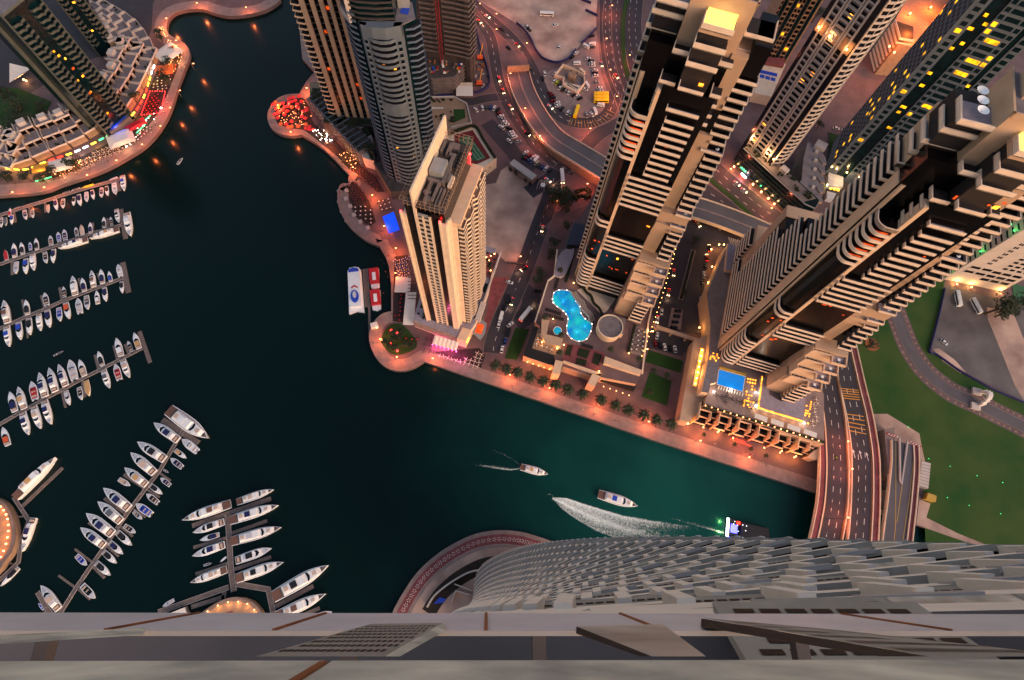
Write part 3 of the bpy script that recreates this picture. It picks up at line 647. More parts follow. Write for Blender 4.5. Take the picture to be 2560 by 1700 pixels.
    MB().box(23.4, 23.6, -4.6, .6, 4.5, 6.2).build('sign', 'sign_yellow', t)
    rp_ = MB(); rp_.box(25.2, 25.9, 20, 54, 9, 11); rp_.box(24, 27, 8, 20, 8, 10.4); rp_.build('parapet', 'white_wall', t)
    MB().box(22.6, 24.6, 26, 32, 9.52, 9.56).build('plunge_pool', 'pool_aqua' if 0 else 'glass_teal', t)
    MB().box(-8, -2.5, 6, 34, 9.5, 9.7).build('roof_lawn', 'lawn', t)
    MB().box(17.5, 24.5, 36, 52, 9.5, 9.7).build('roof_garden', 'paving_red', t)
    hd = MB()
    for k in range(16): hd.ball(random.uniform(18, 24.5), random.uniform(35, 54), 10.2, random.uniform(.5, 1.2))
    for k in range(8): hd.ball(random.uniform(-8, -2), random.uniform(0, 5), 10.2, random.uniform(.4, .9))
    hd.build('roof_shrubs', 'hedge', t, kind='stuff')
    for k in range(9): MB().ball(random.uniform(18, 24.5), random.uniform(36, 52), 10.2, .28).build('garden_light', 'lamp_warm', t)
    cp = MB().prism([(24.5, 2), (30, -1), (31.5, 4), (30.5, 10), (25.5, 12)], 4.6, 4.9); cp.build('entrance_canopy', 'grey_light', t)
    MB().box(25.6, 29.5, 2.5, 8.5, 4.92, 5.0).build('canopy_skylight', 'win_orange', t)
    # restaurant awning facing the water
    aw = thing('awning', 'long white fabric awning over the pink lit restaurant terrace', 'awning', (-32.3, 126, 0), R(-17.2))
    q = MB()
    for k in range(6): q.v += [(4.6+k*2.4, -5.6, 4.6), (7.0+k*2.4, -5.6, 4.6), (7.0+k*2.4, -10.6, 3.4), (4.6+k*2.4, -10.6, 3.4), (5.8+k*2.4, -5.6, 4.9), (5.8+k*2.4, -10.6, 3.7)]; b = 6*k; q.f += [(b, b+3, b+5, b+4), (b+4, b+5, b+2, b+1)]; q.m += [0, 0]
    q.build('canvas', 'fabric_white', aw)
    for k in range(7): MB().bar((4.6+k*2.4, -10.5, 0), (4.6+k*2.4, -10.5, 3.4), .07).build('post', 'metal', aw)
    for k in range(7):
        MB().ball(4.9+k*2.35, -10.9, 3.0, .3).build('lamp', 'lamp_pink', aw)
    for k in range(3): point_light(aw, (6.5+k*5, -11.3, 2.6), (1, .12, .35), 900)
    point_light(aw, (23, -13, 3), (1, .08, .4), 700)
    return t
T5 = fin_tower()

# ---------------------------------------------------------------- generic towers
def facade(t, a, b, z0, z1, cols, rows, wmat, ww=.62, wh=.6, depth=.0, acc=None, lit=(0, 'win_yellow'), seed=1, off=.06):
    """window places on the wall from a to b (local coordinates, wall to the left); returns places"""
    L = math.hypot(b[0]-a[0], b[1]-a[1]); ang = math.atan2(b[1]-a[1], b[0]-a[0]); cw = L/cols; rh = (z1-z0)/rows; rnd = random.Random(seed)
    nx, ny = math.sin(ang), -math.cos(ang)
    out = []
    for r_ in range(rows):
        for c in range(cols):
            s_ = (c+.5)*cw; o = None
            if rnd.random() < lit[0]: o = lit[1]
            out.append((a[0]+(b[0]-a[0])*s_/L+nx*off, a[1]+(b[1]-a[1])*s_/L+ny*off, z0+(r_+.5)*rh, ang, (cw*ww, 1, rh*wh), o))
    return out
UNITWIN = {}
def unitwin(m, frame='grey_light'):
    if (m, frame) not in UNITWIN:
        b = MB().box(-.5, .5, -.06, .1, -.5, .5, 0); b.box(-.56, .56, -.22, -.02, -.62, -.5, 1)
        UNITWIN[(m, frame)] = b.mesh('window', [m, frame])
    return UNITWIN[(m, frame)]
def floors(t, path, z0, n, fh, hp, mats=('parapet', 'deck_dark'), name='balcony', inner=None, th=.25, slab=.3):
    me = band(path, inner or [], hp=hp, th=th, slab=slab).mesh(name, list(mats))
    for k in range(n): link(me, name, t, (0, 0, z0+k*fh))

# T3: curved grey-blue tower
def curved_tower():
    t = thing('apartment_tower', 'curved grey tower with teal glass and scalloped balconies behind the cream tower', 'tower')
    base = [(-58, 229), (-57.6, 222.6), (-56, 221), (-51, 219.2), (-45, 218.7), (-38, 221.3), (-37, 222.5), (-31, 226), (-33, 250), (-55, 262), (-64, 250), (-67, 238), (-64, 229), (-61, 224.5)]
    core = [(-66, 238), (-63.5, 229), (-60.5, 225), (-57.4, 222.8), (-56, 221.6), (-38, 222), (-31.5, 227), (-33, 250), (-55, 262), (-63, 252)]
    MB().prism(core, 0, 118).build('glass_facade', 'glass_teal', t)
    fr = MB(); fr.prism([(-57.2, 222.8), (-56, 220.9), (-53.5, 220.0), (-53.2, 222)], 8, 119); fr.prism([(-41.5, 219.6), (-38.2, 220.6), (-37.4, 222.8), (-41, 222.5)], 8, 119)
    fr.prism([(-57.2, 222.8), (-56, 220.9), (-51, 219.0), (-45, 218.5), (-38.2, 220.6), (-37.4, 222.8)], 113, 119, 0); fr.prism([(-53.4, 220.1), (-49, 218.8), (-45, 218.6), (-41.3, 219.8), (-41, 222), (-53.2, 222)], 66, 74)
    fr.build('wall', 'grey_clad', t)
    path = [(-53.3, 220), (-51.5, 218.6), (-48.5, 217.6), (-46, 217.5), (-43.4, 218.1), (-41.4, 219.5)]
    m = band(path[::1], [(-41.4, 221.6), (-53.3, 221.6)], hp=1.3, th=-.25).mesh('balcony', ['grey_clad', 'deck_dark'])
    for k in range(31):
        z = 10+k*3.4
        if 65 < z < 73 or z > 112: continue
        link(m, 'balcony', t, (0, 0, z))
    m2 = band([(-65.9, 244), (-66.8, 238), (-64.2, 229), (-61.2, 224.3), (-58, 222.4)], [(-58, 224), (-61, 227), (-63, 232), (-65, 240)], hp=.55, th=-.25).mesh('balcony', ['clad_blue', 'deck_dark'])
    for k in range(36): link(m2, 'balcony', t, (0, 0, 10+k*3.2))
    m3 = band([(-36.6, 222.4), (-33, 223.0), (-30, 225.6), (-30.6, 229)], [(-31.6, 229), (-32, 227), (-37, 223)], hp=.6, th=-.25).mesh('balcony', ['clad_blue', 'deck_dark'])
    for k in range(32): link(m3, 'balcony', t, (0, 0, 10+k*3.4))
    m4 = MB().box(-37.2, -30.8, 0, 0, 0, 0)
    pw = facade(t, (-56, 220.95), (-53.5, 220.05), 10, 112, 1, 30, '', .55, .5); pw += facade(t, (-41.3, 219.6), (-38.2, 220.55), 10, 112, 1, 30, '', .5, .5)
    many(t, 'window', unitwin('glass_blue'), pw)
    # rooftop
    up = MB(); up.prism([(-64, 231), (-61, 226), (-56, 224), (-41, 224), (-40, 238), (-60, 244)], 118, 135); up.build('crown_glass', 'glass_teal', t)
    rings = band([(-65, 231), (-61.5, 225.3), (-56, 223.2), (-48, 222.6), (-40.4, 223.6)], [(-41, 225), (-60, 227)], hp=.5, th=-.25).mesh('ring', ['steel_dark', 'steel_dark'])
    for k in range(6): link(rings, 'ring', t, (0, 0, 120+k*2.6))
    MB().prism([(-53, 222), (-38, 221.5), (-32, 226), (-34, 236), (-42, 238), (-44, 226)], 118, 118.4).build('roof_terrace', 'roof_grey', t)
    MB().prism([(-39, 229), (-35.5, 228), (-34.8, 232), (-38, 234)], 118.4, 118.6).build('roof_pool', 'blue_cover', t)
    MB().prism([(-40, 232), (-35, 232), (-35, 245), (-44, 245)], 118.4, 127).build('roof_block', 'grey_light', t)
    MB().prism([(-65.5, 230), (-64.5, 230), (-60, 224), (-61, 223.5)], 117, 120).prism([(-61.3, 224), (-60.6, 224), (-58.6, 226.5), (-59.3, 226.7)], 119, 142).build('roof_blade', 'white_clad', t)
    lw = [(random.uniform(-53, -42), 219.9, random.uniform(20, 108), 0, (1.2, 1, 1), 'win_amber') for k in range(7)]
    many(t, 'lit_window', MB().box(-.5, .5, -.05, .05, -.6, .6).mesh('lit_window', 'win_orange'), lw)
    tp = MB(); tp.prism([(-72, 236), (-60, 214), (-34, 216), (-28, 236)], 0, 8, 0); tp.build('podium', 'concrete_dark', t)
curved_tower()

# T2: beige striped tower at the very top left of the channel
def striped_tower():
    t = thing('apartment_tower', 'tall beige and black vertically striped tower rising over the red parasol terrace', 'tower', (-99.5, 269.9, 0), R(-2))
    MB().box(0, 24, .5, 26, 0, 170).build('glass_facade', 'glass_dark', t)
    for x0, x1 in ((2.6, 5.4), (8.0, 10.4), (12.8, 15.2), (17.4, 19.6), (22, 24.2)): MB().box(x0, x1, -.5, .55, 0, 172).build('pier', 'beige', t)
    sp = MB().box(0, 24, .1, .5, -.3, .3).mesh('floor_band', 'steel_dark')
    for k in range(44): link(sp, 'floor_band', t, (0, 0, 14+k*3.6))
    sb = band([(-2.2, 10), (-2.2, 0), (1.8, -.9), (2.4, -.2)], [(2.2, 1), (0, 10)], hp=.5, th=-.2).mesh('balcony', ['beige_panel', 'deck_dark'])
    for k in range(42): link(sb, 'balcony', t, (0, 0, 14+k*3.6))
    wm_ = MB().box(-.8, .8, -.05, .05, -1, 1).mesh('lit_window', 'win_orange')
    many(t, 'lit_window', wm_, [(random.choice([6.7, 11.6, 16.3, 20.8]), .4, 16+random.randint(0, 34)*3.6, 0, None, random.choice([None, 'win_orange', 'win_amber'])) for k in range(7)])
    MB().box(-6, 27, -6, 28, 0, 11).build('podium', 'concrete_dark', t)
    MB().box(-5.5, 2, -5.5, -1, 11, 11.6).box(6, 26, -5.5, -2, 11, 11.5).build('roof_garden', 'hedge', t)
striped_tower()
def framed(t, a, b, z0, z1, ts, wd, m, depth=.35, name='pier'):
    """vertical piers standing proud of the wall from a to b at fractions ts"""
    ang = math.atan2(b[1]-a[1], b[0]-a[0]); nx, ny = math.sin(ang), -math.cos(ang)
    for u in ts:
        x, y = a[0]+(b[0]-a[0])*u, a[1]+(b[1]-a[1])*u
        MB().obox(x+nx*depth/2, y+ny*depth/2, wd, depth, ang, z0, z1).build(name, m, t)
# T9 white-framed tower with banner
def frame_tower():
    t = thing('apartment_tower', 'white framed dark glass tower with a banner, standing on the long green glass podium', 'tower')
    A, B, C_ = (165.6, 248.6), (179.2, 230.2), (192.3, 240.0); D = (A[0]+C_[0]-B[0], A[1]+C_[1]-B[1])
    MB().prism([A, B, C_, D], 0, 200).build('glass_facade', 'glass_blue', t)
    dx, dy = B[0]-A[0], B[1]-A[1]; L = math.hypot(dx, dy); ang = math.atan2(dy, dx); nx, ny = math.sin(ang), -math.cos(ang)
    pt = lambda u, d=0: (A[0]+dx*u+nx*d, A[1]+dy*u+ny*d)
    w_ = MB()
    for u in (.13, .3, .36, .62, .68, .85): 
        x, y = pt(u, .4); w_.obox(x, y, .9, .9, ang, 18, 198)
    w_.build('pier', 'white_clad', t)
    sl = MB()
    for (u0, u1) in ((.13, .3), (.36, .62), (.68, .85)):
        x, y = pt((u0+u1)/2, .3); sl.obox(x, y, (u1-u0)*L, .7, ang, -.35, .35)
    sl = sl.mesh('floor_band', 'white_clad')
    for k in range(52):
        z = 20+k*3.4
        if not 98 < z < 108: link(sl, 'floor_band', t, (0, 0, z))
    wins = []
    for (u0, u1, n_) in ((.15, .29, 1), (.37, .61, 2), (.69, .84, 1)):
        wins += facade(t, pt(u0, .02), pt(u1, .02), 18.4, 195, n_, 52, '', .8, .55, lit=(.03, 'win_amber'), seed=int(u0*100), off=.08)
    many(t, 'window', unitwin('glass_dark', 'grey_light'), wins)
    rail = MB()
    x, y = pt(.49, .85); rail.obox(x, y, .26*L, .08, ang, .35, 1.2)
    rail = rail.mesh('balcony_rail', 'grey_light')
    for k in range(50): link(rail, 'balcony_rail', t, (0, 0, 20+k*3.4))
    # open garden floor with the banner
    o = MB(); x, y = pt(.5, .05); o.obox(x, y, L*.96, 1, ang, 100, 107); o.build('garden_recess', 'stone_tan', t)
    bn = MB(); x, y = pt(.43, .62); bn.obox(x, y, L*.2, .1, ang, 100.5, 106.5); bn.obox(x+nx*.08, y+ny*.08, L*.09, .06, ang, 100.8, 106.2, 1); bn.obox(x+nx*.13, y+ny*.13, L*.078, .06, ang, 101.2, 105.8, 0)
    bo = bn.build('banner', ['fabric_white', 'navy'], t)
    tx = bpy.data.curves.new('lettering', 'FONT'); tx.body = 'JAN'; tx.size = 2.4; tx.extrude = .03; tx.align_x = 'CENTER'; tx.align_y = 'CENTER'; tx.materials.append(M('navy'))
    _t = bpy.data.objects.new('lettering', tx); COL.objects.link(_t); bpy.context.view_layer.update(); lme = bpy.data.meshes.new_from_object(_t); bpy.data.objects.remove(_t); to = link(lme, 'lettering', t); to.location = (x+nx*.25, y+ny*.25, 103.5); to.rotation_euler = (math.pi/2, 0, ang)
    for u in (.1, .42, .9):
        x, y = pt(u, 1.2); MB().ball(x, y, 103, .6).build('lamp', 'lamp_orange', t); point_light(t, (x+nx, y+ny, 103), (1, .42, .12), 650)
    for u in (.14, .75, .99):
        x, y = pt(u, 1.2); MB().ball(x, y, 24, .6).build('lamp', 'lamp_orange', t); point_light(t, (x+nx*1.2, y+ny*1.2, 25), (1, .55, .2), 1500)
    # right face: projecting curved lattice of balconies
    ang2 = math.atan2(C_[1]-B[1], C_[0]-B[0])
    path = [(B[0]+.5, B[1]-.3), (B[0]+4, B[1]-.4), (B[0]+8, B[1]+1.2), (B[0]+11.5, B[1]+4.4), (C_[0]+.8, C_[1]-.4)]
    m = band(path, [C_, B], hp=.9, th=-.25).mesh('balcony', ['white_clad', 'deck_dark'])
    for k in range(52): link(m, 'balcony', t, (0, 0, 20+k*3.4))
    for u, v_ in zip(path[1:4], (0, 1, 2)): MB().obox(u[0], u[1], .35, .35, 0, 18, 198).build('pier', 'white_clad', t)
    MB().obox(B[0]+.2, B[1]-.5, .7, .7, ang, 18, 198).build('corner_pier', 'cream', t)
frame_tower()
def glass_podium():
    t = thing('podium_building', 'long low dark green glass podium with lit shopfronts beside the highway', 'building')
    A, B, E_ = (163.7, 242.7), (195.2, 200.6), (200.6, 197.6); 
    MB().prism([A, B, E_, (205, 204), (172, 249)], 3.5, 18).build('glass_facade', 'glass_teal', t)
    MB().prism([(A[0]+1, A[1]+1), (B[0], B[1]+1.5), (203, 205), (173, 248)], 0, 3.5).build('shopfront', 'steel_dark', t)
    dx, dy = B[0]-A[0], B[1]-A[1]; ang = math.atan2(dy, dx); L = math.hypot(dx, dy); ln = MB().obox(A[0]+dx/2-.05, A[1]+dy/2-.1, L, .25, ang, 0, .1).mesh('floor_band', 'clad_dim')
    for k in range(5): link(ln, 'floor_band', t, (0, 0, 3.6+k*2.9))
    MB().ribbon([A, B, E_], .5, 18, h=.5).build('parapet', 'grey_light', t)
    rf = MB().prism([(A[0]+1, A[1]+1), (B[0]-.5, B[1]+2), (203, 205), (172.5, 248)], 18, 18.15); rf.build('roof_deck', 'concrete', t)
    for k in range(26):
        u = random.random(); v_ = random.uniform(2, 8); x = A[0]+dx*u-math.sin(ang)*v_*-1*-1; y = A[1]+dy*u+math.cos(ang)*v_
    g = MB()
    for k in range(30):
        u = random.random(); v_ = random.uniform(2.5, 8.5); g.ball(A[0]+dx*u-math.sin(ang)*v_, A[1]+dy*u+math.cos(ang)*v_, 18.7, random.uniform(.5, 1.3))
    g.build('roof_shrubs', 'hedge', t, kind='stuff')
    MB().obox(186, 225, 5, 4, ang, 18.1, 21).build('roof_kiosk', 'white_clad', t)
    nx, ny = math.sin(ang), -math.cos(ang)
    for u, mt_, col in ((.03, 'lamp_orange', (1, .45, .15)), (.2, 'sign_white', (1, .5, .5)), (.36, 'lamp_orange', (1, .5, .2)), (.5, 'lamp_orange', (1, .5, .2)), (.62, 'lamp_orange', (1, .5, .2)), (.72, 'lamp_orange', (1, .5, .2)), (.93, 'lamp_orange', (1, .45, .15))):
        x, y = A[0]+dx*u+nx*1.2, A[1]+dy*u+ny*1.2; MB().obox(x, y, 1 if mt_ != 'sign_white' else 4.5, .5, ang, 2.2, 3.4).build('shop_light', mt_, t)
        point_light(t, (x+nx*1.5, y+ny*1.5, 3), col, 700)
    MB().obox(A[0]+dx*.2+nx*2.2, A[1]+dy*.2+ny*2.2, 4, .4, ang, 1.5, 2.3).build('shop_sign', 'sign_red', t)
    for u, l in ((.1, 9), (.44, 2.4)):
        for k in range(int(l)): MB().obox(A[0]+dx*(u+k*.0105)+nx*.12, A[1]+dy*(u+k*.0105)+ny*.12, .35, .12, ang, 4.4+(k % 2)*.3, 5.6+(k % 3)*.3).build('sign_letter', 'lamp_green', t)
glass_podium()
def zigzag_house():
    t = thing('apartment_block', 'low pinkish roofed apartment block with stepped curved balconies behind the glass podium', 'building')
    A, Bp = (206, 252), (205, 200)
    ft = [P('l', *p, 16) for p in [(1175, 260), (1320, 340), (1395, 470), (1385, 600), (1375, 700), (1360, 820), (1350, 930), (1300, 1050), (1120, 1010), (1020, 880), (1100, 720), (1120, 480)]]
    MB().prism(ft, 0, 16, 0, 1).build('body', ['concrete', 'roof_grey'], t)
    bal = MB().prism([(-.2, 0), (3.2, -.3), (4.6, -2.6), (4.4, -4.6), (2, -4.8)], 14.6, 16.9, 0, 1); me = MB()
    me.v, me.f, me.m = bal.v, bal.f, bal.m; me = me.mesh('bay_roof', ['stone_tan', 'roof_grey'])
    bx = MB().box(-1.3, .6, -1, .8, 16, 17.4).mesh('roof_hatch', 'white_clad')
    for k, (x, y) in enumerate(((1300, 470), (1290, 585), (1280, 700), (1265, 820), (1250, 930))):
        p = P('l', x, y, 16); link(me, 'bay_roof', t, (p[0], p[1], 0), -.1)
    for k, (x, y) in enumerate(((1290, 385), (1280, 490), (1270, 600), (1260, 710), (1250, 820))):
        p = P('l', x, y, 17); link(bx, 'roof_hatch', t, (p[0], p[1], 0), -.5)
    p = P('l', 1330, 320, 17); MB().obox(p[0], p[1], 7, 6, -.6, 16, 18.5).build('roof_block', 'white_clad', t)
    gy = thing('sunken_yard', 'dark green sunken yard with white skylight boxes left of the tall windowed tower', 'yard')
    MB().prism(PP('l', [(1420, 150), (1620, 200), (1540, 480), (1860, 600), (1860, 1000), (1400, 980)], 0), 0, .3).build('paving', 'concrete_dark', gy)
    MB().prism(PP('l', [(1440, 160), (1600, 205), (1520, 540), (1430, 560)], .3), .3, .5).build('turf', 'lawn', gy)
    MB().prism(PP('l', [(1430, 640), (1612, 675), (1605, 820), (1420, 805)], 3), 0, 3).build('skylight', 'gel_grey', gy)
    MB().prism(PP('l', [(1410, 870), (1525, 900), (1480, 980), (1405, 960)], 3), 0, 3).build('skylight', 'gel_grey', gy)
    for k in range(4):
        p = P('l', 1415+k*45, 820+k*11, 1); MB().obox(p[0], p[1], 1.4, 1, 0, .3, .9).build('ground_light', 'sign_yellow', gy)
    point_light(gy, (*P('l', 1410, 800, 2), 2.2), (.9, 1, .3), 500)
zigzag_house()
# T11 tall tower with yellow windows
def window_tower():
    t = thing('office_tower', 'tall grey tower with teal glass strips and many yellow lit windows at upper right', 'tower')
    A, B = (226.4, 238), (256.7, 223.9); dx, dy = B[0]-A[0], B[1]-A[1]; L = math.hypot(dx, dy); ang = math.atan2(dy, dx); nx, ny = -math.sin(ang), math.cos(ang)
    D = 30; pt = lambda u, d=0: (A[0]+dx*u+nx*d, A[1]+dy*u+ny*d)
    MB().prism([A, B, pt(1, D), pt(0, D)], 0, 190).build('glass_facade', 'glass_teal', t)
    w_ = MB()
    for u0, u1 in ((0, .17), (.37, .78), (.86, 1)):
        for d0, d1 in ((-.5, .0),): w_.prism([pt(u0, -.5), pt(u1, -.5), pt(u1, 0), pt(u0, 0)], 0, 192)
    w_.prism([pt(-.014, -.5), pt(0, -.5), pt(0, D), pt(-.014, D)], 0, 192)
    w_.build('wall', 'grey_clad', t)
    W = facade(t, pt(.02, -.5), pt(.15, -.5), 10, 185, 1, 46, '', .62, .55, lit=(.09, 'win_yellow'), seed=5)
    for i, (u0, u1, s_) in enumerate(((.38, .46, .8), (.47, .68, .9), (.69, .77, .8), (.87, .99, .75))):
        W += facade(t, pt(u0, -.5), pt(u1, -.5), 10, 185, 1, 46, '', s_, .58, lit=(.09, 'win_yellow'), seed=10+i)
    many(t, 'window', unitwin('glass_teal', 'grey_clad'), W)
    W2 = facade(t, pt(-.014, D), pt(-.014, -.5), 10, 185, 8, 46, '', .5, .5, lit=(.14, 'win_yellow'), seed=3)
    many(t, 'side_window', unitwin('glass_dark', 'grey_clad'), W2, 60)
    lw = MB().box(-.5, .5, -.06, .06, -.5, .5).mesh('lit_window', 'win_yellow'); rnd = random.Random(9); pl = []
    for k in range(20):
        u = rnd.choice([rnd.uniform(.19, .35), rnd.uniform(.79, .85)]); p = pt(u, -.1); pl.append((p[0], p[1], 22+rnd.randint(0, 43)*3.8, ang, (rnd.uniform(1.6, 3.2), 1, 1.6), None))
    many(t, 'lit_window', lw, pl)
    for u in (0, .1, .3, .55, .62):
        p = pt(u, -1.5); MB().ball(p[0], p[1], 9, .5).build('lamp', 'lamp_warm', t)
    point_light(t, (*pt(.3, -4), 9), (1, .7, .3), 900)
window_tower()
# T12 white office block
def white_block():
    t = thing('office_block', 'white slab block with punched windows, lit green and orange at its foot, right edge', 'building')
    A, B = (284.5, 159), (319.1, 150.7); dx, dy = B[0]-A[0], B[1]-A[1]; L = math.hypot(dx, dy); ang = math.atan2(dy, dx); nx, ny = -math.sin(ang), math.cos(ang); D = 13; Hh = 95
    pt = lambda u, d=0: (A[0]+dx*u+nx*d, A[1]+dy*u+ny*d)
    MB().prism([A, B, pt(1, D), pt(0, D)], 0, Hh).build('wall', 'white_wall', t)
    W = []
    for u0, u1, n_, r0 in ((.22, .3, 2, 22), (.5, .95, 4, 20)): W += facade(t, pt(u0), pt(u1), r0, 92, n_, 20, '', .62, .45, seed=4, off=.05)
    W += facade(t, pt(.45), pt(.95), 6, 19, 3, 3, '', .8, .5, seed=6, off=.05); W += facade(t, pt(.08), pt(.45), 10, 20, 2, 2, '', .8, .4, seed=6, off=.05)
    many(t, 'window', unitwin('glass_dark', 'white_wall'), W)
    many(t, 'side_window', unitwin('glass_dark', 'white_wall'), facade(t, pt(0, D), pt(0, 0), 5, 92, 2, 24, '', .7, .3, seed=2), 60)
    for z in (6, 30, 52, 74):
        p = pt(-.03, 2); MB().ball(p[0], p[1], z, .4).ball(p[0]-.2, p[1]+4, z, .4).build('green_lamp', 'lamp_green', t)
        point_light(t, (p[0]-.8, p[1]+1, z), (.1, 1, .15), 120, .2)
    for u in (.2, .45, .95):
        p = pt(u, -2); point_light(t, (p[0], p[1], 2), (1, .55, .15), 900); MB().ball(p[0], p[1]-.5, 1.4, .4).build('lamp', 'lamp_orange', t)
white_block()
tag(MB().obox(339, 146, 26, 14, -.24, 0, .4).build('tennis_court', 'tennis_green'), 'green tennis court at the right edge beside the white block', 'court')
# T8, T10, T4 (top edge of the picture)
def grid_tower():
    t = thing('apartment_tower', 'beige tower with green glass strips at the top centre, behind the white framed tower', 'tower')
    A, B = (192, 336), (215.2, 330.3); dx, dy = B[0]-A[0], B[1]-A[1]; ang = math.atan2(dy, dx); nx, ny = -math.sin(ang), math.cos(ang); pt = lambda u, d=0: (A[0]+dx*u+nx*d, A[1]+dy*u+ny*d)
    MB().prism([A, B, pt(1, 25), pt(0, 25)], 0, 150).build('wall', 'stone_tan', t)
    for u0, u1 in ((.06, .16), (.3, .4), (.6, .7), (.86, .95)): MB().prism([pt(u0, -.2), pt(u1, -.2), pt(u1, 0), pt(u0, 0)], 6, 148).build('glass_strip', 'glass_teal', t)
    W = []
    for i, (u0, u1, n_) in enumerate(((.17, .29, 1), (.41, .59, 2), (.71, .85, 1), (0, .05, 1))): W += facade(t, pt(u0), pt(u1), 8, 148, n_, 40, '', .75, .6, lit=(.04, 'win_yellow'), seed=20+i)
    many(t, 'window', unitwin('glass_dark', 'stone_tan'), W)
    for k in range(40):
        pass
    pl = thing('pool_terrace', 'pale terrace with a blue striped pool between the two beige towers at the top', 'terrace')
    MB().prism(PP('14', [(1290, 520), (1520, 520), (1400, 790), (1260, 760)], 8), 0, 8).build('deck', 'cream', pl)
    MB().prism(PP('14', [(1295, 565), (1450, 600), (1445, 625), (1290, 590)], 8.2), 8, 8.2).build('pool', 'blue_cover', pl)
    for k in range(3): MB().prism(PP('14', [(1310+k*45, 605+k*12), (1345+k*45, 615+k*12), (1340+k*45, 640+k*12), (1305+k*45, 630+k*12)], 8.2), 8, 8.2).build('pool', 'blue_cover', pl)
    MB().prism(PP('14', [(1350, 470), (1510, 480), (1500, 540), (1330, 510)], 10), 8.2, 10.5).build('pool_house', 'paving_red', pl)
grid_tower()
def orange_hotel():
    t = thing('hotel', 'curved hotel lit bright orange with dark ribs at the top right', 'building')
    MB().prism(PP('21', [(1060, 370), (1250, 390), (1500, 120), (1640, -120), (1200, -120), (1010, 210)], 25), 0, 25).build('body', 'stone_tan', t)
    c = P('21', 1330, 130, 30)
    for k in range(9):
        p = P('21', 1230+k*36, 330-k*32, 12); MB().obox(p[0], p[1], .9, 2.5, .9, 0, 40).build('rib', 'beige', t)
    MB().prism(PP('21', [(1240, 345), (1560, 60), (1600, 100), (1290, 390)], 10), 0, 34).build('glass_facade', 'glass_dark', t)
    lv = band([P('21', 1010, 200, 25), P('21', 1050, 350, 25), P('21', 1160, 370, 25)], [P('21', 1160, 250, 25)], hp=1.2, th=-.4).mesh('balcony', ['parapet', 'deck_dark'])
    for k in range(9): link(lv, 'balcony', t, (0, 0, 1+k*3.4))
    for x, y in ((1180, 60), (1350, 10), (1440, 60), (1150, 230), (1010, 330), (1050, 380), (1250, 300), (1380, 180), (1500, 60)):
        p = P('21', x, y, 30); MB().ball(p[0], p[1]-2, 27, .7).build('lamp', 'lamp_orange', t); point_light(t, (p[0], p[1]-3, 31), (1, .22, .03), 6500)
orange_hotel()
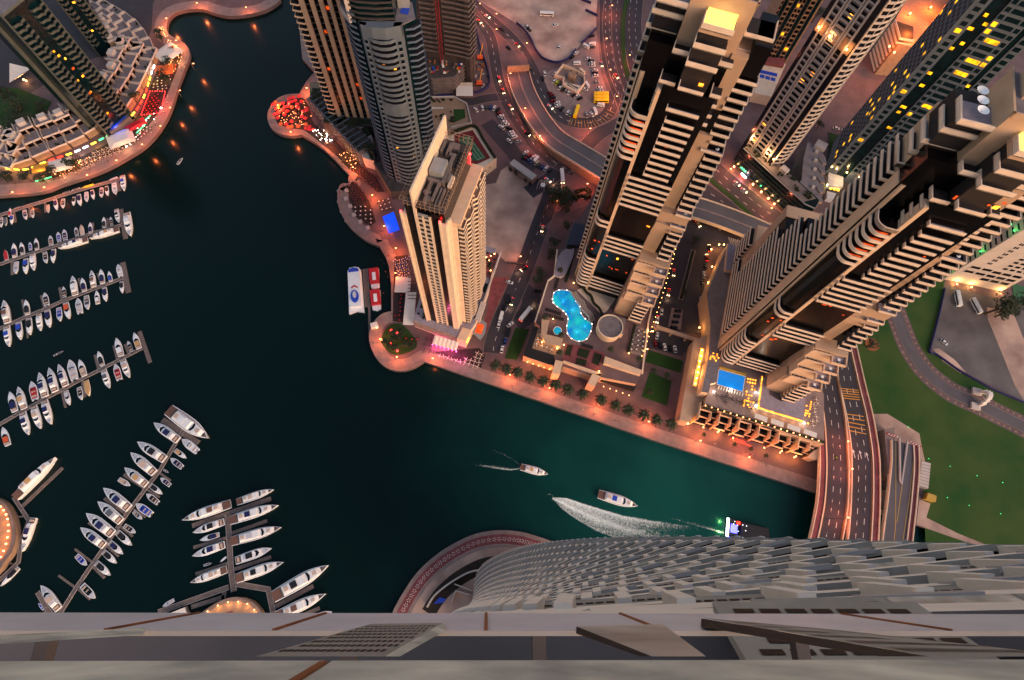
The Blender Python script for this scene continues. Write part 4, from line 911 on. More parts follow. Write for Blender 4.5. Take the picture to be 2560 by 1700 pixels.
def concrete_shell():
    t = thing('unfinished_tower', 'bare concrete tower under construction with a red hoist, top centre', 'tower')
    MB().prism([(-41, 318), (-20, 313.5), (-11.5, 311), (-8, 319), (-12, 335), (-38, 338)], 0, 130).build('concrete_core', 'concrete_dark', t)
    sl = band([(-42.5, 320), (-41.5, 317), (-33, 315.2), (-32.5, 316.5), (-28, 315.5), (-27.7, 314), (-20, 312.4), (-11.2, 309.8), (-7, 318)], [(-12, 318), (-38, 320)], hp=1, th=-.2).mesh('floor_slab', ['concrete', 'concrete_dark'])
    for k in range(36): link(sl, 'floor_slab', t, (0, 0, 22+k*3.4))
    hs = MB()
    for x in (-31.3, -29.3): hs.box(x-.12, x+.12, 312.6, 312.9, 0, 128)
    for k in range(60): hs.bar((-31.3, 312.7, k*2.1), (-29.3, 312.7, k*2.1+2.1), .1)
    hs.build('hoist_mast', 'crane_red', t)
    MB().box(-9.6, -9.2, 310, 310.5, 0, 125).box(-14, -13.6, 310.5, 311, 0, 125).build('scaffold', 'steel_dark', t)
    p = MB(); p.prism(PP('12', [(1385, 590), (1440, 640), (1620, 625), (1700, 520), (1710, 450), (1380, 470)], 15), 0, 15, 0, 1); 
    for k in range(5): p.ribbon(PP('12', [(1380, 580), (1440, 640), (1625, 625), (1705, 520)], 15), 1.2, 1.5+k*3.1, 0, h=.9)
    p.build('podium', ['concrete', 'concrete_dark'], t)
    for k in range(30):
        q = P('12', random.uniform(1400, 1680), random.uniform(480, 600), 15); MB().obox(q[0], q[1], random.uniform(.6, 3), random.uniform(.4, 1.4), random.random()*3, 15, 15.6+random.random()).build('material_pile', random.choice(['yellow_paint', 'rust', 'fabric_white', 'blue_cover', 'concrete', 'red_cover', 'stone_tan']), t)
    cb = thing('site_cabin', 'cream two-storey site cabin with a white roof below the concrete podium', 'cabin')
    MB().prism(PP('12', [(1640, 780), (1770, 780), (1770, 720), (1640, 720)], 0), 0, 5).build('body', 'cream', cb); MB().prism(PP('12', [(1635, 785), (1772, 785), (1770, 705), (1636, 705)], 5), 5, 5.3).build('roof', 'fabric_white', cb)
    a_, b_ = P('12', 1640, 782), P('12', 1770, 782)
    many(cb, 'window', unitwin('glass_dark', 'steel_dark'), facade(cb, a_, b_, .2, 4.8, 4, 2, '', .3, .5, off=.08))
    tag(MB().ribbon(PP('12', [(1470, 785), (1610, 780)]), .5, 0, h=1.8).build('hoarding', 'hoarding'), 'dark blue hoarding left of the cream site cabin', 'hoarding')
    tag(MB().ribbon(smooth(PP('12', [(1775, 765), (1850, 745), (1910, 690), (1890, 560), (1830, 380), (1800, 240)]), 3), .5, 0, h=1.8).build('hoarding', 'hoarding'), 'dark blue hoarding curving round the construction yard', 'hoarding')
    for k, (x, y, c) in enumerate(((1825, 690, 'orange_cover'), (1830, 480, 'orange_cover'))):
        q = P('12', x, y); d = thing('excavator', ('orange crane truck standing inside the curved blue hoarding', 'small orange digger beside the bare concrete tower')[k], 'excavator', q)
        MB().box(-2, 2, -1.2, 1.2, .8, 2.6).build('body', c, d); MB().box(-2.3, 2.3, -1.5, -.8, 0, .8).box(-2.3, 2.3, .8, 1.5, 0, .8).build('track', 'dark', d); MB().bar((0, 0, 2.2), (2, 7, 7), .3).build('boom', 'yellow_paint', d)
    for k in range(26):
        q = P('12', random.uniform(1760, 1900), random.uniform(500, 720)); tag(MB().obox(q[0], q[1], random.uniform(.7, 3), random.uniform(.5, 1.5), random.random()*3, 0, random.uniform(.3, 1.2)).build('debris', random.choice(['concrete', 'stone_tan', 'steel_dark', 'rust', 'white_clad'])), 'loose building material lying in the fenced construction yard', 'debris', 'building material in the yard')
concrete_shell()
def hoard(v, pts, label, m='hoarding', h=2): tag(MB().ribbon(smooth(PP(v, pts), 3), .5, 0, h=h).build('hoarding', m), label, 'hoarding')
hoard('13', [(570, 260), (640, 320), (720, 420), (770, 530), (830, 620), (900, 665), (1000, 690), (1090, 670), (1150, 630), (1215, 545)], 'long curved dark blue hoarding round the tip of the sandy plot')
hoard('13', [(1280, 480), (1360, 400), (1440, 315)], 'short dark blue hoarding on the right side of the sandy plot')
hoard('13', [(1270, 0), (1380, 45)], 'dark blue hoarding at the top edge of the picture'); hoard('13', [(1320, 120), (1450, 180)], 'dark blue hoarding with a gap near the boulevard')
hoard('31', [(1240, 270), (1200, 450), (1150, 650), (1115, 785), (1160, 800), (1260, 870), (1360, 940), (1500, 1020), (1650, 1100), (1890, 1200)], 'blue site fence covered with stickers round the gravel yard', 'hoarding', 1.6)
# small office in the sandy car park
def u_house():
    t = thing('site_office', 'low cream U shaped building in the middle of the sandy car park', 'building')
    z = 3.2
    o = PP('13', [(1075, 735), (1220, 800), (1300, 850), (1310, 930), (1240, 1020), (1070, 920), (1085, 880), (985, 850)], 0)
    MB().ribbon(o, .5, 0, closed=True, h=z).build('wall', 'cream', t)
    MB().prism(PP('13', [(1150, 780), (1225, 810), (1200, 865), (1130, 830)], z), 0, z+.8).build('roof_block', 'stone_tan', t)
    MB().prism(PP('13', [(1080, 890), (1290, 930), (1235, 1005), (1075, 912)], z), 0, z-.4).build('flat_roof', 'cream', t); MB().prism(PP('13', [(1130, 900), (1245, 950), (1230, 975), (1120, 920)], z), z-.39, z-.2).build('roof_panel', 'steel_dark', t)
u_house()
def pavilion():
    t = thing('sales_pavilion', 'long grey pavilion with arches along the edge of the sandy plot', 'building')
    a_, b_ = P('g', 190, 130, 4), P('g', 470, 330, 4); ang = math.atan2(b_[1]-a_[1], b_[0]-a_[0]); cx, cy = (a_[0]+b_[0])/2, (a_[1]+b_[1])/2; L = math.hypot(b_[0]-a_[0], b_[1]-a_[1])
    t.location = (cx, cy, 0); t.rotation_euler.z = ang
    MB().box(-L/2, -L/2+5, -2.6, 2.6, 0, 5).box(-L/2+5, L/2-8, -1.6, 2.6, 0, 4.4).box(L/2-8, L/2, -2.8, 2.8, 0, 5.2).box(-2, 2, -3, 1, 0, 4.6).build('body', 'concrete', t)
    MB().box(-L/2, L/2, -2.4, 2.4, 5.21, 5.35).build('roof', 'white_clad', t)
    for x in (-9, -4, 4, 8): MB().box(x, x+2, -3.2, -2.9, .1, 3).build('arch', 'dark', t)
    sgn = thing('sculpture', 'tall white hooped sculpture with a disc at the corner of the sandy plot', 'sculpture', P('g', 570, 440))
    MB().prism([(1.6*math.cos(a*.6), 1.6*math.sin(a*.6)) for a in range(10)], 3, 3.4).build('disc', 'white_gel', sgn)
    b_ = MB()
    for k in range(4):
        pr = None
        for j in range(9):
            a = math.pi*j/8; q = (-2+k*1.6+3*math.cos(a)*.6, 1+5*math.cos(a)*.4, 6*math.sin(a)); 
            if pr: b_.bar(pr, q, .1)
            pr = q
    b_.build('hoop', 'fabric_white', sgn)
pavilion()
# garden block and tennis court beside the fin tower
def garden_block():
    t = thing('podium_building', 'low podium with roof gardens and loungers behind the curved grey tower', 'building')
    z = 9; MB().prism(PP('12', [(1400, 800), (1615, 795), (1720, 850), (1760, 1010), (1590, 1050), (1380, 1100)], z), 0, z, 0, 1).build('body', ['cream', 'stone_tan'], t)
    MB().ribbon(PP('12', [(1405, 800), (1615, 795), (1720, 850), (1760, 1010), (1590, 1045)], z), .6, z, h=1.1).build('parapet', 'white_wall', t)
    MB().prism(PP('12', [(1615, 895), (1705, 893), (1710, 960), (1620, 1000)], z), z, z+.2).build('roof_lawn', 'tennis_green' if 0 else 'lawn', t)
    hd = MB()
    for k in range(26):
        q = random.choice([P('12', random.uniform(1420, 1600), random.uniform(805, 840), z), P('12', random.uniform(1590, 1610), random.uniform(870, 1000), z), P('12', random.uniform(1430, 1560), random.uniform(940, 980), z)]); hd.ball(q[0], q[1], z+.6, random.uniform(.5, 1.2))
    hd.build('roof_shrubs', 'hedge', t, kind='stuff'); MB().prism(PP('12', [(1440, 905), (1510, 905), (1510, 950), (1440, 950)], z), z, z+.8).build('roof_shelter', 'stone_tan', t)
    for k in range(8):
        q = P('12', 1440+k*12, 885, z); MB().obox(q[0], q[1], .6, 1.6, 0, z+.05, z+.35).build('lounger', 'fabric_white', t)
    c = thing('podium_building', 'podium with a fenced green and red tennis court on its roof beside the fin tower', 'building')
    z = 10; MB().prism(PP('12', [(1560, 1110), (1790, 1040), (1965, 1290), (1840, 1380), (1700, 1420), (1560, 1400)], z), 0, z, 0, 0).build('body', 'cream', c)
    MB().prism(PP('12', [(1620, 1100), (1770, 1062), (1915, 1290), (1830, 1330), (1700, 1380), (1620, 1300)], z), z, z+.06).build('court_surround', 'tennis_red', c)
    MB().prism(PP('12', [(1660, 1130), (1740, 1105), (1880, 1290), (1810, 1315), (1690, 1290)], z), z+.06, z+.1).build('court', 'tennis_green', c)
    MB().ribbon(PP('12', [(1690, 1140), (1740, 1120), (1860, 1285), (1810, 1305)], z), .15, z+.11, closed=True, h=.02).ribbon(PP('12', [(1715, 1130), (1835, 1295)], z), .12, z+.11, h=.02).build('court_line', 'fabric_white', c)
    hg = MB()
    pth = smooth(PP('12', [(1590, 1100), (1680, 1060), (1790, 1040), (1860, 1150), (1950, 1290)], z), 10)
    for x, y in pth: hg.ball(x, y, z+1, 1.1)
    hg.build('hedge', 'hedge', c)
    for k in range(3):
        q = P('12', 1865+k*35, 1395-k*28, 6); MB().obox(q[0], q[1]-.1, 3, .3, .55, 5+.0, 5.6).build('slot_window', 'dark', c)
garden_block()

# ---------------------------------------------------------------- pools, podiums and villas of the hotels
pm_ = mat('pool_water', (10, 110, 185), .1, .3, .16, emit=(16, 150, 190), es=.28, var2=(30, 190, 185));  # water glows by itself, standing in for lamps below the surface
def hotel_podium_mid():
    t = thing('hotel_podium', 'beige hotel podium carrying the curvy turquoise pool and sun terrace', 'building'); z = 9
    out = PP('23', [(560, -60), (470, 30), (430, 170), (385, 190), (365, 380), (320, 415), (225, 715), (262, 742), (205, 900), (140, 955), (365, 1030), (350, 1062), (405, 1088), (430, 1035), (640, 1102), (610, 1152), (665, 1176), (702, 1112), (960, 1162), (1000, 1090), (1045, 720), (1110, 440), (1300, 0), (1350, -300), (700, -300)], z)
    MB().prism(out, 0, z, 0, 1).build('body', ['beige', 'paving'], t)
    MB().ribbon(PP('23', [(385, 190), (365, 380), (320, 415), (225, 715)], z), .8, z, h=1.2).build('parapet', 'cream', t)
    MB().ribbon(PP('23', [(1000, 1090), (1045, 720), (1110, 440), (1260, 80)], z), .8, z, h=1.2).build('parapet', 'cream', t)
    pool = smooth(PP('23', [(352, 545), (362, 500), (400, 480), (455, 482), (515, 510), (520, 560), (550, 600), (560, 650), (590, 690), (638, 725), (630, 780), (600, 835), (545, 853), (490, 832), (460, 795), (455, 740), (465, 690), (450, 655), (430, 632), (385, 600), (358, 572)], z), 3, True)
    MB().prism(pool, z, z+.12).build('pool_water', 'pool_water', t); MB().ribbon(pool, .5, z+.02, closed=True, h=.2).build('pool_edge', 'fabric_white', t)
    sp = smooth(PP('23', [(358, 775), (372, 750), (395, 747), (415, 762), (416, 785), (398, 803), (372, 800)], z), 3, True)
    MB().prism(sp, z, z+.12).build('pool_water', 'pool_water', t); MB().ribbon(sp, .4, z+.02, closed=True, h=.2).build('pool_edge', 'fabric_white', t)
    for i in range(0, len(pool), 3): 
        MB().ball(pool[i][0], pool[i][1], z+.25, .16).build('pool_light', 'lamp_white', t)
    for x, y in ((430, 560), (500, 620), (530, 780), (590, 740)):
        p = P('23', x, y, z); point_light(t, (p[0], p[1], z+1.2), (.25, .9, 1), 30)
    stp = PP('23', [(520, 490), (555, 540), (580, 560), (600, 610), (640, 650), (660, 700)], z)
    for k in range(5): MB().ribbon(smooth(offset(stp, -.2-k*.75), 4), .55, z, h=.4+k*.35).build('step', 'stone_tan' if k % 2 else 'white_clad', t)
    hd = MB()
    for x, y in smooth(offset(stp, 4.4), 8): hd.ball(x, y, z+2.2, .9)
    hd.build('hedge', 'hedge', t)
    lounge = PP('23', [(530, 480), (600, 450), (820, 520), (800, 560), (740, 640), (700, 650)], z); MB().prism(lounge, z, z+.1).build('lounge_deck', 'cream', t)
    MB().prism(PP('23', [(450, 870), (545, 880), (735, 935), (690, 1070), (420, 1000)], z), z, z+.06).build('red_terrace', 'paving_red', t)
    for (q) in ([(545, 900), (625, 920), (600, 980), (530, 955)], [(460, 880), (500, 885), (480, 960), (440, 945)], [(660, 935), (710, 950), (685, 1030), (640, 1010)], [(530, 975), (600, 990), (590, 1030), (520, 1015)]): MB().prism(PP('23', q, z), z+.06, z+.5).build('planting_bed', 'hedge', t)
    MB().prism(PP('23', [(215, 740), (250, 752), (205, 905), (365, 955), (370, 1000), (350, 1028), (140, 957)], z), z, z+.1).build('dark_roof', 'dark', t)
    MB().prism(PP('23', [(250, 755), (300, 770), (290, 850), (420, 890), (370, 950), (205, 900)], z), z, z+.12).build('dining_deck', 'stone_tan', t)
    MB().prism(PP('23', [(275, 690), (330, 700), (310, 800), (430, 830), (415, 890), (300, 860), (270, 800)], z+4), z, z+4).build('pool_bar', 'beige', t)
    MB().prism(PP('23', [(350, 1080), (375, 985), (430, 1000), (420, 1035), (405, 1090)], z+2), 0, z+2).build('portal', 'beige_panel', t)
    MB().prism(PP('23', [(425, 1000), (435, 990), (715, 1085), (700, 1105)], z+2), z-1, z+2).build('portal', 'beige_panel', t); MB().prism(PP('23', [(715, 1085), (660, 1175), (608, 1155), (640, 1090)], z+2), 0, z+2).build('portal', 'beige_panel', t)
    MB().prism(PP('23', [(735, 960), (1000, 1060), (990, 1095), (725, 1010)], z+3), z-4, z+3).build('front_block', 'beige_panel', t)
    MB().prism(PP('23', [(730, 1015), (985, 1095), (965, 1155), (720, 1080)], z-2), z-5, z-1.6).build('front_roof', 'roof_grey', t)
    MB().prism(PP('23', [(720, 1085), (960, 1160), (940, 1215), (700, 1140)], 3), 2, 5).build('dark_roof', 'dark', t)
    # lobby drum
    c = P('23', 770, 745, z+6); dr = [(c[0]+7*math.cos(R(a)), c[1]+7*math.sin(R(a))) for a in range(0, 360, 15)]
    MB().prism(dr, 0, z+6, 0, 1).build('lobby_drum', ['beige_panel', 'roof_grey'], t); MB().prism(PP('23', [(790, 665), (885, 690), (865, 800), (770, 780)], z+5.8), 0, z+5.8, 0, 1).build('lobby_block', ['beige_panel', 'roof_grey'], t)
    MB().ribbon(dr, .5, z+6, closed=True, h=.9).build('parapet', 'cream', t)
    MB().prism(smooth(PP('23', [(370, 375), (372, 310), (395, 235), (450, 182), (512, 182), (480, 290), (430, 380)], z+1), 3, True), z, z+1.4, 0, 1).build('curved_roof', ['cream', 'terrace'], t)
    MB().prism(PP('23', [(510, -10), (595, 15), (555, 155), (455, 150)], z+3), z, z+3.4).build('skylight', 'solar', t)
    MB().prism(PP('23', [(925, 730), (1045, 770), (1010, 960), (900, 930)], z), z, z+.06).build('dining_terrace', 'paving_pale', t)
    # front colonnade with lamps
    for (x0, y0, x1, y1, k_) in ((150, 975, 350, 1040, 5), (700, 1150, 930, 1230, 5)):
        for k in range(k_):
            u = (k+.5)/k_; p = P('23', x0+(x1-x0)*u, y0+(y1-y0)*u+22, 3); MB().ball(p[0], p[1], 3.2, .3).build('wall_lamp', 'lamp_orange', t); 
            if k % 2 == 0: point_light(t, (p[0]+.3, p[1]-1, 3.2), (1, .42, .12), 160)
    for x, y in ((632, 470), (800, 520), (355, 690), (385, 905), (275, 860), (1070, 780), (1045, 775), (1080, 780), (1120, 470), (435, 878), (1040, 910), (1258, 112), (690, 1070), (905, 940), (505, 430)):
        p = P('23', x, y, z+1.5); MB().ball(p[0], p[1], z+1.8, .3).build('terrace_lamp', 'lamp_warm', t); point_light(t, (p[0], p[1], z+2.6), (1, .5, .16), 110)
    for k in range(24):
        u = k/23; p = P('23', 1000+(1225-1000)*u+30*math.sin(u*2), 960-(960-150)*u, z); MB().ball(p[0], p[1], z+.5, .16).build('edge_light', 'lamp_warm', t)
    g = MB()
    for k in range(26): 
        u = k/25; p = P('23', 510-60*u, 190+230*u, z); g.ball(p[0], p[1], z+.6, .8)
    for k in range(20):
        u = k/19; p = P('23', 950-50*u, 740+190*u, z); g.ball(p[0], p[1], z+.8, .8)
    for k in range(14): p = P('23', 480+random.uniform(-15, 15), 170+random.uniform(-10, 15), z); g.ball(p[0], p[1], z+1.2, 1.1)
    g.build('hedge', 'hedge', t)
hotel_podium_mid()
def hotel_podium_right():
    t = thing('hotel_podium', 'beige hotel podium with the rectangular blue pool and terraced villas below', 'building'); z = 15
    MB().prism(PP('24', [(455, 125), (540, 110), (640, 300), (800, 700), (1000, 900), (1062, 1080), (1062, 1395), (300, 1150), (330, 1065), (392, 880), (330, 860), (345, 640), (320, 440)], z), 0, z, 0, 1).build('body', ['beige', 'paving_pale'], t)
    MB().prism(PP('24', [(240, 735), (332, 700), (332, 1062), (296, 1150), (215, 1250), (150, 1238)], 10), 0, 10, 0, 0).build('west_wing', 'beige', t)
    MB().prism(PP('24', [(330, 862), (400, 880), (385, 1000), (345, 1010), (332, 1070), (290, 1060)], z+4), z-8, z+4, 0, 1).build('stair_block', ['beige_panel', 'roof_grey'], t)
    MB().prism(PP('24', [(455, 120), (600, 120), (540, 300), (440, 290)], z+3), z, z+3, 0, 1).build('roof_plant', ['beige_panel', 'terrace'], t)
    gr = MB()
    for k in range(9): p = P('24', 470+k*14, 105+k*4, z+4); gr.obox(p[0], p[1], .3, 5, .2, z+3, z+4)
    gr.build('roof_grille', 'cream', t)
    MB().prism(PP('24', [(395, 925), (402, 912), (568, 962), (548, 1062), (383, 1015)], z), z, z+.15).build('pool_edge', 'fabric_white', t)
    MB().prism(PP('24', [(400, 920), (563, 966), (546, 1058), (387, 1012)], z+.16), z+.15, z+.2).build('pool_water', mat('pool_blue', (20, 110, 190), .1, .05, .25, emit=(20, 110, 190), es=.38), t)  # emissive blue replaces the underwater lighting of this pool
    MB().prism(PP('24', [(405, 900), (570, 945), (565, 958), (400, 914)], z+1), z, z+1).build('pool_wall', 'yellow_line', t)
    gl = MB().obox(0, 0, .7, .7, -.3, .1, .3).mesh('floor_light', 'win_amber')
    for (x0, y0, nx_, ny_, dx_, dy_) in ((350, 815, 5, 5, 12, 10), (580, 980, 4, 8, 16, 20), (560, 1115, 6, 4, 12, 12), (955, 1120, 3, 10, 12, 15)):
        for i in range(nx_):
            for j in range(ny_):
                if random.random() < .45: p = P('24', x0+i*dx_-(j*2), y0+j*dy_+i*3, z); link(gl, 'floor_light', t, (p[0], p[1], z))
    # low slab roof at the foot of the tower, outlined by warm light
    q = [(668, 965), (712, 978), (716, 1080), (790, 1120), (945, 1100), (932, 1245), (640, 1165)]
    MB().prism(PP('24', q, z+2.5), z, z+2.5).build('low_roof', 'terrace', t)
    MB().ribbon(PP('24', [(672, 962), (646, 1162), (930, 1248)], z+2.6), .5, z+2, h=.9).build('light_strip', 'win_amber', t)
    for k in range(6):
        u = k/5; p = P('24', 635+290*u, 1175+85*u, z+1); point_light(t, (p[0], p[1]-.6, z+1.5), (1, .6, .22), 90)
    for x, y in ((470, 1050), (625, 1155), (360, 1065), (625, 1070), (930, 1262)):
        p = P('24', x, y, z); MB().ball(p[0], p[1], z+1.4, .5).build('terrace_lamp', 'lamp_white', t); point_light(t, (p[0], p[1], z+2.4), (1, .8, .6), 160)
    # long yellow lit slots of the west side
    for (x0, y0, x1, y1) in ((405, 240, 382, 375), (350, 470, 335, 625), (292, 785, 242, 1030)):
        n_ = 7
        a_, b_ = P('24', x0, y0, 10), P('24', x1, y1, 10); ang = math.atan2(b_[1]-a_[1], b_[0]-a_[0]); L = math.hypot(b_[0]-a_[0], b_[1]-a_[1])
        MB().obox((a_[0]+b_[0])/2, (a_[1]+b_[1])/2, L, 2.6, ang, 9, 10.4).build('light_slot_frame', 'beige_panel', t)
        MB().obox((a_[0]+b_[0])/2, (a_[1]+b_[1])/2, L*.96, 1.3, ang, 10.42, 10.6).build('light_slot', 'win_amber', t)
        for k in range(n_):
            u = (k+.5)/n_; x, y = a_[0]+(b_[0]-a_[0])*u, a_[1]+(b_[1]-a_[1])*u
            MB().ball(x, y, 10.9, .4).build('slot_lamp', 'lamp_warm', t)
            if k % 3 == 1: point_light(t, (x, y, 12), (1, .6, .18), 200)
    for x, y in ((320, 425), (330, 370), (355, 270), (350, 160), (400, 130), (430, 130), (275, 655), (300, 495), (170, 1110), (200, 1125), (225, 1158), (195, 980), (175, 1072), (205, 1250), (200, 1262)):
        p = P('24', x, y, 4); MB().ball(p[0], p[1], 4, .4).build('wall_lamp', 'lamp_warm', t); point_light(t, (p[0]-.8, p[1], 4.6), (1, .5, .12), 240)
    cv = smooth(PP('24', [(395, 430), (360, 500), (362, 580), (410, 620), (440, 560), (430, 440)], 13), 3, True); MB().prism(cv, 8, 13).build('curved_roof', 'roof_grey', t)
    # awnings and hedge lamps of the front terrace
    for k in range(4): 
        x = 622+k*104; y = 1195+k*33; MB().prism(PP('24', [(x+5, y), (x+85, y+28), (x+80, y+58), (x, y+28)], z+2.6), z+2.4, z+2.6).build('awning', 'fabric_white', t)
    hd = MB()
    for k in range(60):
        u = k/59; p = P('24', 305+750*u, 1150+230*u, z); hd.ball(p[0], p[1], z+.7, .75)
    hd.build('hedge', 'hedge', t)
    for k in range(19):
        u = k/18; p = P('24', 310+715*u, 1140+222*u, z+1); MB().ball(p[0], p[1]-.7, z+1.2, .36).build('hedge_lamp', 'lamp_orange', t)
        if k % 3 == 0: point_light(t, (p[0], p[1]-1.4, z+2), (1, .5, .15), 140)
    # terraced villas: five units stepping down to the promenade
    for k in range(6):
        u = k/6; a_ = P('24', 300+u*745, 1160+u*238, z); b_ = P('24', 215+u*725, 1262+u*222, 0); b2 = P('24', 215+(u+1/6)*725, 1262+(u+1/6)*222, 0)
        ang = math.atan2(b2[1]-b_[1], b2[0]-b_[0]); W_ = math.hypot(b2[0]-b_[0], b2[1]-b_[1]); cs, sn = math.cos(ang), math.sin(ang)
        dpt = 8.5
        v = MB()
        T_ = lambda x, y: (b_[0]+cs*x-sn*y, b_[1]+sn*x+cs*y)
        def bx(x0, x1, y0, y1, z0, z1, m=0): v.prism([T_(x0, y0), T_(x1, y0), T_(x1, y1), T_(x0, y1)], z0, z1, m)
        for j in range(3):
            y0 = j*2.7; zt = 4.6+j*3.6; bx(.3, W_-.2, y0+.5, dpt+2, zt-3.6, zt-.3, 1); bx(.2, W_*.62, y0, y0+.35, zt-.7, zt+.8, 0); bx(W_*.62, W_-.2, y0+1.2, y0+1.55, zt-.7, zt+.8, 0); bx(.3, W_-.3, y0+.4, y0+2.8, zt-.4, zt-.1, 2)
        bx(-.15, .25, -.2, dpt+1, 0, z-1.5, 0); bx(W_*.6, W_*.6+.3, 1, dpt+1, 2, z-2.5, 0); bx(W_*.15, W_*.8, dpt-2.6, dpt+1.4, z-3, z-.6, 3)
        v.build('terraced_unit', ['beige_panel', 'glass_dark', 'deck_dark', 'black_cover'], t)
    for x, y in ((300, 1285), (390, 1315), (397, 1308), (488, 1352), (685, 1415), (795, 1435), (785, 1445), (875, 1475), (885, 1468), (940, 1445), (205, 1262)):
        p = P('24', x, y, 3); MB().ball(p[0], p[1], 3, .4).build('wall_lamp', 'lamp_orange', t); point_light(t, (p[0]-.2, p[1]-1.4, 3.4), (1, .32, .06), 420)
    a_, b_ = P('24', 490, 1365, 3), P('24', 585, 1398, 3); ang = math.atan2(b_[1]-a_[1], b_[0]-a_[0]); rs = MB().obox((a_[0]+b_[0])/2, (a_[1]+b_[1])/2, 11, .3, ang, 2.6, 3)
    for k in range(6): p = (a_[0]+(b_[0]-a_[0])*(.2+k*.11), a_[1]+(b_[1]-a_[1])*(.2+k*.11)+1); rs.obox(p[0], p[1], .9, .3, ang+.7, 2.6, 3.2)
    rs.build('red_sign', 'sign_red', t); point_light(t, ((a_[0]+b_[0])/2, a_[1]-1, 3.2), (1, .1, .04), 300)
    MB().prism(PP('24', [(930, 1480), (970, 1440), (1040, 1420), (1040, 1490), (975, 1500)], 2), 0, 7).build('end_wall', 'beige_panel', t)
hotel_podium_right()
def pergola():
    t = thing('gate_beam', 'long beige gate beam across the forecourt between the two hotel podiums', 'gate')
    a_, b_ = P('24', 0, 650, 5), P('24', 290, 745, 5); ang = math.atan2(b_[1]-a_[1], b_[0]-a_[0]); L = math.hypot(b_[0]-a_[0], b_[1]-a_[1]); cx, cy = (a_[0]+b_[0])/2, (a_[1]+b_[1])/2
    MB().obox(cx, cy, L, 2, ang, 4.6, 5.8).build('beam', 'beige', t)
    for u in (-.48, -.15, .18, .48): MB().obox(cx+math.cos(ang)*L*u, cy+math.sin(ang)*L*u, 1, 1.6, ang, 0, 4.6).build('post', 'beige', t)
    h = MB(); sp = []
    for k in range(34):
        u = k/33; p = P('24', 232-75*u, 180+290*u); h.ball(p[0], p[1], .9, 1.0)
    tag(h.build('hedge', 'hedge'), 'long clipped hedge down the middle of the hotel forecourt', 'hedge')
    MB().ribbon(PP('24', [(236, 165), (155, 480)]), 3, .05, h=.25).build('median', 'paving_pale', kind='structure')
    MB().prism(PP('24', [(100, 530), (170, 545), (155, 670), (75, 650)]), .05, .2).build('parking_island', 'paving_pale', kind='structure')
pergola()
def long_podium():
    t = thing('waterfront_block', 'low grey terraced block along the promenade at the foot of the striped tower', 'building')
    zt = 11; A, B = P('j', 485, 255, zt), P('j', 955, 760, zt); ang = math.atan2(B[1]-A[1], B[0]-A[0]); L = math.hypot(B[0]-A[0], B[1]-A[1]); t.location = (A[0], A[1], 0); t.rotation_euler.z = ang
    MB().box(0, L, .6, 12, 0, zt, 0).build('body', 'concrete_dark', t)
    for k in range(3): MB().box(0, L, -.2, .8, 2.4+k*3.2, 3.7+k*3.2).build('floor_band', 'concrete', t)
    fr = MB()
    for k in range(14): x = L*k/13; fr.box(x-.35, x+.35, -.5, 12, 0, zt+1)
    fr.box(0, L, .2, .8, zt, zt+1); fr.build('party_wall', 'grey_clad', t)
    g = MB()
    for k in range(12): g.ball(L*(k+.5)/13, 3, zt+.6, .9)
    g.build('roof_shrubs', 'hedge', t, kind='stuff')
    g2 = thing('roof_garden', 'angular roof garden with dark hedges between the striped and curved towers', 'garden')
    MB().prism(PP('j', [(500, 90), (590, 90), (620, 260), (500, 260)], 10), 0, 10).build('deck', 'stone_tan', g2)
    MB().prism(PP('j', [(530, 160), (610, 165), (600, 250), (520, 250)], 10), 10, 11).build('hedge', 'hedge', g2)
    MB().prism(PP('j', [(760, 410), (960, 380), (1080, 600), (1100, 830), (1000, 800), (950, 700), (870, 540)], 9), 0, 9).build('deck', 'white_wall', g2)
    for q in ([(800, 470), (930, 400), (940, 500), (870, 530)], [(940, 560), (1040, 510), (1070, 590), (1000, 620)], [(1010, 650), (1070, 620), (1100, 830), (1070, 820)]): MB().prism(PP('j', q, 9), 9, 10).build('hedge', 'hedge', g2)
long_podium()

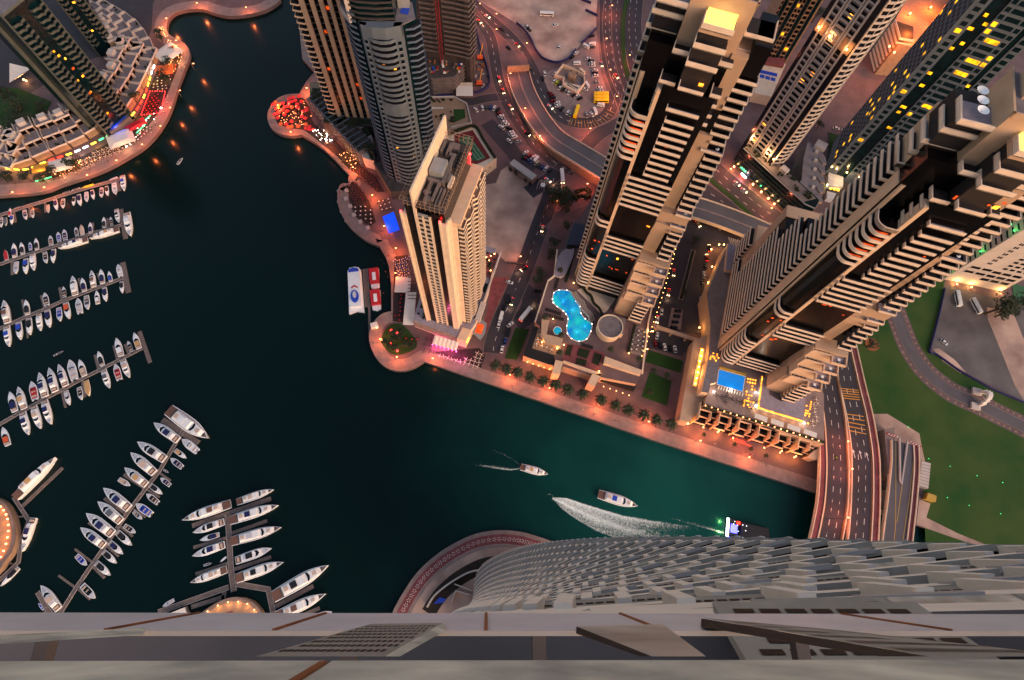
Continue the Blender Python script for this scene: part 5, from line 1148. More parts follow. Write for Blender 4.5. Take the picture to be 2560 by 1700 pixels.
# ---------------------------------------------------------------- north-west: chevron towers, terraced villas
def chevron_tower(A, B, D, h, label, nf, lit_n, leftfin=True):
    t = thing('apartment_tower', label, 'tower')
    dx, dy = B[0]-A[0], B[1]-A[1]; L = math.hypot(dx, dy); ux, uy = dx/L, dy/L; nx, ny = uy, -ux
    pt = lambda s, d=0: (A[0]+ux*s+nx*d, A[1]+uy*s+ny*d)
    C2 = (B[0]+D[0]-A[0], B[1]+D[1]-A[1])
    MB().prism([A, B, C2, D], 0, h).build('glass_facade', 'glass_teal', t)
    n_ = 2
    for side_, (s0, s1) in enumerate(((.4, L*.36), (L*.62, L-.3))):
        w_ = s1-s0
        path = [pt(s0, .1), pt(s0+.4, 1.6), pt(s0+w_*.35, 1.9), pt(s0+w_*.5, 3.0), pt(s0+w_*.68, 1.9), pt(s1-.3, 1.6), pt(s1, .1)]
        m = band(path, [pt(s1, -.3), pt(s0, -.3)], hp=1, th=-.2, slab=.3).mesh('balcony', ['clad_dim', 'deck_dark'])
        for k in range(nf): link(m, 'balcony', t, (0, 0, 10+k*3.3))
    MB().prism([pt(-.3, .9), pt(.3, .9), pt(.3, -.2), pt(-.3, -.2)], 0, h+2).build('pier', 'clad_dim', t)
    MB().prism([pt(L-.2, .9), pt(L+.3, .9), pt(L+.3, -.2), pt(L-.2, -.2)], 0, h+2).build('pier', 'clad_dim', t)
    # side face with a fin
    sx, sy = D[0]-A[0], D[1]-A[1]; SL = math.hypot(sx, sy); sx /= SL; sy /= SL; mx, my = -sy, sx
    if mx*(B[0]-A[0])+my*(B[1]-A[1]) > 0: mx, my = -mx, -my
    for s_, wd, dp in ((SL*.5, 2.2, 1.6),): MB().prism([(A[0]+sx*(s_-wd/2), A[1]+sy*(s_-wd/2)), (A[0]+sx*(s_+wd/2), A[1]+sy*(s_+wd/2)), (A[0]+sx*(s_+wd/2)+mx*dp, A[1]+sy*(s_+wd/2)+my*dp), (A[0]+sx*(s_-wd/2)+mx*dp, A[1]+sy*(s_-wd/2)+my*dp)], 0, h+4).build('fin', 'clad_dim', t)
    lw = MB().box(-1, 1, -.06, .06, -1, 1).mesh('lit_window', 'win_amber'); rnd = random.Random(nf)
    many(t, 'lit_window', lw, [(*pt(rnd.uniform(L*.4, L*.6), .05), 12+rnd.randint(0, nf-4)*3.3, math.atan2(uy, ux), (rnd.uniform(.3, .8), 1, .6), rnd.choice([None, 'win_orange', 'win_yellow'])) for k in range(lit_n)])
    cx, cy = (A[0]+C2[0])/2, (A[1]+C2[1])/2
    MB().prism([A, B, C2, D], h, h+1.2, 0, 1, scale=.97).build('roof', ['clad_dim', 'roof_grey'], t); MB().obox(cx, cy, 7, 6, .7, h+1, h+6).build('roof_block', 'clad_dim', t)
    return t
p_ = P('11', 820, 1040, 12), P('11', 1010, 850, 12), P('11', 530, 880, 12)
chevron_tower(p_[0], p_[1], p_[2], 88, 'dark teal tower with chevron balconies at the upper left corner of the picture', 23, 9)
p_ = P('11', 730, 345, 12), P('11', 900, 290, 12), P('11', 640, 180, 12)
chevron_tower(p_[0], p_[1], p_[2], 92, 'second dark tower with curved balconies at the top left edge', 24, 7)
def villa(x, y, ang, W_, dpt, seed, label):
    rnd = random.Random(seed); t = thing('terraced_villa', label, 'house', (x, y, 0), ang, 'terraced villas behind the curved restaurant shore')
    b = MB(); n_ = 3
    for j in range(n_):
        y0 = dpt*j/n_; zt = 4.5+j*3.2
        b.box(.3, W_-.3, y0+.3, dpt, 0 if j == 0 else zt-3.2, zt, 0, ) if False else b.prism([(.3, y0+.3), (W_-.3, y0+.3), (W_-.3, dpt), (.3, dpt)], 0 if j == 0 else zt-3.2, zt, 0, 2)
    b.build('body', ['stone_tan', 'glass_dark', 'roof_grey'], t)
    f = MB()
    for j in range(n_):
        y0 = dpt*j/n_; zt = 4.5+j*3.2; y1 = dpt*(j+1)/n_
        f.box(0, W_, y0, y0+.35, zt-.2, zt+1); f.box(0, .35, y0+.35, y1, zt, zt+1.5); f.box(W_-.35, W_, y0+.35, y1, zt, zt+1.5)
        if j: f.box(W_*.5, W_*.5+.3, y0-1.5, y0+.3, zt-3.2, zt+.6)
    f.build('parapet', 'white_wall', t)
    g = MB()
    for j in range(n_-1): y0 = dpt*(j+1)/n_; zt = 4.5+(j+1)*3.2; g.box(1, W_*.45, y0+.2, y0+.29, zt-2.9, zt-.5); g.box(W_*.56, W_-1, y0+.2, y0+.29, zt-2.9, zt-.5)
    g.build('window', 'glass_dark', t)
    MB().box(W_*.3, W_*.75, dpt-4.5, dpt-.6, 4.5+2*3.2, 4.5+2*3.2+2.6).build('stair_block', 'white_wall', t)
    if rnd.random() < .5: MB().box(W_*.1, W_*.4, dpt-2.4, dpt-1, 10.9, 12).build('roof_unit', 'grey_light', t)
    if rnd.random() < .6:
        h = MB()
        for k in range(4): h.ball(rnd.uniform(1, W_-1), rnd.uniform(1, 3), 5, .7)
        h.build('planter_shrubs', 'hedge', t)
lineA = smooth(PP('11', [(1060, 935), (1150, 790), (1225, 640), (1290, 490), (1270, 400), (1190, 270), (1080, 170), (950, 90)], 0), 6)
lineB = smooth(PP('11', [(-120, 1360), (60, 1400), (190, 1375), (400, 1290), (620, 1200), (800, 1100), (900, 1040)], 0), 6)
def along(line, step):
    out = []; acc = 0
    for i in range(len(line)-1):
        L = math.hypot(line[i+1][0]-line[i][0], line[i+1][1]-line[i][1]); 
        while acc < L: u = acc/L; out.append((line[i][0]+(line[i+1][0]-line[i][0])*u, line[i][1]+(line[i+1][1]-line[i][1])*u, math.atan2(line[i+1][1]-line[i][1], line[i+1][0]-line[i][0]))); acc += step
        acc -= L
    return out
ords = ['first', 'second', 'third', 'fourth', 'fifth', 'sixth', 'seventh', 'eighth', 'ninth', 'tenth', 'eleventh', 'twelfth', 'thirteenth', 'fourteenth', 'fifteenth', 'sixteenth', 'seventeenth', 'eighteenth', 'nineteenth', 'twentieth']
for i, (x, y, a) in enumerate(along(lineA, 11)): villa(x, y, a, 10.4, 24-(i % 3)*2, i, 'pale terraced villa of the upper row, %s from the lamp-lit plunge pool' % ords[i])
for i, (x, y, a) in enumerate(along(lineB, 11)): villa(x, y, a, 10.4, 24-(i % 3)*2, 50+i, 'pale terraced villa of the lower row, %s from the left edge' % ords[i])
pt_ = thing('pool_terrace', 'blue lit pool terrace at the foot of the corner chevron tower', 'terrace')
MB().prism(PP('11', [(850, 1060), (1040, 930), (1060, 950), (900, 1080)], 6), 0, 6).build('deck', 'concrete', pt_); MB().prism(PP('11', [(880, 1045), (1000, 945), (1035, 950), (905, 1058)], 6.2), 6, 6.2).build('pool', 'blue_cover', pt_)
point_light(pt_, (*P('11', 940, 1030, 7), 7), (.1, .15, 1), 500); point_light(pt_, (*P('11', 890, 930, 7), 9), (1, .4, .1), 900)
for x, y in ((820, 950), (900, 930), (940, 900), (950, 870)): MB().ball(*P('11', x, y, 8), 8, .5).build('lamp', 'lamp_orange', pt_)
ct = thing('tensile_canopy', 'white pointed sail canopy over a lit kiosk at the left edge', 'canopy', P('11', 190, 660))
sc_ = MB(); sc_.v = [(-6, 8, 7), (7, 6, 5), (-3, -7, 5), (1, 1, 3.4)]; sc_.f = [(0, 3, 1), (1, 3, 2), (2, 3, 0)]; sc_.m = [0]*3; sc_.build('sail', 'fabric_white', ct)
MB().bar((-6, 8, 0), (-6, 8, 7), .15).bar((7, 6, 0), (7, 6, 5), .15).build('mast', 'metal', ct); MB().ball(2, -1, 2, .7).ball(4, -2, 2, .6).build('lamp', 'lamp_orange', ct); point_light(ct, (3, -2, 3), (1, .45, .15), 900)
MB().prism(PP('11', [(-300, 700), (150, 720), (420, 830), (330, 980), (250, 1050), (0, 1150), (-300, 1200)], .3), .05, .3).build('garden_ground', 'lawn', kind='structure')
# ================================================================ NEAR TOWER (twisting, at the bottom of the picture)
def twist_tower():
    cx, a, r_ = 15.0, 22.0, 10.0; cy = -a-.42
    t = thing('twisted_tower', 'pale grey twisting tower seen straight down its own facade along the bottom edge', 'tower', (cx, cy, 0))
    sq = []
    for k, (sx, sy) in enumerate(((1, 1), (-1, 1), (-1, -1), (1, -1))):
        for j in range(7): t_ = R(90*k+j*15); sq.append((sx*(a-r_)+r_*math.cos(t_), sy*(a-r_)+r_*math.sin(t_)))
    q = MB(); inn = offset(sq, 1.7, True); i2 = offset(sq, .32, True)
    for i in range(len(sq)):
        j = (i+1) % len(sq); q.prism([sq[i], sq[j], i2[j], i2[i]], -.4, .35, 0, 3); q.prism([i2[i], i2[j], inn[j], inn[i]], -.5, .1, 1)
    q.prism(inn, -.45, 0, 2)
    fm = q.mesh('floor_band', ['clad_light', 'clad_recess', 'concrete_dark', 'clad_screen'])
    def crown(ext, r2):
        s2 = [(-a-ext, a), (-a-ext, -a)]+sq[21:]+sq[:7]; q2 = MB(); o1 = offset(s2, .55, True); o2 = offset(s2, 1.7, True)
        for i in range(len(s2)):
            j = (i+1) % len(s2); q2.prism([s2[i], s2[j], o1[j], o1[i]], -.9, .35, 0, 1); q2.prism([o1[i], o1[j], o2[j], o2[i]], -.5, .1, 1)
        q2.prism(o2, -.45, 0, 2); return q2.mesh('floor_band', ['clad_light', 'concrete', 'concrete'])
    def lip():
        s2 = [(-a-14, a), (-a-14, -a)]+sq[21:]+sq[:7]; q2 = MB(); o1 = offset(s2, .03, True)
        for i in range(len(s2)): j = (i+1) % len(s2); q2.prism([s2[i], s2[j], o1[j], o1[i]], -.95, .35, 0, 1)  # lip top coloured darker to dull the rim the sun catches
        return q2.mesh('floor_band', [mat('clad_fascia', (214, 208, 216), .5, .12, 1.6, detail=8), 'clad_screen'])
    crowns = [lip(), crown(9, 1), crown(4, 1)]
    core = MB(); core.prism(offset(sq, 1.72, True), -3.9, -.5); cm = core.mesh('glazing', 'clad_recess')
    fh = 3.95; N = 74; th = lambda z: R((295.6-z)*.292)
    # screens and fins of one floor, placed per bay
    cols = []; pan = []; scr = []; plates = []
    rnd = random.Random(4); bw = 3.3
    per = []
    for sd_ in range(-1, 3):
        for i in range(9):
            s_ = -(a-r_)+i*2*(a-r_)/9; q_ = Vector((-s_, a, 0)); q_.rotate(Matrix.Rotation(sd_*math.pi/2, 3, 'Z')); per.append((q_.x, q_.y, math.pi/2+sd_*math.pi/2))
        for i in range(4):
            t_ = math.pi/2+R(22.5*(i+.0)); q_ = Vector((-(a-r_)+r_*math.cos(t_), a-r_+r_*math.sin(t_), 0)); q_.rotate(Matrix.Rotation(sd_*math.pi/2, 3, 'Z')); per.append((q_.x, q_.y, t_+sd_*math.pi/2))
    for k in range(N):
        z = 295.6-fh*k
        an = th(z)
        link(crowns[k] if k < 3 else fm, 'floor_band', t, (0, 0, z), an)
        link(cm, 'glazing', t, (0, 0, z), an)
        for i, (px_, py_, pa) in enumerate(per):
            c_, s_ = math.cos(an), math.sin(an)
            place = lambda d, zz: (c_*(px_+math.cos(pa)*d)-s_*(py_+math.sin(pa)*d), s_*(px_+math.cos(pa)*d)+c_*(py_+math.sin(pa)*d), zz, an+pa-math.pi/2, None, None)
            if k > 1: cols.append(place(-.5, z-fh+.3))
            j = (i+1) % len(per); qx, qy, qa = per[j]; dq = (qa-pa+math.pi) % (2*math.pi)-math.pi; mx, my, ma = (px_+qx)/2, (py_+qy)/2, pa+dq/2
            pl2 = lambda d, zz: (c_*(mx+math.cos(ma)*d)-s_*(my+math.sin(ma)*d), s_*(mx+math.cos(ma)*d)+c_*(my+math.sin(ma)*d), zz, an+ma-math.pi/2, None, None)
            u = rnd.random()
            if (u < .26 if k else i % 4 == 1): scr.append(pl2(-.36, z-fh+.36))
            elif (u < .36 if k else i % 4 == 3): pan.append(pl2(-.36, z-fh+.36))
            if k > 1 and (i+k*2) % 5 == 3: plates.append(pl2(-.16, z-.1))
    cb = MB(); c0, c1 = -.2, .2
    cb.v = [(c0, -.9, 0), (c1, -.9, 0), (c1, .62, 0), (c0, .62, 0), (c0-.5, -.9, 2.78), (c1-.5, -.9, 2.78), (c1-.5, .62, 2.9), (c0-.5, .62, 2.9)]
    cb.f = [(0, 3, 2, 1), (4, 5, 6, 7), (0, 1, 5, 4), (1, 2, 6, 5), (2, 3, 7, 6), (3, 0, 4, 7)]; cb.m = [0]*6
    many(t, 'column', cb.mesh('column', 'clad_light'), cols)
    def slope(perf):
        s = MB(); w2 = bw/2-.28; yb, yt = .3, -.55; H_ = 2.62
        s.v = [(-w2, yb, 0), (w2, yb, 0), (w2-.45, yt, H_), (-w2-.45, yt, H_), (-w2, yb-.12, 0), (w2, yb-.12, 0), (w2-.45, yt-.12, H_), (-w2-.45, yt-.12, H_)]
        s.f = [(0, 1, 2, 3)[::-1], (4, 5, 6, 7), (0, 4, 5, 1)[::-1], (3, 2, 6, 7)[::-1], (0, 3, 7, 4)[::-1], (1, 5, 6, 2)[::-1]]; s.m = [0]*6
        if perf:
            for j in range(9):
                for i in range(7):
                    v0 = (.25+j*.25)/H_; x = -w2+.2+i*(2*w2-.4)/7+(.17 if j % 2 else 0)-.45*v0; y = yb+(yt-yb)*v0+.012; z = H_*v0; b = len(s.v)
                    s.v += [(x, y, z), (x+.26, y, z), (x+.24, y-.036, z+.12), (x-.02, y-.036, z+.12)]; s.f.append((b+3, b+2, b+1, b)); s.m.append(1)
        return s
    many(t, 'screen_panel', slope(1).mesh('screen_panel', ['clad_screen', 'dark']), scr)
    many(t, 'smooth_panel', slope(0).mesh('smooth_panel', ['clad_panel']), pan)
    many(t, 'cover_plate', MB().box(-1.2, 1.2, 0, .24, -.05, .5).mesh('cover_plate', 'white_clad'), plates)
    # roof parapet right under the camera, with caulked joints
    pr = MB()
    def seg_(y0, y1, z0, z1, m, xs):
        for i in range(len(xs)-1): pr.box(xs[i]+.012, xs[i+1]-.012, y0, y1, z0, z1, m)
    q_ = R(1.2); t.rotation_euler.z = -q_; t.location = (cx*math.cos(q_)+cy*math.sin(q_), -cx*math.sin(q_)+cy*math.cos(q_), 0)
    Y = -cy   # local y of the camera plane
    xs = [-24, -15.05, -13.62, -9.4, -4, 2]
    xs = [v for v in xs]
    seg_(Y-.64, Y-.268, 298.15, 298.5, 0, [-26, -16.45, -15.45, -8, 0]); seg_(Y-1.0, Y-.66, 298.1, 298.55, 1, [-26, -16.3, -14.1, 0])
    pr.build('parapet', ['clad_top', 'clad_light'], t)
    jt = MB()
    for x in (-16.45, -15.45): jt.box(x-.011, x+.011, Y-.645, Y-.262, 298.2, 298.49)
    jt.box(-26, 0, Y-.665, Y-.635, 298.1, 298.45); jt.build('rust_joint', 'rust', t)
    for x in (-17.4, -16.35, -15, -13.85, -11.9): MB().box(x-.011, x+.011, a-.01, a+.012, 294.7, 295.94).build('rust_joint', 'rust', t)
    for x in (-18.2, -16, -14.6, -12.6): MB().box(x-.05, x+.05, a-1.5, a-.1, 295.2, 295.3).build('bracket', 'steel_dark', t)
    MB().box(-30, 6, a-.62, a-.56, 295.3, 295.36).build('rail', 'rust', t)
    zr = lambda r: 295.3+(r-1541)/101*2.3
    def plate(pts, nu, nv, m='clad_screen', name='screen_panel'):
        co = [Vector((*P('S', x, y, zr(y)), zr(y))) for x, y in pts]; th_ = Vector((0, -.004, -.06)); b = MB(); n_ = len(co)
        b.v = [tuple(c) for c in co]+[tuple(c+th_) for c in co]; b.f = [tuple(range(n_)), tuple(range(2*n_-1, n_-1, -1))]+[(i, (i+1) % n_, n_+(i+1) % n_, n_+i) for i in range(n_)]; b.m = [0]*(n_+2)
        if nu:
            A_, B_, C_, D_ = co[:4]; bl = lambda u, v: (A_*(1-u)+B_*u)*(1-v)+(D_*(1-u)+C_*u)*v+Vector((0, .003, .004))
            for j in range(nv):
                for i in range(nu):
                    u0 = .05+(i+(.5 if j % 2 else 0))*.9/nu; v0 = .08+j*.86/nv; k0 = len(b.v); b.v += [tuple(bl(u0, v0)), tuple(bl(u0+.55*.9/nu, v0)), tuple(bl(u0+.55*.9/nu, v0+.34/nv)), tuple(bl(u0, v0+.34/nv))]; b.f.append((k0, k0+1, k0+2, k0+3)); b.m.append(1)
        me = b.mesh(name, [m, 'dark']); o = link(me, name, t); o.matrix_parent_inverse = (Matrix.Translation(t.location) @ Matrix.Rotation(t.rotation_euler.z, 4, 'Z')).inverted()
    plate([(640, 1641), (960, 1641), (1108, 1558), (925, 1560)], 16, 8)
    plate([(962, 1641), (1000, 1641), (1112, 1577), (1110, 1556)], 0, 0, 'clad_top', 'panel_edge')
    plate([(1631, 1641), (1765, 1641), (1658, 1561), (1444, 1566)], 0, 0, 'clad_panel', 'smooth_panel')
    plate([(1444, 1567), (1444, 1585), (1600, 1641), (1630, 1641)], 0, 0, 'clad_recess', 'panel_edge')
    plate([(2330, 1641), (2700, 1641), (2065, 1572), (1762, 1545)], 34, 6)
    plate([(2320, 1641), (2200, 1641), (1760, 1568), (1760, 1547)], 0, 0, 'clad_recess', 'panel_edge')
    plate([(0, 1610), (345, 1588), (352, 1570), (0, 1588)], 0, 0, 'clad_top', 'beam')
    return t
mat('clad_light', (240, 224, 212), .85, .1, .8, spec=.15); mat('clad_panel', (214, 204, 194), .4, .35, 1.5, var2=(140, 130, 122), detail=8); mat('clad_top', (236, 230, 214), .65, .35, 3.2, var2=(140, 142, 140), bump=.2, detail=10); mat('clad_recess', (16, 13, 13), .8, .3, .5); mat('clad_screen', (158, 148, 140), .9, .2, 1.2)  # clad_recess: shade of the facade openings put in as near-black colour
twist_tower()
# ================================================================ DOCKS AND BOATS
def boat_w(t, full=.5, B=.27):
    if t < full: return B/2*(.84+.16*math.sin(math.pi/2*t/full))
    return B/2*max(0, 1-((t-full)/(1-full))**2.1)
def outline(t0, t1, k=1, n=9, B=.27, full=.5, tip=None):
    ts = [t0+(t1-t0)*i/n for i in range(n+1)]
    up = [(t-.5, boat_w(t, full, B)*k) for t in ts]
    pts = up+[(x, -y) for x, y in reversed(up)]
    out = []
    for p in pts:
        if not out or math.hypot(p[0]-out[-1][0], p[1]-out[-1][1]) > 1e-4: out.append(p)
    return out
def loft(mb, o0, z0, o1, z1, m=0, mt=None):
    n = len(o0); b = len(mb.v); o0, o1 = list(o0)[::-1], list(o1)[::-1]
    mb.v += [(x, y, z0) for x, y in o0]+[(x, y, z1) for x, y in o1]
    for i in range(n): j = (i+1) % n; mb.f.append((b+i, b+j, b+n+j, b+n+i)); mb.m.append(m)
    mb.f.append(tuple(range(b+n, b+2*n))); mb.m.append(m if mt is None else mt)
def sc(o, kx, ky, dx=0): return [(x*kx+dx, y*ky) for x, y in o]
BM = {}
def bmesh_(key, f, name, mats):
    if key not in BM: b = MB(); f(b); BM[key] = b.mesh(name, mats)
    return BM[key]
def boat(kind, v, bow, stern, label, col='navy', name=None, hull='white_gel', group=None, k=1, z=WZ, cat=None):
    b_ = P(v, *bow, z+1); s_ = P(v, *stern, z+1); L = math.hypot(b_[0]-s_[0], b_[1]-s_[1]); a = math.atan2(b_[1]-s_[1], b_[0]-s_[0])
    nm = {'mega': 'motor_yacht', 'yacht': 'motor_yacht', 'cruiser': 'cabin_cruiser', 'open': 'motorboat', 'covered': 'motorboat', 'dinghy': 'dinghy'}[kind] if not name else name
    t = thing(nm, label, cat or ('yacht' if kind in ('mega', 'yacht') else 'boat'), ((b_[0]+s_[0])/2, (b_[1]+s_[1])/2, z), a, group)
    wf = {'mega': .86, 'yacht': 1.04, 'cruiser': 1.12, 'open': 1.25, 'covered': 1.2, 'dinghy': 1.1}[kind]*k*(1 if L < 14 else .95)
    t.scale = (L, L*wf, L*(.9 if L > 14 else .8))
    pp_ = {}
    def part(key, f, name, mats, matkey=''):
        par = {'ws': 'cab', 'hatch': 'cab', 'can': 'fly'}.get(key); o = link(bmesh_((kind, key, matkey), f, name, mats), name, pp_.get(par, t)); pp_[key] = o; return o
    full = .5 if kind != 'open' else .55; O_ = outline(0, 1, full=full); zt = .11
    def hullf(b):
        loft(b, sc(O_, .94, .72), -.03, O_, zt, 0, 0); i_ = sc(O_, .955, .86, -.005)
        loft(b, sc(O_, .985, .95), zt, sc(O_, .98, .93), zt+.014, 0, 0); loft(b, i_, zt+.0145, sc(O_, .95, .85, -.005), zt+.017, 1, 1)
    part('hull', hullf, 'hull', [hull, 'gel_grey' if kind != 'mega' else 'dock'], hull)
    top = zt+.018
    if kind == 'mega':
        part('ck', lambda b: b.box(-.5, -.36, -.1, .1, top, top+.01), 'cockpit_floor', ['teak'])
        part('cab', lambda b: loft(b, outline(.17, .86, .8), top, outline(.19, .8, .68), top+.05), 'cabin', ['white_gel'])
        part('fly', lambda b: (loft(b, outline(.2, .6, .66), top+.05, outline(.21, .57, .6), top+.09), b.box(-.29, -.16, -.055, .055, top+.0905, top+.1)), 'flybridge', ['white_gel'])
        part('ws', lambda b: b.prism([(.12, -.085), (.155, -.07), (.175, 0), (.155, .07), (.12, .085), (.135, 0)], top+.04, top+.066), 'windscreen', ['glass_dark'])
        part('can', lambda b: b.box(-.16, -.05, -.062, .062, top+.101, top+.112), 'canopy', [col], col)
        part('seat', lambda b: b.box(-.27, -.2, -.04, .04, top+.101, top+.115), 'sun_pad', ['cushion']); part('seat2', lambda b: b.box(.22, .29, -.035, .035, top+.051, top+.058), 'sun_pad', ['cushion'])
        part('hatch', lambda b: b.ball(.385, 0, top+.002, .011), 'hatch', ['dark'])
    elif kind == 'yacht':
        part('ck', lambda b: b.box(-.48, -.34, -.09, .09, top, top+.008), 'cockpit_floor', ['teak'])
        part('cab', lambda b: loft(b, outline(.16, .76, .8), top, outline(.18, .68, .66), top+.06), 'cabin', ['white_gel'])
        part('ws', lambda b: b.prism([(.06, -.09), (.13, -.074), (.18, 0), (.13, .074), (.06, .09), (.09, 0)], top+.035, top+.064), 'windscreen', ['glass_dark'])
        part('fly', lambda b: (loft(b, outline(.2, .52, .7), top+.06, outline(.21, .5, .66), top+.085), b.box(-.26, -.12, -.06, .06, top+.0855, top+.092, 1)), 'flybridge', ['white_gel', 'gel_grey'])
        part('can', lambda b: b.box(-.18, .0, -.08, .08, top+.11, top+.118), 'canopy', [col], col)
        part('seat', lambda b: b.box(-.44, -.38, -.07, .07, top+.008, top+.03), 'sun_pad', ['cushion']); part('seat2', lambda b: b.box(.18, .25, -.04, .04, top+.01, top+.02), 'sun_pad', ['cushion'])
        part('hatch', lambda b: b.ball(.35, 0, top+.002, .013), 'hatch', ['dark'])
    elif kind == 'cruiser':
        part('ck', lambda b: b.box(-.45, -.08, -.088, .088, top, top+.008), 'cockpit_floor', ['teak' if col != 'black_cover' else 'dark'], col)
        part('cab', lambda b: loft(b, outline(.44, .86, .74), top, outline(.46, .76, .56), top+.035), 'cabin', ['white_gel'])
        part('ws', lambda b: b.prism([(-.1, -.1), (.02, -.085), (.1, 0), (.02, .085), (-.1, .1), (-.02, 0)], top+.01, top+.056), 'windscreen', ['glass_dark'])
        part('can', lambda b: b.box(-.34, -.06, -.095, .095, top+.062, top+.072), 'canopy', [col], col)
        part('seat', lambda b: b.box(-.44, -.36, -.08, .08, top+.008, top+.03), 'sun_pad', ['cushion'])
        part('hatch', lambda b: b.ball(.25, 0, top+.03, .016), 'hatch', ['dark'])
    elif kind == 'open':
        part('ck', lambda b: loft(b, outline(.1, .66, .78), top, outline(.1, .64, .76), top+.004), 'cockpit_floor', [col], col)
        part('ws', lambda b: b.prism([(.02, -.09), (.07, -.06), (.09, 0), (.07, .06), (.02, .09), (.06, 0)], top+.01, top+.04), 'windscreen', ['glass_blue'])
        part('seat', lambda b: b.box(-.34, -.26, -.08, .08, top+.005, top+.03).box(-.1, -.04, -.06, -.01, top+.005, top+.03).box(-.1, -.04, .01, .06, top+.005, top+.03), 'seat', ['cushion'])
        part('eng', lambda b: b.box(-.55, -.5, -.035, -.01, .05, .16).box(-.55, -.5, .01, .035, .05, .16), 'outboard', ['dark'])
    elif kind == 'covered':
        part('cv', lambda b: loft(b, sc(O_, .97, .92), top, sc(O_, .7, .4), top+.05), 'cover', [col], col)
    elif kind == 'dinghy':
        part('ck', lambda b: loft(b, sc(O_, .8, .6), top, sc(O_, .8, .6), top+.003), 'cockpit_floor', [col], col)
        part('seat', lambda b: b.box(-.2, -.14, -.08, .08, top, top+.03), 'seat', ['fabric_white'])
    return t
COLW = {'navy': 'navy canopy', 'blue_cover': 'bright blue cover', 'black_cover': 'black cockpit', 'white_gel': 'all white top', 'cushion': 'beige canopy', 'red_cover': 'red cover', 'orange_cover': 'orange covers', 'tan_cover': 'tan cover', 'grey_cover': 'grey cover', 'gel_grey': 'pale grey top', 'yellow_cover': 'yellow hull', 'dark': 'dark cockpit', 'teak': 'teak floor', 'glass_teal': 'aqua deck'}
KW = {'mega': 'long white yacht', 'yacht': 'white flybridge yacht', 'cruiser': 'white cabin cruiser', 'open': 'small open motorboat', 'covered': 'covered motorboat', 'dinghy': 'small dinghy'}
def dock(v, pts, wd, label, z=-1.9, parts=()):
    q = PP(v, pts, z); t = thing('dock', label, 'dock')
    b = MB(); wd *= .72; b.ribbon(q, wd, z-.5, h=.5); b.build('deck', 'dock', t)
    for k, (p0, p1, w_) in enumerate(parts):
        MB().ribbon(PP(v, [p0, p1], z), w_*.68, z-.5, h=.48).build('finger', 'dock', t)
    e = MB()
    for s_ in (1, -1): e.ribbon(offset(q, s_*(wd/2-.08)), .16, z, h=.1)
    e.build('edge_rail', 'white_clad', t)
    bol = MB().box(-.12, .12, -.12, .12, 0, .7).mesh('mooring_post', 'white_clad'); L = 0
    for x, y, a in along(q, 9)[1:]: link(bol, 'mooring_post', t, (x, y, z))
    return t
dock('33', [(-60, 405), (0, 385), (160, 330), (370, 268), (480, 232), (700, 165), (985, 88)], 3.0, 'topmost long floating dock, just below the curved restaurant shore', parts=[((950, 95), (975, 185), 3), ((365, 270), (370, 360), 1.4), ((110, 350), (125, 440), 2), ((235, 305), (242, 400), 1.4)])
dock('33', [(-60, 800), (0, 785), (200, 715), (480, 625), (760, 530), (1000, 462)], 2.8, 'second floating dock from the top, with two yachts moored alongside', parts=[((985, 335), (1025, 575), 4), ((760, 530), (758, 445), 1.6), ((100, 750), (100, 870), 2.6), ((210, 712), (225, 690), 1), ((885, 490), (875, 410), 1.4)])
dock('33', [(-60, 1340), (0, 1310), (210, 1215), (380, 1145), (500, 1090), (680, 1020), (1010, 895)], 2.8, 'third floating dock from the top, ending in a long crosspiece', parts=[((1000, 770), (1048, 1015), 4.4), ((205, 1215), (180, 1075), 1.8), ((365, 1150), (335, 1040), 1.8), ((505, 1090), (485, 975), 1.8), ((680, 1020), (640, 900), 1.8), ((830, 960), (795, 860), 1.6), ((210, 1215), (225, 1385), 1.4)])
dock('34', [(-40, 1075), (0, 1045), (190, 935), (400, 820), (590, 720), (770, 620), (940, 535), (1330, 335)], 2.6, 'fourth floating dock from the top, ending in a dark crosspiece', parts=[((1300, 180), (1400, 470), 3.2), ((920, 535), (885, 400), 2), ((1095, 440), (1060, 310), 2), ((1200, 390), (1165, 300), 2), ((575, 735), (610, 890), 1.8), ((765, 630), (790, 790), 1.8), ((395, 820), (370, 780), 1.4)])
dock('41', [(460, 1400), (625, 1135), (760, 940), (870, 780), (1040, 530), (1190, 330), (1300, 190), (1410, 0), (1525, -190)], 2.6, 'long diagonal dock with boats on both sides, left of the middle of the picture', parts=[((1325, -230), (1620, -40), 4.4), ((1185, 330), (1010, 215), 2.4), ((1030, 540), (850, 410), 2.2), ((900, 730), (720, 610), 1.6), ((755, 935), (610, 825), 1.5), ((620, 1145), (475, 1040), 1.5), ((1290, 195), (1390, 265), 1.6), ((1195, 335), (1300, 400), 1.5), ((1090, 500), (1185, 565), 1.5), ((980, 640), (1080, 720), 1.6), ((870, 800), (965, 885), 1.4), ((755, 965), (850, 1060), 1.8), ((640, 1150), (735, 1235), 1.8), ((1500, -70), (1600, 30), 1.4)])
dock('41', [(305, 1175), (370, 1290), (460, 1420)], 2.8, 'short stub dock beside a lone cream yacht at the lower left', parts=[((380, 1330), (240, 1470), 2.6)])
dock('41', [(110, 400), (235, 590), (175, 760), (150, 930), (80, 1000), (-40, 1110)], 2.4, 'kinked dock hugging the round platform at the left edge', parts=[((175, 480), (510, 160), 2.6), ((185, 560), (120, 563), 1), ((95, 943), (40, 945), 1)])
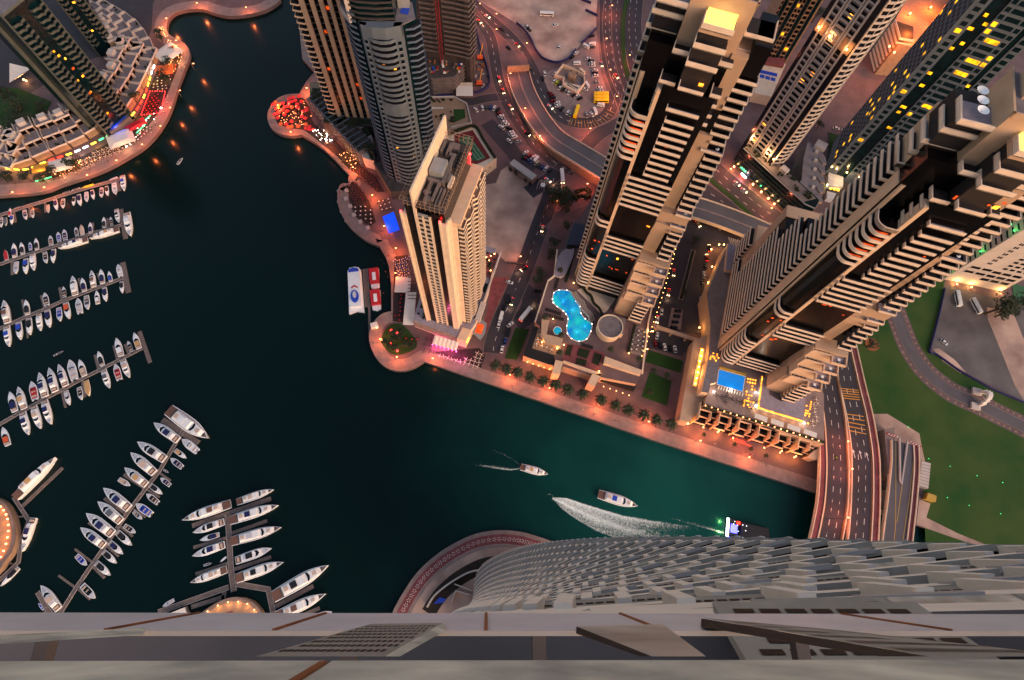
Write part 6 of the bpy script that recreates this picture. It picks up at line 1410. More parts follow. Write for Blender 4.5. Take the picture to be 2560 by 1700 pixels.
dock('42', [(630, 470), (645, 700), (665, 1000), (690, 1190)], 3.6, 'comb shaped dock with big yachts either side, bottom centre left', parts=[((298, 578), (1035, 322), 3.4), ((665, 648), (1000, 530), 2.6), ((310, 780), (620, 690), 2.4), ((690, 985), (1035, 868), 2.6), ((330, 1028), (640, 925), 2.4)])
dock('42', [(-20, 1385), (640, 1150)], 3.4, 'walkway dock running left from the foot of the comb shaped dock', parts=[((290, 1335), (600, 1240), 3), ((600, 1190), (590, 1270), 3)])
dock('42', [(700, 1118), (1010, 1170), (1045, 1330), (1075, 1480)], 3.4, 'bent walkway dock on the right of the comb shaped dock', parts=[((1050, 1345), (1430, 1140), 3), ((1300, 1425), (1490, 1345), 2.6)])
dock('41', [(570, 1430), (700, 1400)], 2.6, 'tiny jetty end peeping over the near tower edge')
def fleet(v, where, rows):
    n_ = {}
    for (kind, bow, stern, col, *r) in rows:
        kw = r[0] if r else {}
        sidew = kw.pop('at', None); place = sidew or where
        key = (kind, col, place); n_[key] = n_.get(key, 0)+1
    c_ = {}
    for (kind, bow, stern, col, *r) in rows:
        kw = dict(r[0]) if r else {}; 
        place = where; key = (kind, col, place); c_[key] = c_.get(key, 0)+1
        o_ = '' if n_.get(key, 1) <= 1 else ords[c_[key]-1]+' '
        lab = '%s%s with %s, %s' % (o_, KW[kind], COLW.get(col, 'cover'), where)
        if o_: lab = '%s with %s, %sfrom the left %s' % (KW[kind], COLW.get(col, 'cover'), o_, where)
        boat(kind, v, bow, stern, kw.pop('label', lab), col, group=None, **kw)
fleet('33', 'below the topmost dock', [('open', (2, 480), (4, 402), 'grey_cover'), ('covered', (40, 467), (38, 400), 'grey_cover'), ('cruiser', (88, 456), (96, 378), 'blue_cover'), ('open', (207, 418), (195, 340), 'navy'), ('open', (262, 402), (258, 335), 'teak'), ('covered', (388, 362), (385, 296), 'cushion'),
  ('cruiser', (460, 341), (446, 256), 'navy'), ('open', (508, 326), (512, 248), 'black_cover'), ('cruiser', (594, 304), (600, 232), 'black_cover'), ('cruiser', (652, 306), (640, 213), 'navy'), ('open', (703, 273), (702, 192), 'gel_grey'), ('cruiser', (760, 252), (748, 176), 'navy'), ('open', (824, 237), (826, 158), 'navy'), ('cruiser', (876, 224), (866, 145), 'black_cover'), ('open', (940, 214), (928, 118), 'white_gel')])
boat('yacht', '33', (1010, 184), (1000, 60), 'stubby white yacht with a blue stern cover at the tip of the topmost dock', 'blue_cover')
boat('covered', '33', (664, 160), (760, 132), 'narrow bright yellow boat above the topmost dock', 'yellow_cover', hull='yellow_cover', k=.8)
fleet('33', 'above the topmost dock', [('covered', (500, 203), (562, 183), 'grey_cover'), ('open', (572, 187), (650, 162), 'dark'), ('dinghy', (880, 102), (955, 72), 'gel_grey'), ('open', (105, 330), (160, 315), 'grey_cover'), ('cruiser', (78, 322), (72, 392), 'red_cover')])
fleet('33', 'above the second dock', [('covered', (35, 664), (50, 747), 'red_cover'), ('cruiser', (108, 612), (120, 727), 'navy'), ('cruiser', (168, 603), (184, 702), 'black_cover'), ('open', (238, 602), (245, 668), 'blue_cover'), ('cruiser', (288, 570), (300, 666), 'black_cover'), ('open', (405, 548), (416, 632), 'teak'), ('open', (468, 519), (482, 600), 'blue_cover'), ('open', (518, 498), (532, 588), 'navy'), ('open', (612, 480), (626, 552), 'black_cover'), ('covered', (658, 459), (672, 547), 'cushion'), ('cruiser', (733, 440), (738, 531), 'navy'), ('cruiser', (843, 396), (850, 485), 'black_cover'), ('open', (898, 395), (910, 468), 'dark', dict(hull='steel_dark'))])
boat('yacht', '33', (966, 444), (948, 334), 'white yacht with a black table pointing down beside the second dock end', 'black_cover')
boat('yacht', '33', (1066, 558), (1040, 368), 'large white yacht lying across the end of the second dock', 'white_gel')
boat('mega', '33', (478, 658), (722, 588), 'long white yacht with a navy hardtop alongside the second dock', 'navy')
boat('mega', '33', (733, 578), (977, 505), 'long cream yacht with a brown canopy alongside the second dock', 'tan_cover')
fleet('33', 'below the second dock', [('open', (122, 862), (132, 762), 'gel_grey'), ('cruiser', (206, 863), (210, 738), 'blue_cover'), ('yacht', (272, 836), (265, 698), 'white_gel'), ('open', (373, 775), (362, 684), 'black_cover'), ('cruiser', (428, 772), (436, 660), 'navy')])
fleet('33', 'above the third dock', [('yacht', (36, 1080), (66, 1268), 'teak'), ('cruiser', (207, 1073), (226, 1198), 'black_cover'), ('open', (360, 1015), (382, 1122), 'black_cover'), ('open', (513, 963), (526, 1057), 'dark', dict(hull='steel_dark')), ('yacht', (592, 880), (616, 1040), 'white_gel'), ('cruiser', (666, 894), (690, 1008), 'navy'), ('yacht', (745, 834), (766, 972), 'teak'), ('cruiser', (820, 824), (838, 944), 'navy'), ('cruiser', (884, 839), (904, 927), 'blue_cover'), ('open', (960, 783), (986, 887), 'white_gel')])
fleet('33', 'below the third dock', [('yacht', (72, 1458), (55, 1290), 'blue_cover'), ('cruiser', (165, 1402), (150, 1258), 'blue_cover'), ('cruiser', (242, 1363), (234, 1226), 'black_cover'), ('yacht', (328, 1330), (315, 1190), 'white_gel'), ('cruiser', (403, 1302), (385, 1160), 'navy'), ('open', (488, 1250), (477, 1138), 'blue_cover'), ('cruiser', (562, 1232), (536, 1098), 'orange_cover', dict(hull='white_gel')), ('open', (632, 1060), (655, 1187), 'gel_grey'), ('open', (713, 1154), (703, 1040), 'grey_cover'), ('cruiser', (785, 997), (797, 1108), 'white_gel'), ('cruiser', (862, 1090), (850, 974), 'navy'), ('cruiser', (996, 1020), (988, 924), 'black_cover')])
boat('dinghy', '33', (515, 1490), (430, 1532), 'dark rowing boat drifting between the third and fourth docks', 'dark', hull='steel_dark', k=.7)
boat('dinghy', '11', (1487, 1284), (1443, 1338), 'small white speedboat alone on the open dark water', 'dark', k=1)
fleet('34', 'above the fourth dock', [('cruiser', (90, 742), (142, 930), 'navy'), ('yacht', (172, 697), (230, 905), 'tan_cover'), ('open', (292, 645), (332, 822), 'red_cover'), ('yacht', (370, 565), (428, 793), 'navy'), ('yacht', (462, 520), (522, 745), 'navy'), ('yacht', (550, 487), (618, 692), 'navy'), ('open', (650, 443), (700, 634), 'gel_grey'), ('cruiser', (738, 441), (790, 598), 'cushion'), ('cruiser', (912, 363), (956, 502), 'black_cover'), ('cruiser', (1084, 240), (1132, 412), 'white_gel'), ('open', (1188, 265), (1228, 372), 'dark', dict(hull='steel_dark')), ('cruiser', (1249, 190), (1300, 342), 'tan_cover')])
fleet('34', 'below the fourth dock', [('yacht', (264, 1148), (212, 935), 'navy'), ('yacht', (378, 1092), (318, 878), 'cushion'), ('yacht', (477, 1050), (418, 826), 'navy'), ('cruiser', (646, 870), (612, 732), 'gel_grey'), ('open', (757, 820), (733, 700), 'black_cover'), ('covered', (827, 784), (800, 636), 'tan_cover'), ('yacht', (1020, 712), (965, 536), 'grey_cover'), ('open', (1072, 482), (1116, 634), 'red_cover'), ('yacht', (1206, 614), (1142, 436), 'cushion')])
boat('cruiser', '34', (22, 1072), (75, 1245), 'white cabin cruiser with an orange stripe cut by the left edge, under the fourth dock', 'orange_cover')
boat('mega', '34', (1960, 1186), (1590, 920), 'big white yacht across the end of the long diagonal dock', 'white_gel', k=1.2)
boat('yacht', '34', (1440, 1034), (1670, 1200), 'white flybridge yacht with a square navy canopy nearest the diagonal dock tip', 'navy')
boat('open', '34', (1697, 1184), (1845, 1305), 'small white centre console boat just right of the diagonal dock tip', 'white_gel')
boat('cruiser', '34', (1738, 1366), (1630, 1286), 'small boat with a tan canopy right of the diagonal dock', 'tan_cover')
boat('open', '34', (1588, 1362), (1700, 1452), 'small boat with a navy cockpit right of the diagonal dock', 'navy')
boat('yacht', '34', (1288, 1212), (1545, 1378), 'white flybridge yacht with a dark hardtop, second left of the diagonal dock', 'black_cover')
boat('yacht', '34', (1225, 1312), (1448, 1505), 'white flybridge yacht with a sand coloured deck, third on the left of the diagonal dock', 'cushion')
boat('yacht', '41', (1020, 160), (1200, 302), 'white flybridge yacht with a cream lounge, fourth on the left of the diagonal dock', 'tan_cover')
boat('open', '41', (1060, 308), (966, 252), 'tiny white boat tied to the finger left of the diagonal dock', 'cushion')
boat('yacht', '41', (850, 326), (1062, 494), 'white yacht with a navy hatch and canopy, fifth left of the diagonal dock', 'navy')
boat('yacht', '41', (804, 436), (996, 602), 'white flybridge yacht with a pale grey top, sixth on the left of the diagonal dock', 'grey_cover')
boat('yacht', '41', (710, 532), (930, 704), 'white flybridge yacht with a large navy canopy, seventh on the left of the diagonal dock', 'navy')
boat('yacht', '41', (662, 648), (858, 798), 'white flybridge yacht with a navy canopy, last on the left of the diagonal dock', 'navy')
fleet('41', 'right of the diagonal dock', [('dinghy', (1370, 200), (1330, 175), 'dark'), ('open', (1306, 242), (1388, 306), 'navy'), ('cruiser', (1324, 378), (1222, 300), 'black_cover'), ('open', (1192, 372), (1290, 450), 'black_cover'), ('open', (1106, 453), (1238, 545), 'blue_cover'), ('open', (1156, 582), (1086, 518), 'grey_cover'), ('open', (1104, 695), (1010, 632), 'dark'), ('cruiser', (1073, 797), (955, 685), 'black_cover'), ('cruiser', (1001, 868), (893, 768), 'navy'), ('cruiser', (949, 943), (842, 846), 'black_cover'), ('cruiser', (898, 1042), (783, 936), 'black_cover'), ('open', (773, 1230), (668, 1118), 'glass_teal')])
boat('open', '41', (705, 960), (620, 876), 'small boat with a blue cover alone left of the diagonal dock', 'blue_cover')
boat('yacht', '41', (338, 1120), (486, 1318), 'cream yacht beside the short stub dock at lower left', 'cushion')
boat('dinghy', '41', (305, 1268), (348, 1320), 'tiny blue and white boat left of the stub dock', 'blue_cover')
boat('cruiser', '41', (254, 1374), (120, 1470), 'white bow peeping over the ledge of the near tower, lower left', 'white_gel')
boat('mega', '41', (467, 78), (140, 408), 'sleek cream yacht pointing up right beside the left round platform', 'tan_cover', k=1.0)
boat('yacht', '41', (186, 848), (282, 570), 'white yacht with navy panels moored on the kinked dock', 'navy', k=.85)
boat('cruiser', '41', (0, 1130), (152, 976), 'white cruiser with a black hardtop at the left edge of the kinked dock', 'black_cover', k=.8)
boat('mega', '42', (216, 526), (672, 372), 'white yacht with a cross shaped dark window, top left of the comb dock', 'teak')
boat('mega', '42', (1067, 238), (722, 358), 'white yacht with a long peach awning, top right of the comb dock', 'cushion')
boat('mega', '42', (1114, 386), (662, 530), 'large white yacht with two navy squares, second right of the comb dock', 'navy')
boat('yacht', '42', (308, 642), (604, 538), 'white yacht with a black hardtop, second left of the comb dock', 'black_cover')
boat('cruiser', '42', (368, 712), (552, 658), 'small white cruiser with navy seats, third left of the comb dock', 'navy')
boat('yacht', '42', (303, 860), (610, 752), 'white yacht with a navy stern band, fourth left of the comb dock', 'navy')
boat('mega', '42', (288, 1107), (630, 982), 'white yacht with a peach roof and wooden stern, last left of the comb dock', 'cushion', k=1.1)
boat('mega', '42', (1142, 590), (674, 724), 'long lavender white yacht with a grey bow, third right of the comb dock', 'gel_grey', hull='gel_grey')
boat('yacht', '42', (1047, 785), (710, 904), 'white yacht with a big black sunroof, fourth right of the comb dock', 'black_cover', k=.95)
boat('mega', '42', (1160, 915), (720, 1070), 'white yacht with a round black roof, fifth right of the comb dock', 'black_cover', k=1.05)
boat('mega', '42', (1582, 943), (1068, 1240), 'largest yacht, cream with a black canopy, right of the bent walkway', 'black_cover', hull='white_gel', k=1.05)
boat('mega', '42', (1556, 1210), (1086, 1425), 'white and brown yacht partly cut by the near tower ledge', 'teak')
boat('yacht', '42', (1608, 1378), (1400, 1450), 'white bow just above the near tower ledge beside the last finger', 'white_gel')
fleet('42', 'beside the comb dock', [('dinghy', (553, 917), (614, 866), 'white_gel'), ('dinghy', (476, 925), (400, 948), 'teak')])
boat('open', '42', (18, 1332), (128, 1268), 'small white boat above the walkway dock', 'gel_grey')
br = thing('pontoon', 'white roofed square pontoon below the walkway dock', 'pontoon')
MB().prism(PP('42', [(50, 1405), (235, 1330), (268, 1410), (50, 1485)], 0), WZ-.2, -1.2).build('hull', 'dock', br); MB().prism(PP('42', [(52, 1408), (232, 1337), (250, 1405), (52, 1480)], .6), .4, .6).build('roof', 'fabric_white', br)
# tour boats and moving boats
boat('mega', 'f', (742, 126), (552, 75), 'cream motor yacht under way leaving a thin white wake', 'tan_cover', k=1.25)
tb = boat('mega', 'f', (1355, 345), (1084, 262), 'white tour yacht with a bright blue awning and orange lit stern', 'blue_cover', k=1.15)
pb = thing('party_boat', 'black party boat with blue and white lights, half hidden by the near tower', 'boat', z_ := (*P('f', 2105, 520, WZ+1), WZ)); a_, b_ = P('f', 1965, 495), P('f', 2250, 560); pb.rotation_euler.z = math.atan2(b_[1]-a_[1], b_[0]-a_[0])
LL = math.hypot(a_[0]-b_[0], a_[1]-b_[1])
MB().prism([(-LL/2, -4.6), (LL/2, -4), (LL/2+1, 0), (LL/2, 4), (-LL/2, 4.6)], -.3, 2).build('hull', 'dark', pb); MB().box(-LL/2+7, LL/2-1, -3.6, 3.6, 2, 3.6).build('cabin', 'black_cover', pb)
MB().box(-LL/2-.3, -LL/2+1, -4.6, 4.6, 2.01, 2.3).build('stern_light_bar', 'sign_white', pb); MB().box(-LL/2+2, -LL/2+5.4, -2.2, 2, 2.01, 2.2).build('blue_floor', 'lamp_blue', pb); MB().box(-LL/2+1, -2, -4.75, -4.5, 1.4, 1.9).build('blue_light_strip', 'lamp_blue', pb)
MB().box(-LL/2+5, -LL/2+6.6, 2.6, 4, 2.01, 2.4).build('red_sign', 'sign_red', pb)
for k in range(9): MB().ball(random.uniform(-LL/2+2, 0), random.uniform(-4, 4), 3.8, .18).build('deck_light', 'sign_white', pb)
point_light(pb, (-LL/2+2, 0, 4), (.5, .55, 1), 160); point_light(pb, (-LL/2-3, 2, 1), (.7, 1, .3), 250); point_light(pb, (-LL/2-3, -3, 1), (.7, 1, .3), 250)
# ferry, red boats and their jetty
fr = thing('ferry', 'long white ferry with light blue decks beside the small jetty', 'ferry'); a_, b_ = P('22', 155, 1118, WZ), P('22', 136, 785, WZ); L = math.hypot(a_[0]-b_[0], a_[1]-b_[1]); fr.location = ((a_[0]+b_[0])/2, (a_[1]+b_[1])/2, WZ); fr.rotation_euler.z = math.atan2(b_[1]-a_[1], b_[0]-a_[0])
MB().prism([(-L/2, -L*.14), (L/2-3, -L*.13), (L/2-1, -L*.09), (L/2, 0), (L/2-1, L*.09), (L/2-3, L*.13), (-L/2, L*.14), (-L/2+1.2, 0)], -.2, 2).build('hull', 'white_gel', fr)
MB().prism([(-L/2+3, -L*.11), (L/2-4, -L*.11), (L/2-2, -L*.07), (L/2-2, L*.07), (L/2-4, L*.11), (-L/2+3, L*.11)], 2, 4.6).build('cabin', 'white_gel', fr)
MB().prism([(L/2-5, -L*.1), (L/2-3, -L*.09), (L/2-2.1, 0), (L/2-3, L*.09), (L/2-5, L*.1)], 4.61, 4.8).build('bow_deck', 'blue_cover', fr)
MB().prism([(-L*.2+L*.13*math.cos(a*math.pi/8), L*.075*math.sin(a*math.pi/8)) for a in range(16)], 4.61, 5.4).build('wheelhouse', 'blue_cover', fr); MB().prism([(-L*.17+L*.07*math.cos(a*math.pi/6), L*.035*math.sin(a*math.pi/6)) for a in range(12)], 5.41, 5.9).build('skylight', 'gel_grey', fr)
MB().prism([(0, -2), (1.6, 0), (.2, 2), (-.6, 1.6), (.4, 0), (-1, -2)], 4.61, 4.7).build('emblem', 'red_cover', fr)
for k, (y0, y1, x) in enumerate(((800, 932, 277), (955, 1088, 287))):
    a_, b_ = P('22', x+12, y1, WZ), P('22', x, y0, WZ); L = math.hypot(a_[0]-b_[0], a_[1]-b_[1]); rb2 = thing('water_bus', 'red roofed water bus, %s of the two at the small jetty' % ('upper', 'lower')[k], 'boat', ((a_[0]+b_[0])/2, (a_[1]+b_[1])/2, WZ), math.atan2(b_[1]-a_[1], b_[0]-a_[0]))
    MB().prism([(-L/2, -2.4), (-L/2-1, 0), (-L/2, 2.4), (L/2, 3), (L/2, -3)], -.2, 1.2).build('hull', 'white_gel', rb2); MB().box(-L/2+2.5, L/2, -2.8, 2.8, 1.2, 3).build('roof', 'red_cover', rb2); MB().box(-L/6, L/4, -1, 1, 3.01, 3.3).build('roof_hatch', 'white_gel', rb2)
dock('22', [(212, 790), (222, 930), (230, 1065)], 4.2, 'dark jetty between the white ferry and the two red water buses', parts=[((240, 1060), (246, 1270), 2)])
kz = thing('ticket_kiosk', 'small white lit kiosk at the shore end of the jetty', 'kiosk', P('22', 282, 1208)); MB().obox(0, 0, 4, 3, .3, 0, 2.6).build('body', 'fabric_white', kz); MB().ball(1.6, -1.6, 2, .5).build('lamp', 'lamp_orange', kz)
# wakes: thin real foam sheets with ragged gaps
fo = bpy.data.materials.new('foam'); fo.use_nodes = True; n = fo.node_tree; b = n.nodes['Principled BSDF']; b.inputs['Base Color'].default_value = (.82, .9, .88, 1); b.inputs['Roughness'].default_value = .8
tc = n.nodes.new('ShaderNodeTexCoord'); n1 = n.nodes.new('ShaderNodeTexNoise'); n1.inputs['Scale'].default_value = 60; n1.inputs['Detail'].default_value = 9; n1.inputs['Roughness'].default_value = .75; n1.inputs['Distortion'].default_value = 1.2
mpn = n.nodes.new('ShaderNodeMapping'); mpn.inputs['Scale'].default_value = (1, .35, 1); uv = n.nodes.new('ShaderNodeUVMap')
n.links.new(tc.outputs['Object'], n1.inputs['Vector']); n1.inputs['Scale'].default_value = .42; n1.inputs['Distortion'].default_value = 3.2
at = n.nodes.new('ShaderNodeAttribute'); at.attribute_name = 'foam'; ad = n.nodes.new('ShaderNodeMath'); ad.operation = 'MULTIPLY_ADD'; ad.inputs[1].default_value = .62; n.links.new(at.outputs['Fac'], ad.inputs[0]); n.links.new(n1.outputs[0], ad.inputs[2])
rp = n.nodes.new('ShaderNodeMapRange'); rp.inputs[1].default_value = .84; rp.inputs[2].default_value = 1.2; n.links.new(ad.outputs[0], rp.inputs[0]); n.links.new(rp.outputs[0], b.inputs['Alpha']); MATS['foam'] = fo
def wake(name, v, rows, label, g=1.15):
    """rows of (centre x, y, half width px, density at edge, density at middle)"""
    vs = []; fs = []; dens = []; N = 10
    pts = [P(v, x, y, WZ) for x, y, *_ in rows]
    for i, (x, y, hw, de, dm) in enumerate(rows):
        p = pts[i]; q = pts[min(i+1, len(pts)-1)]; o = pts[max(i-1, 0)]; a = math.atan2(q[1]-o[1], q[0]-o[0]); hwm = hw*VW[v][2]*.21
        for j in range(N+1):
            u = -1+2*j/N; vs.append((p[0]-math.sin(a)*hwm*u, p[1]+math.cos(a)*hwm*u, WZ+.05)); e = abs(u)
            dens.append(0 if e > .99 else g*dm*(1-e)+g*de*(e**2)*(1.6 if u > 0 else 1))
    for i in range(len(rows)-1):
        for j in range(N): k = i*(N+1)+j; fs.append((k, k+1, k+N+2, k+N+1))
    me = bpy.data.meshes.new(name); me.from_pydata(vs, [], fs); at_ = me.attributes.new('foam', 'FLOAT', 'POINT'); at_.data.foreach_set('value', dens); me.materials.append(fo); me.update()
    return link(me, name, label=label, cat='wake', kind='stuff')
wake('boat_wake', 'f', [(716, 286, 4, .3, .2), (740, 284, 26, .7, -.2), (765, 290, 34, .5, .1), (775, 292, 8, .6, 1.0), (850, 326, 46, .8, 1.0), (950, 378, 66, .8, .95), (1080, 436, 84, .75, .9), (1250, 496, 96, .7, .8), (1450, 548, 115, .62, .62), (1620, 580, 125, .5, .45), (1820, 610, 130, .3, .2)], 'broad white V shaped wake in the middle of the channel')
wake('boat_wake', 'f', [(560, 78, 8, .5, .5), (500, 62, 44, .55, .1), (420, 36, 66, .5, .15), (330, 10, 80, .4, .1), (200, -20, 90, .25, 0)], 'thin broken wake behind the cream motor yacht', 1.6)
wake('boat_wake', 'f', [(1960, 500, 40, .6, .1), (1880, 462, 56, .5, .1), (1780, 420, 74, .42, .05), (1650, 370, 90, .35, .05), (1500, 320, 100, .2, 0)], 'twin churned wake behind the black party boat', 1.6)
# ================================================================ ROUND PLATFORMS AT THE LOWER LEFT
def platform(v, pts, z, label, mt='stone_tan'):
    t = thing('round_platform', label, 'platform'); q = smooth(PP(v, pts, z), 4, True)
    MB().prism(q, -4, z).build('deck', mt, t); MB().ribbon(offset(ccw(q), .9, True), 1.8, z+.02, closed=True, h=.3).build('rim', 'concrete', t); return t, q
pt1, q1 = platform('41', [(-300, 380), (-100, 390), (20, 430), (90, 520), (125, 640), (125, 760), (90, 860), (30, 940), (-20, 1010), (-200, 1100)], 1, 'round orange lit platform with a ring of lamps, cut by the left edge', 'stone_tan')
for x, y in ((5, 478), (30, 508), (50, 542), (62, 580), (68, 628), (68, 678), (62, 730), (50, 782), (30, 840), (5, 890)):
    p = P('41', x, y, 1.5); MB().ball(p[0], p[1], 1.6, .45).build('rim_lamp', 'lamp_orange', pt1)
for x, y in ((20, 520), (50, 620), (50, 730), (20, 830)): p = P('41', x, y, 1.5); point_light(pt1, (p[0]-1, p[1], 3.5), (1, .36, .08), 260)
pt2, q2 = platform('42', [(280, 1480), (400, 1380), (520, 1300), (640, 1250), (740, 1245), (850, 1275), (930, 1350), (975, 1440), (990, 1600), (600, 1700), (280, 1600)], 1, 'peach lit round platform with lamps just above the near tower ledge', 'stone_tan')
MB().obox(*P('42', 650, 1410, 1.1), 3, 3, .3, 1.01, 1.1).build('floor_hatch', 'paving_red', pt2)
for x, y in ((450, 1375), (545, 1320), (640, 1290), (735, 1285), (820, 1305), (885, 1360), (935, 1430)):
    p = P('42', x, y, 1.5); MB().ball(p[0], p[1], 2.2, .3).build('rim_lamp', 'lamp_orange', pt2); point_light(pt2, (p[0], p[1]-1.2, 2.4), (1, .5, .2), 130)
# base of the near tower: curved site wall, blue sheet
sw_ = MB().ribbon(smooth(PP('43', [(320, 700), (370, 620), (450, 550), (540, 490), (640, 440), (760, 420)]), 4), .8, 0, h=2.4).ribbon(PP('43', [(520, 530), (650, 580)]), .5, 0, h=2).ribbon(PP('43', [(500, 660), (530, 580), (640, 610)]), .5, 0, h=2)
tag(sw_.build('site_wall', 'white_wall'), 'white curved wall round the yard at the foot of the near tower', 'wall')
tag(MB().prism(PP('43', [(365, 680), (410, 628), (460, 640), (440, 668)]), 0, .5).build('tarpaulin', 'blue_cover'), 'bright blue tarpaulin in the yard at the foot of the near tower', 'tarpaulin')
# ================================================================ CARS
CM = {}
def vmesh(key, f, name, mats):
    if key not in CM: b = MB(); f(b); CM[key] = b.mesh(name, mats)
    return CM[key]
for nm, c in (('car_white', (222, 222, 222)), ('car_silver', (150, 150, 156)), ('car_black', (18, 18, 22)), ('car_blue', (40, 66, 130)), ('car_red', (120, 18, 24)), ('car_grey', (70, 72, 78)), ('car_cream', (220, 200, 170)), ('bus_yellow', (240, 200, 20)), ('car_lime', (200, 205, 20))): mat(nm, c, .3, .06, .8)
TL = (((-.04, .04)),)
def car(v, x, y, deg, col, label, kind='car', lights=0, z=.06, group=None, taxi=0):
    p = P(v, x, y, z); nm = {'car': 'parked_car' if not lights else 'car', 'van': 'van', 'bus': 'bus', 'suv': 'parked_car', 'truck': 'truck'}[kind]
    t = thing(nm, label, {'car': 'car', 'suv': 'car', 'van': 'van', 'bus': 'bus', 'truck': 'truck'}[kind], (p[0], p[1], z), R(deg), group)
    if kind in ('car', 'suv'):
        l, w_, h1, h2 = (4.6, 1.85, .8, 1.42) if kind == 'car' else (4.9, 1.95, .95, 1.8)
        def body(b):
            o = [(-l/2, -.7), (-l/2+.2, -w_/2), (l/2-.6, -w_/2), (l/2-.1, -.6), (l/2-.1, .6), (l/2-.6, w_/2), (-l/2+.2, w_/2), (-l/2, .7)]
            b.prism(o, .25, h1, 0, scale=.97)
        rx0, rx1 = (-1.2, .55) if kind == 'car' else (-1.9, .7)
        bd = link(vmesh((kind, 'b', col), body, 'body', [col]), 'body', t)
        link(vmesh((kind, 'g'), lambda b: b.prism([(-1.9 if kind == 'car' else -2.3, -.82), (1.15, -.78), (1.15, .78), (-1.9 if kind == 'car' else -2.3, .82)], h1, h2-.02, 0, scale=.78), 'windows', ['glass_dark']), 'windows', bd)
        link(vmesh((kind, 'r', col, taxi), lambda b: b.box(rx0, rx1-.2, -.66, .66, h2-.05, h2+.02), 'roof', ['red_cover' if taxi else col]), 'roof', t)
        wx = ((1.4, .86), (1.4, -.86), (-1.4, .86), (-1.4, -.86))
        for a, c in wx: link(vmesh('w', lambda b: b.bar((0, -.1, .32), (0, .1, .32), .32, n=8), 'wheel', ['dark']), 'wheel', t, (a, c, 0))
        xl, yl, zl = l/2-.1, .55, .6
    elif kind == 'van':
        l = 5.4; w_ = 2; bd = link(vmesh(('van', 'b', col), lambda b: b.prism([(-2.7, -1), (2.2, -1), (2.7, -.7), (2.7, .7), (2.2, 1), (-2.7, 1)], .3, 2.1, 0, scale=.94), 'body', [col]), 'body', t)
        link(vmesh(('van', 'g'), lambda b: b.box(1.75, 2.62, -.85, .85, 1.2, 1.9).box(-2.2, 1.4, -.99, .99, 1.3, 1.85), 'windows', ['glass_dark']), 'windows', bd)
        for a, c in ((1.6, .9), (1.6, -.9), (-1.6, .9), (-1.6, -.9)): link(vmesh('w', lambda b: b, 'wheel', ['dark']), 'wheel', t, (a, c, 0))
        xl, yl, zl = 2.7, .65, .7
    else:
        l = 10.5; w_ = 2.5; bd = link(vmesh((kind, 'b', col), lambda b: b.prism([(-5.2, -1.2), (4.9, -1.2), (5.2, -.9), (5.2, .9), (4.9, 1.2), (-5.2, 1.2)], .5, 3, 0, scale=.97), 'body', [col]), 'body', t)
        link(vmesh((kind, 'g'), lambda b: b.box(-4.8, 4.6, -1.23, 1.23, 1.5, 2.4).box(4.6, 5.18, -.95, .95, 1.4, 2.5), 'windows', ['glass_dark']), 'windows', bd)
        link(vmesh((kind, 'r', col), lambda b: b.box(-3.4, -2, -.7, .7, 3, 3.25).box(1, 2.2, -.7, .7, 3, 3.25), 'roof_unit', [col]), 'roof_unit', t)
        for a, c in ((3.4, 1.1), (3.4, -1.1), (-3, 1.1), (-3, -1.1)): link(vmesh('wb', lambda b: b.bar((0, -.15, .48), (0, .15, .48), .48, n=8), 'wheel', ['dark']), 'wheel', t, (a, c, 0))
        xl, yl, zl = 5.15, .85, .9
    if lights:
        for s_ in (1, -1):
            link(vmesh('hl', lambda b: b.ball(0, 0, 0, .22), 'headlight', ['head']), 'headlight', bd, (xl+.02, yl*s_, zl))
            link(vmesh('tl', lambda b: b.box(-.05, .05, -.22, .22, -.12, .12), 'taillight', ['tail']), 'taillight', bd, (-l/2-.02, yl*s_, zl+.1))
        if lights > 1: point_light(t, (xl+3, 0, 1.0), (1, .6, .3), 90, .3)
    return t
CN = {'car_white': 'white', 'car_silver': 'silver', 'car_black': 'black', 'car_blue': 'blue', 'car_red': 'dark red', 'car_grey': 'grey', 'car_cream': 'cream', 'bus_yellow': 'yellow', 'car_lime': 'lime yellow'}
def cars(v, where, rows, start='top'):
    cnt = {}; tot = {}
    for r_ in rows: k = (r_[3], r_[4] if len(r_) > 4 else 'car'); tot[k] = tot.get(k, 0)+1
    for r_ in rows:
        x, y, d, c = r_[:4]; kd = r_[4] if len(r_) > 4 else 'car'; k = (c, kd); cnt[k] = cnt.get(k, 0)+1
        w_ = {'car': 'car', 'suv': 'off-roader', 'van': 'van', 'bus': 'bus', 'truck': 'truck'}[kd]
        lab = '%s %s %s' % (CN[c], w_, where) if tot[k] == 1 else '%s %s %s, %s from the %s' % (CN[c], w_, where, ords[cnt[k]-1] if cnt[k] <= 20 else 'last', start)
        car(v, x, y, d, c, lab, kd, group=where)
W_, S_, B_, U_, D_, G_, K_ = 'car_white', 'car_silver', 'car_black', 'car_blue', 'car_red', 'car_grey', 'car_cream'
cars('13', 'in the curved parking row left of the flyover', [(130, 1200, 125, W_), (200, 1178, 100, W_), (243, 1178, 95, G_), (290, 1178, 92, U_), (330, 1182, 70, W_), (370, 1200, 50, B_), (382, 1240, 30, D_), (403, 1268, 22, W_), (420, 1302, 18, S_), (437, 1332, 15, W_), (462, 1360, 12, W_), (408, 1390, 140, W_, 'suv'), (490, 1405, 150, B_), (510, 1445, 25, W_), (525, 1468, 22, W_), (545, 1495, 20, W_, 'suv'), (492, 1537, 130, W_), (590, 1545, 18, S_)])
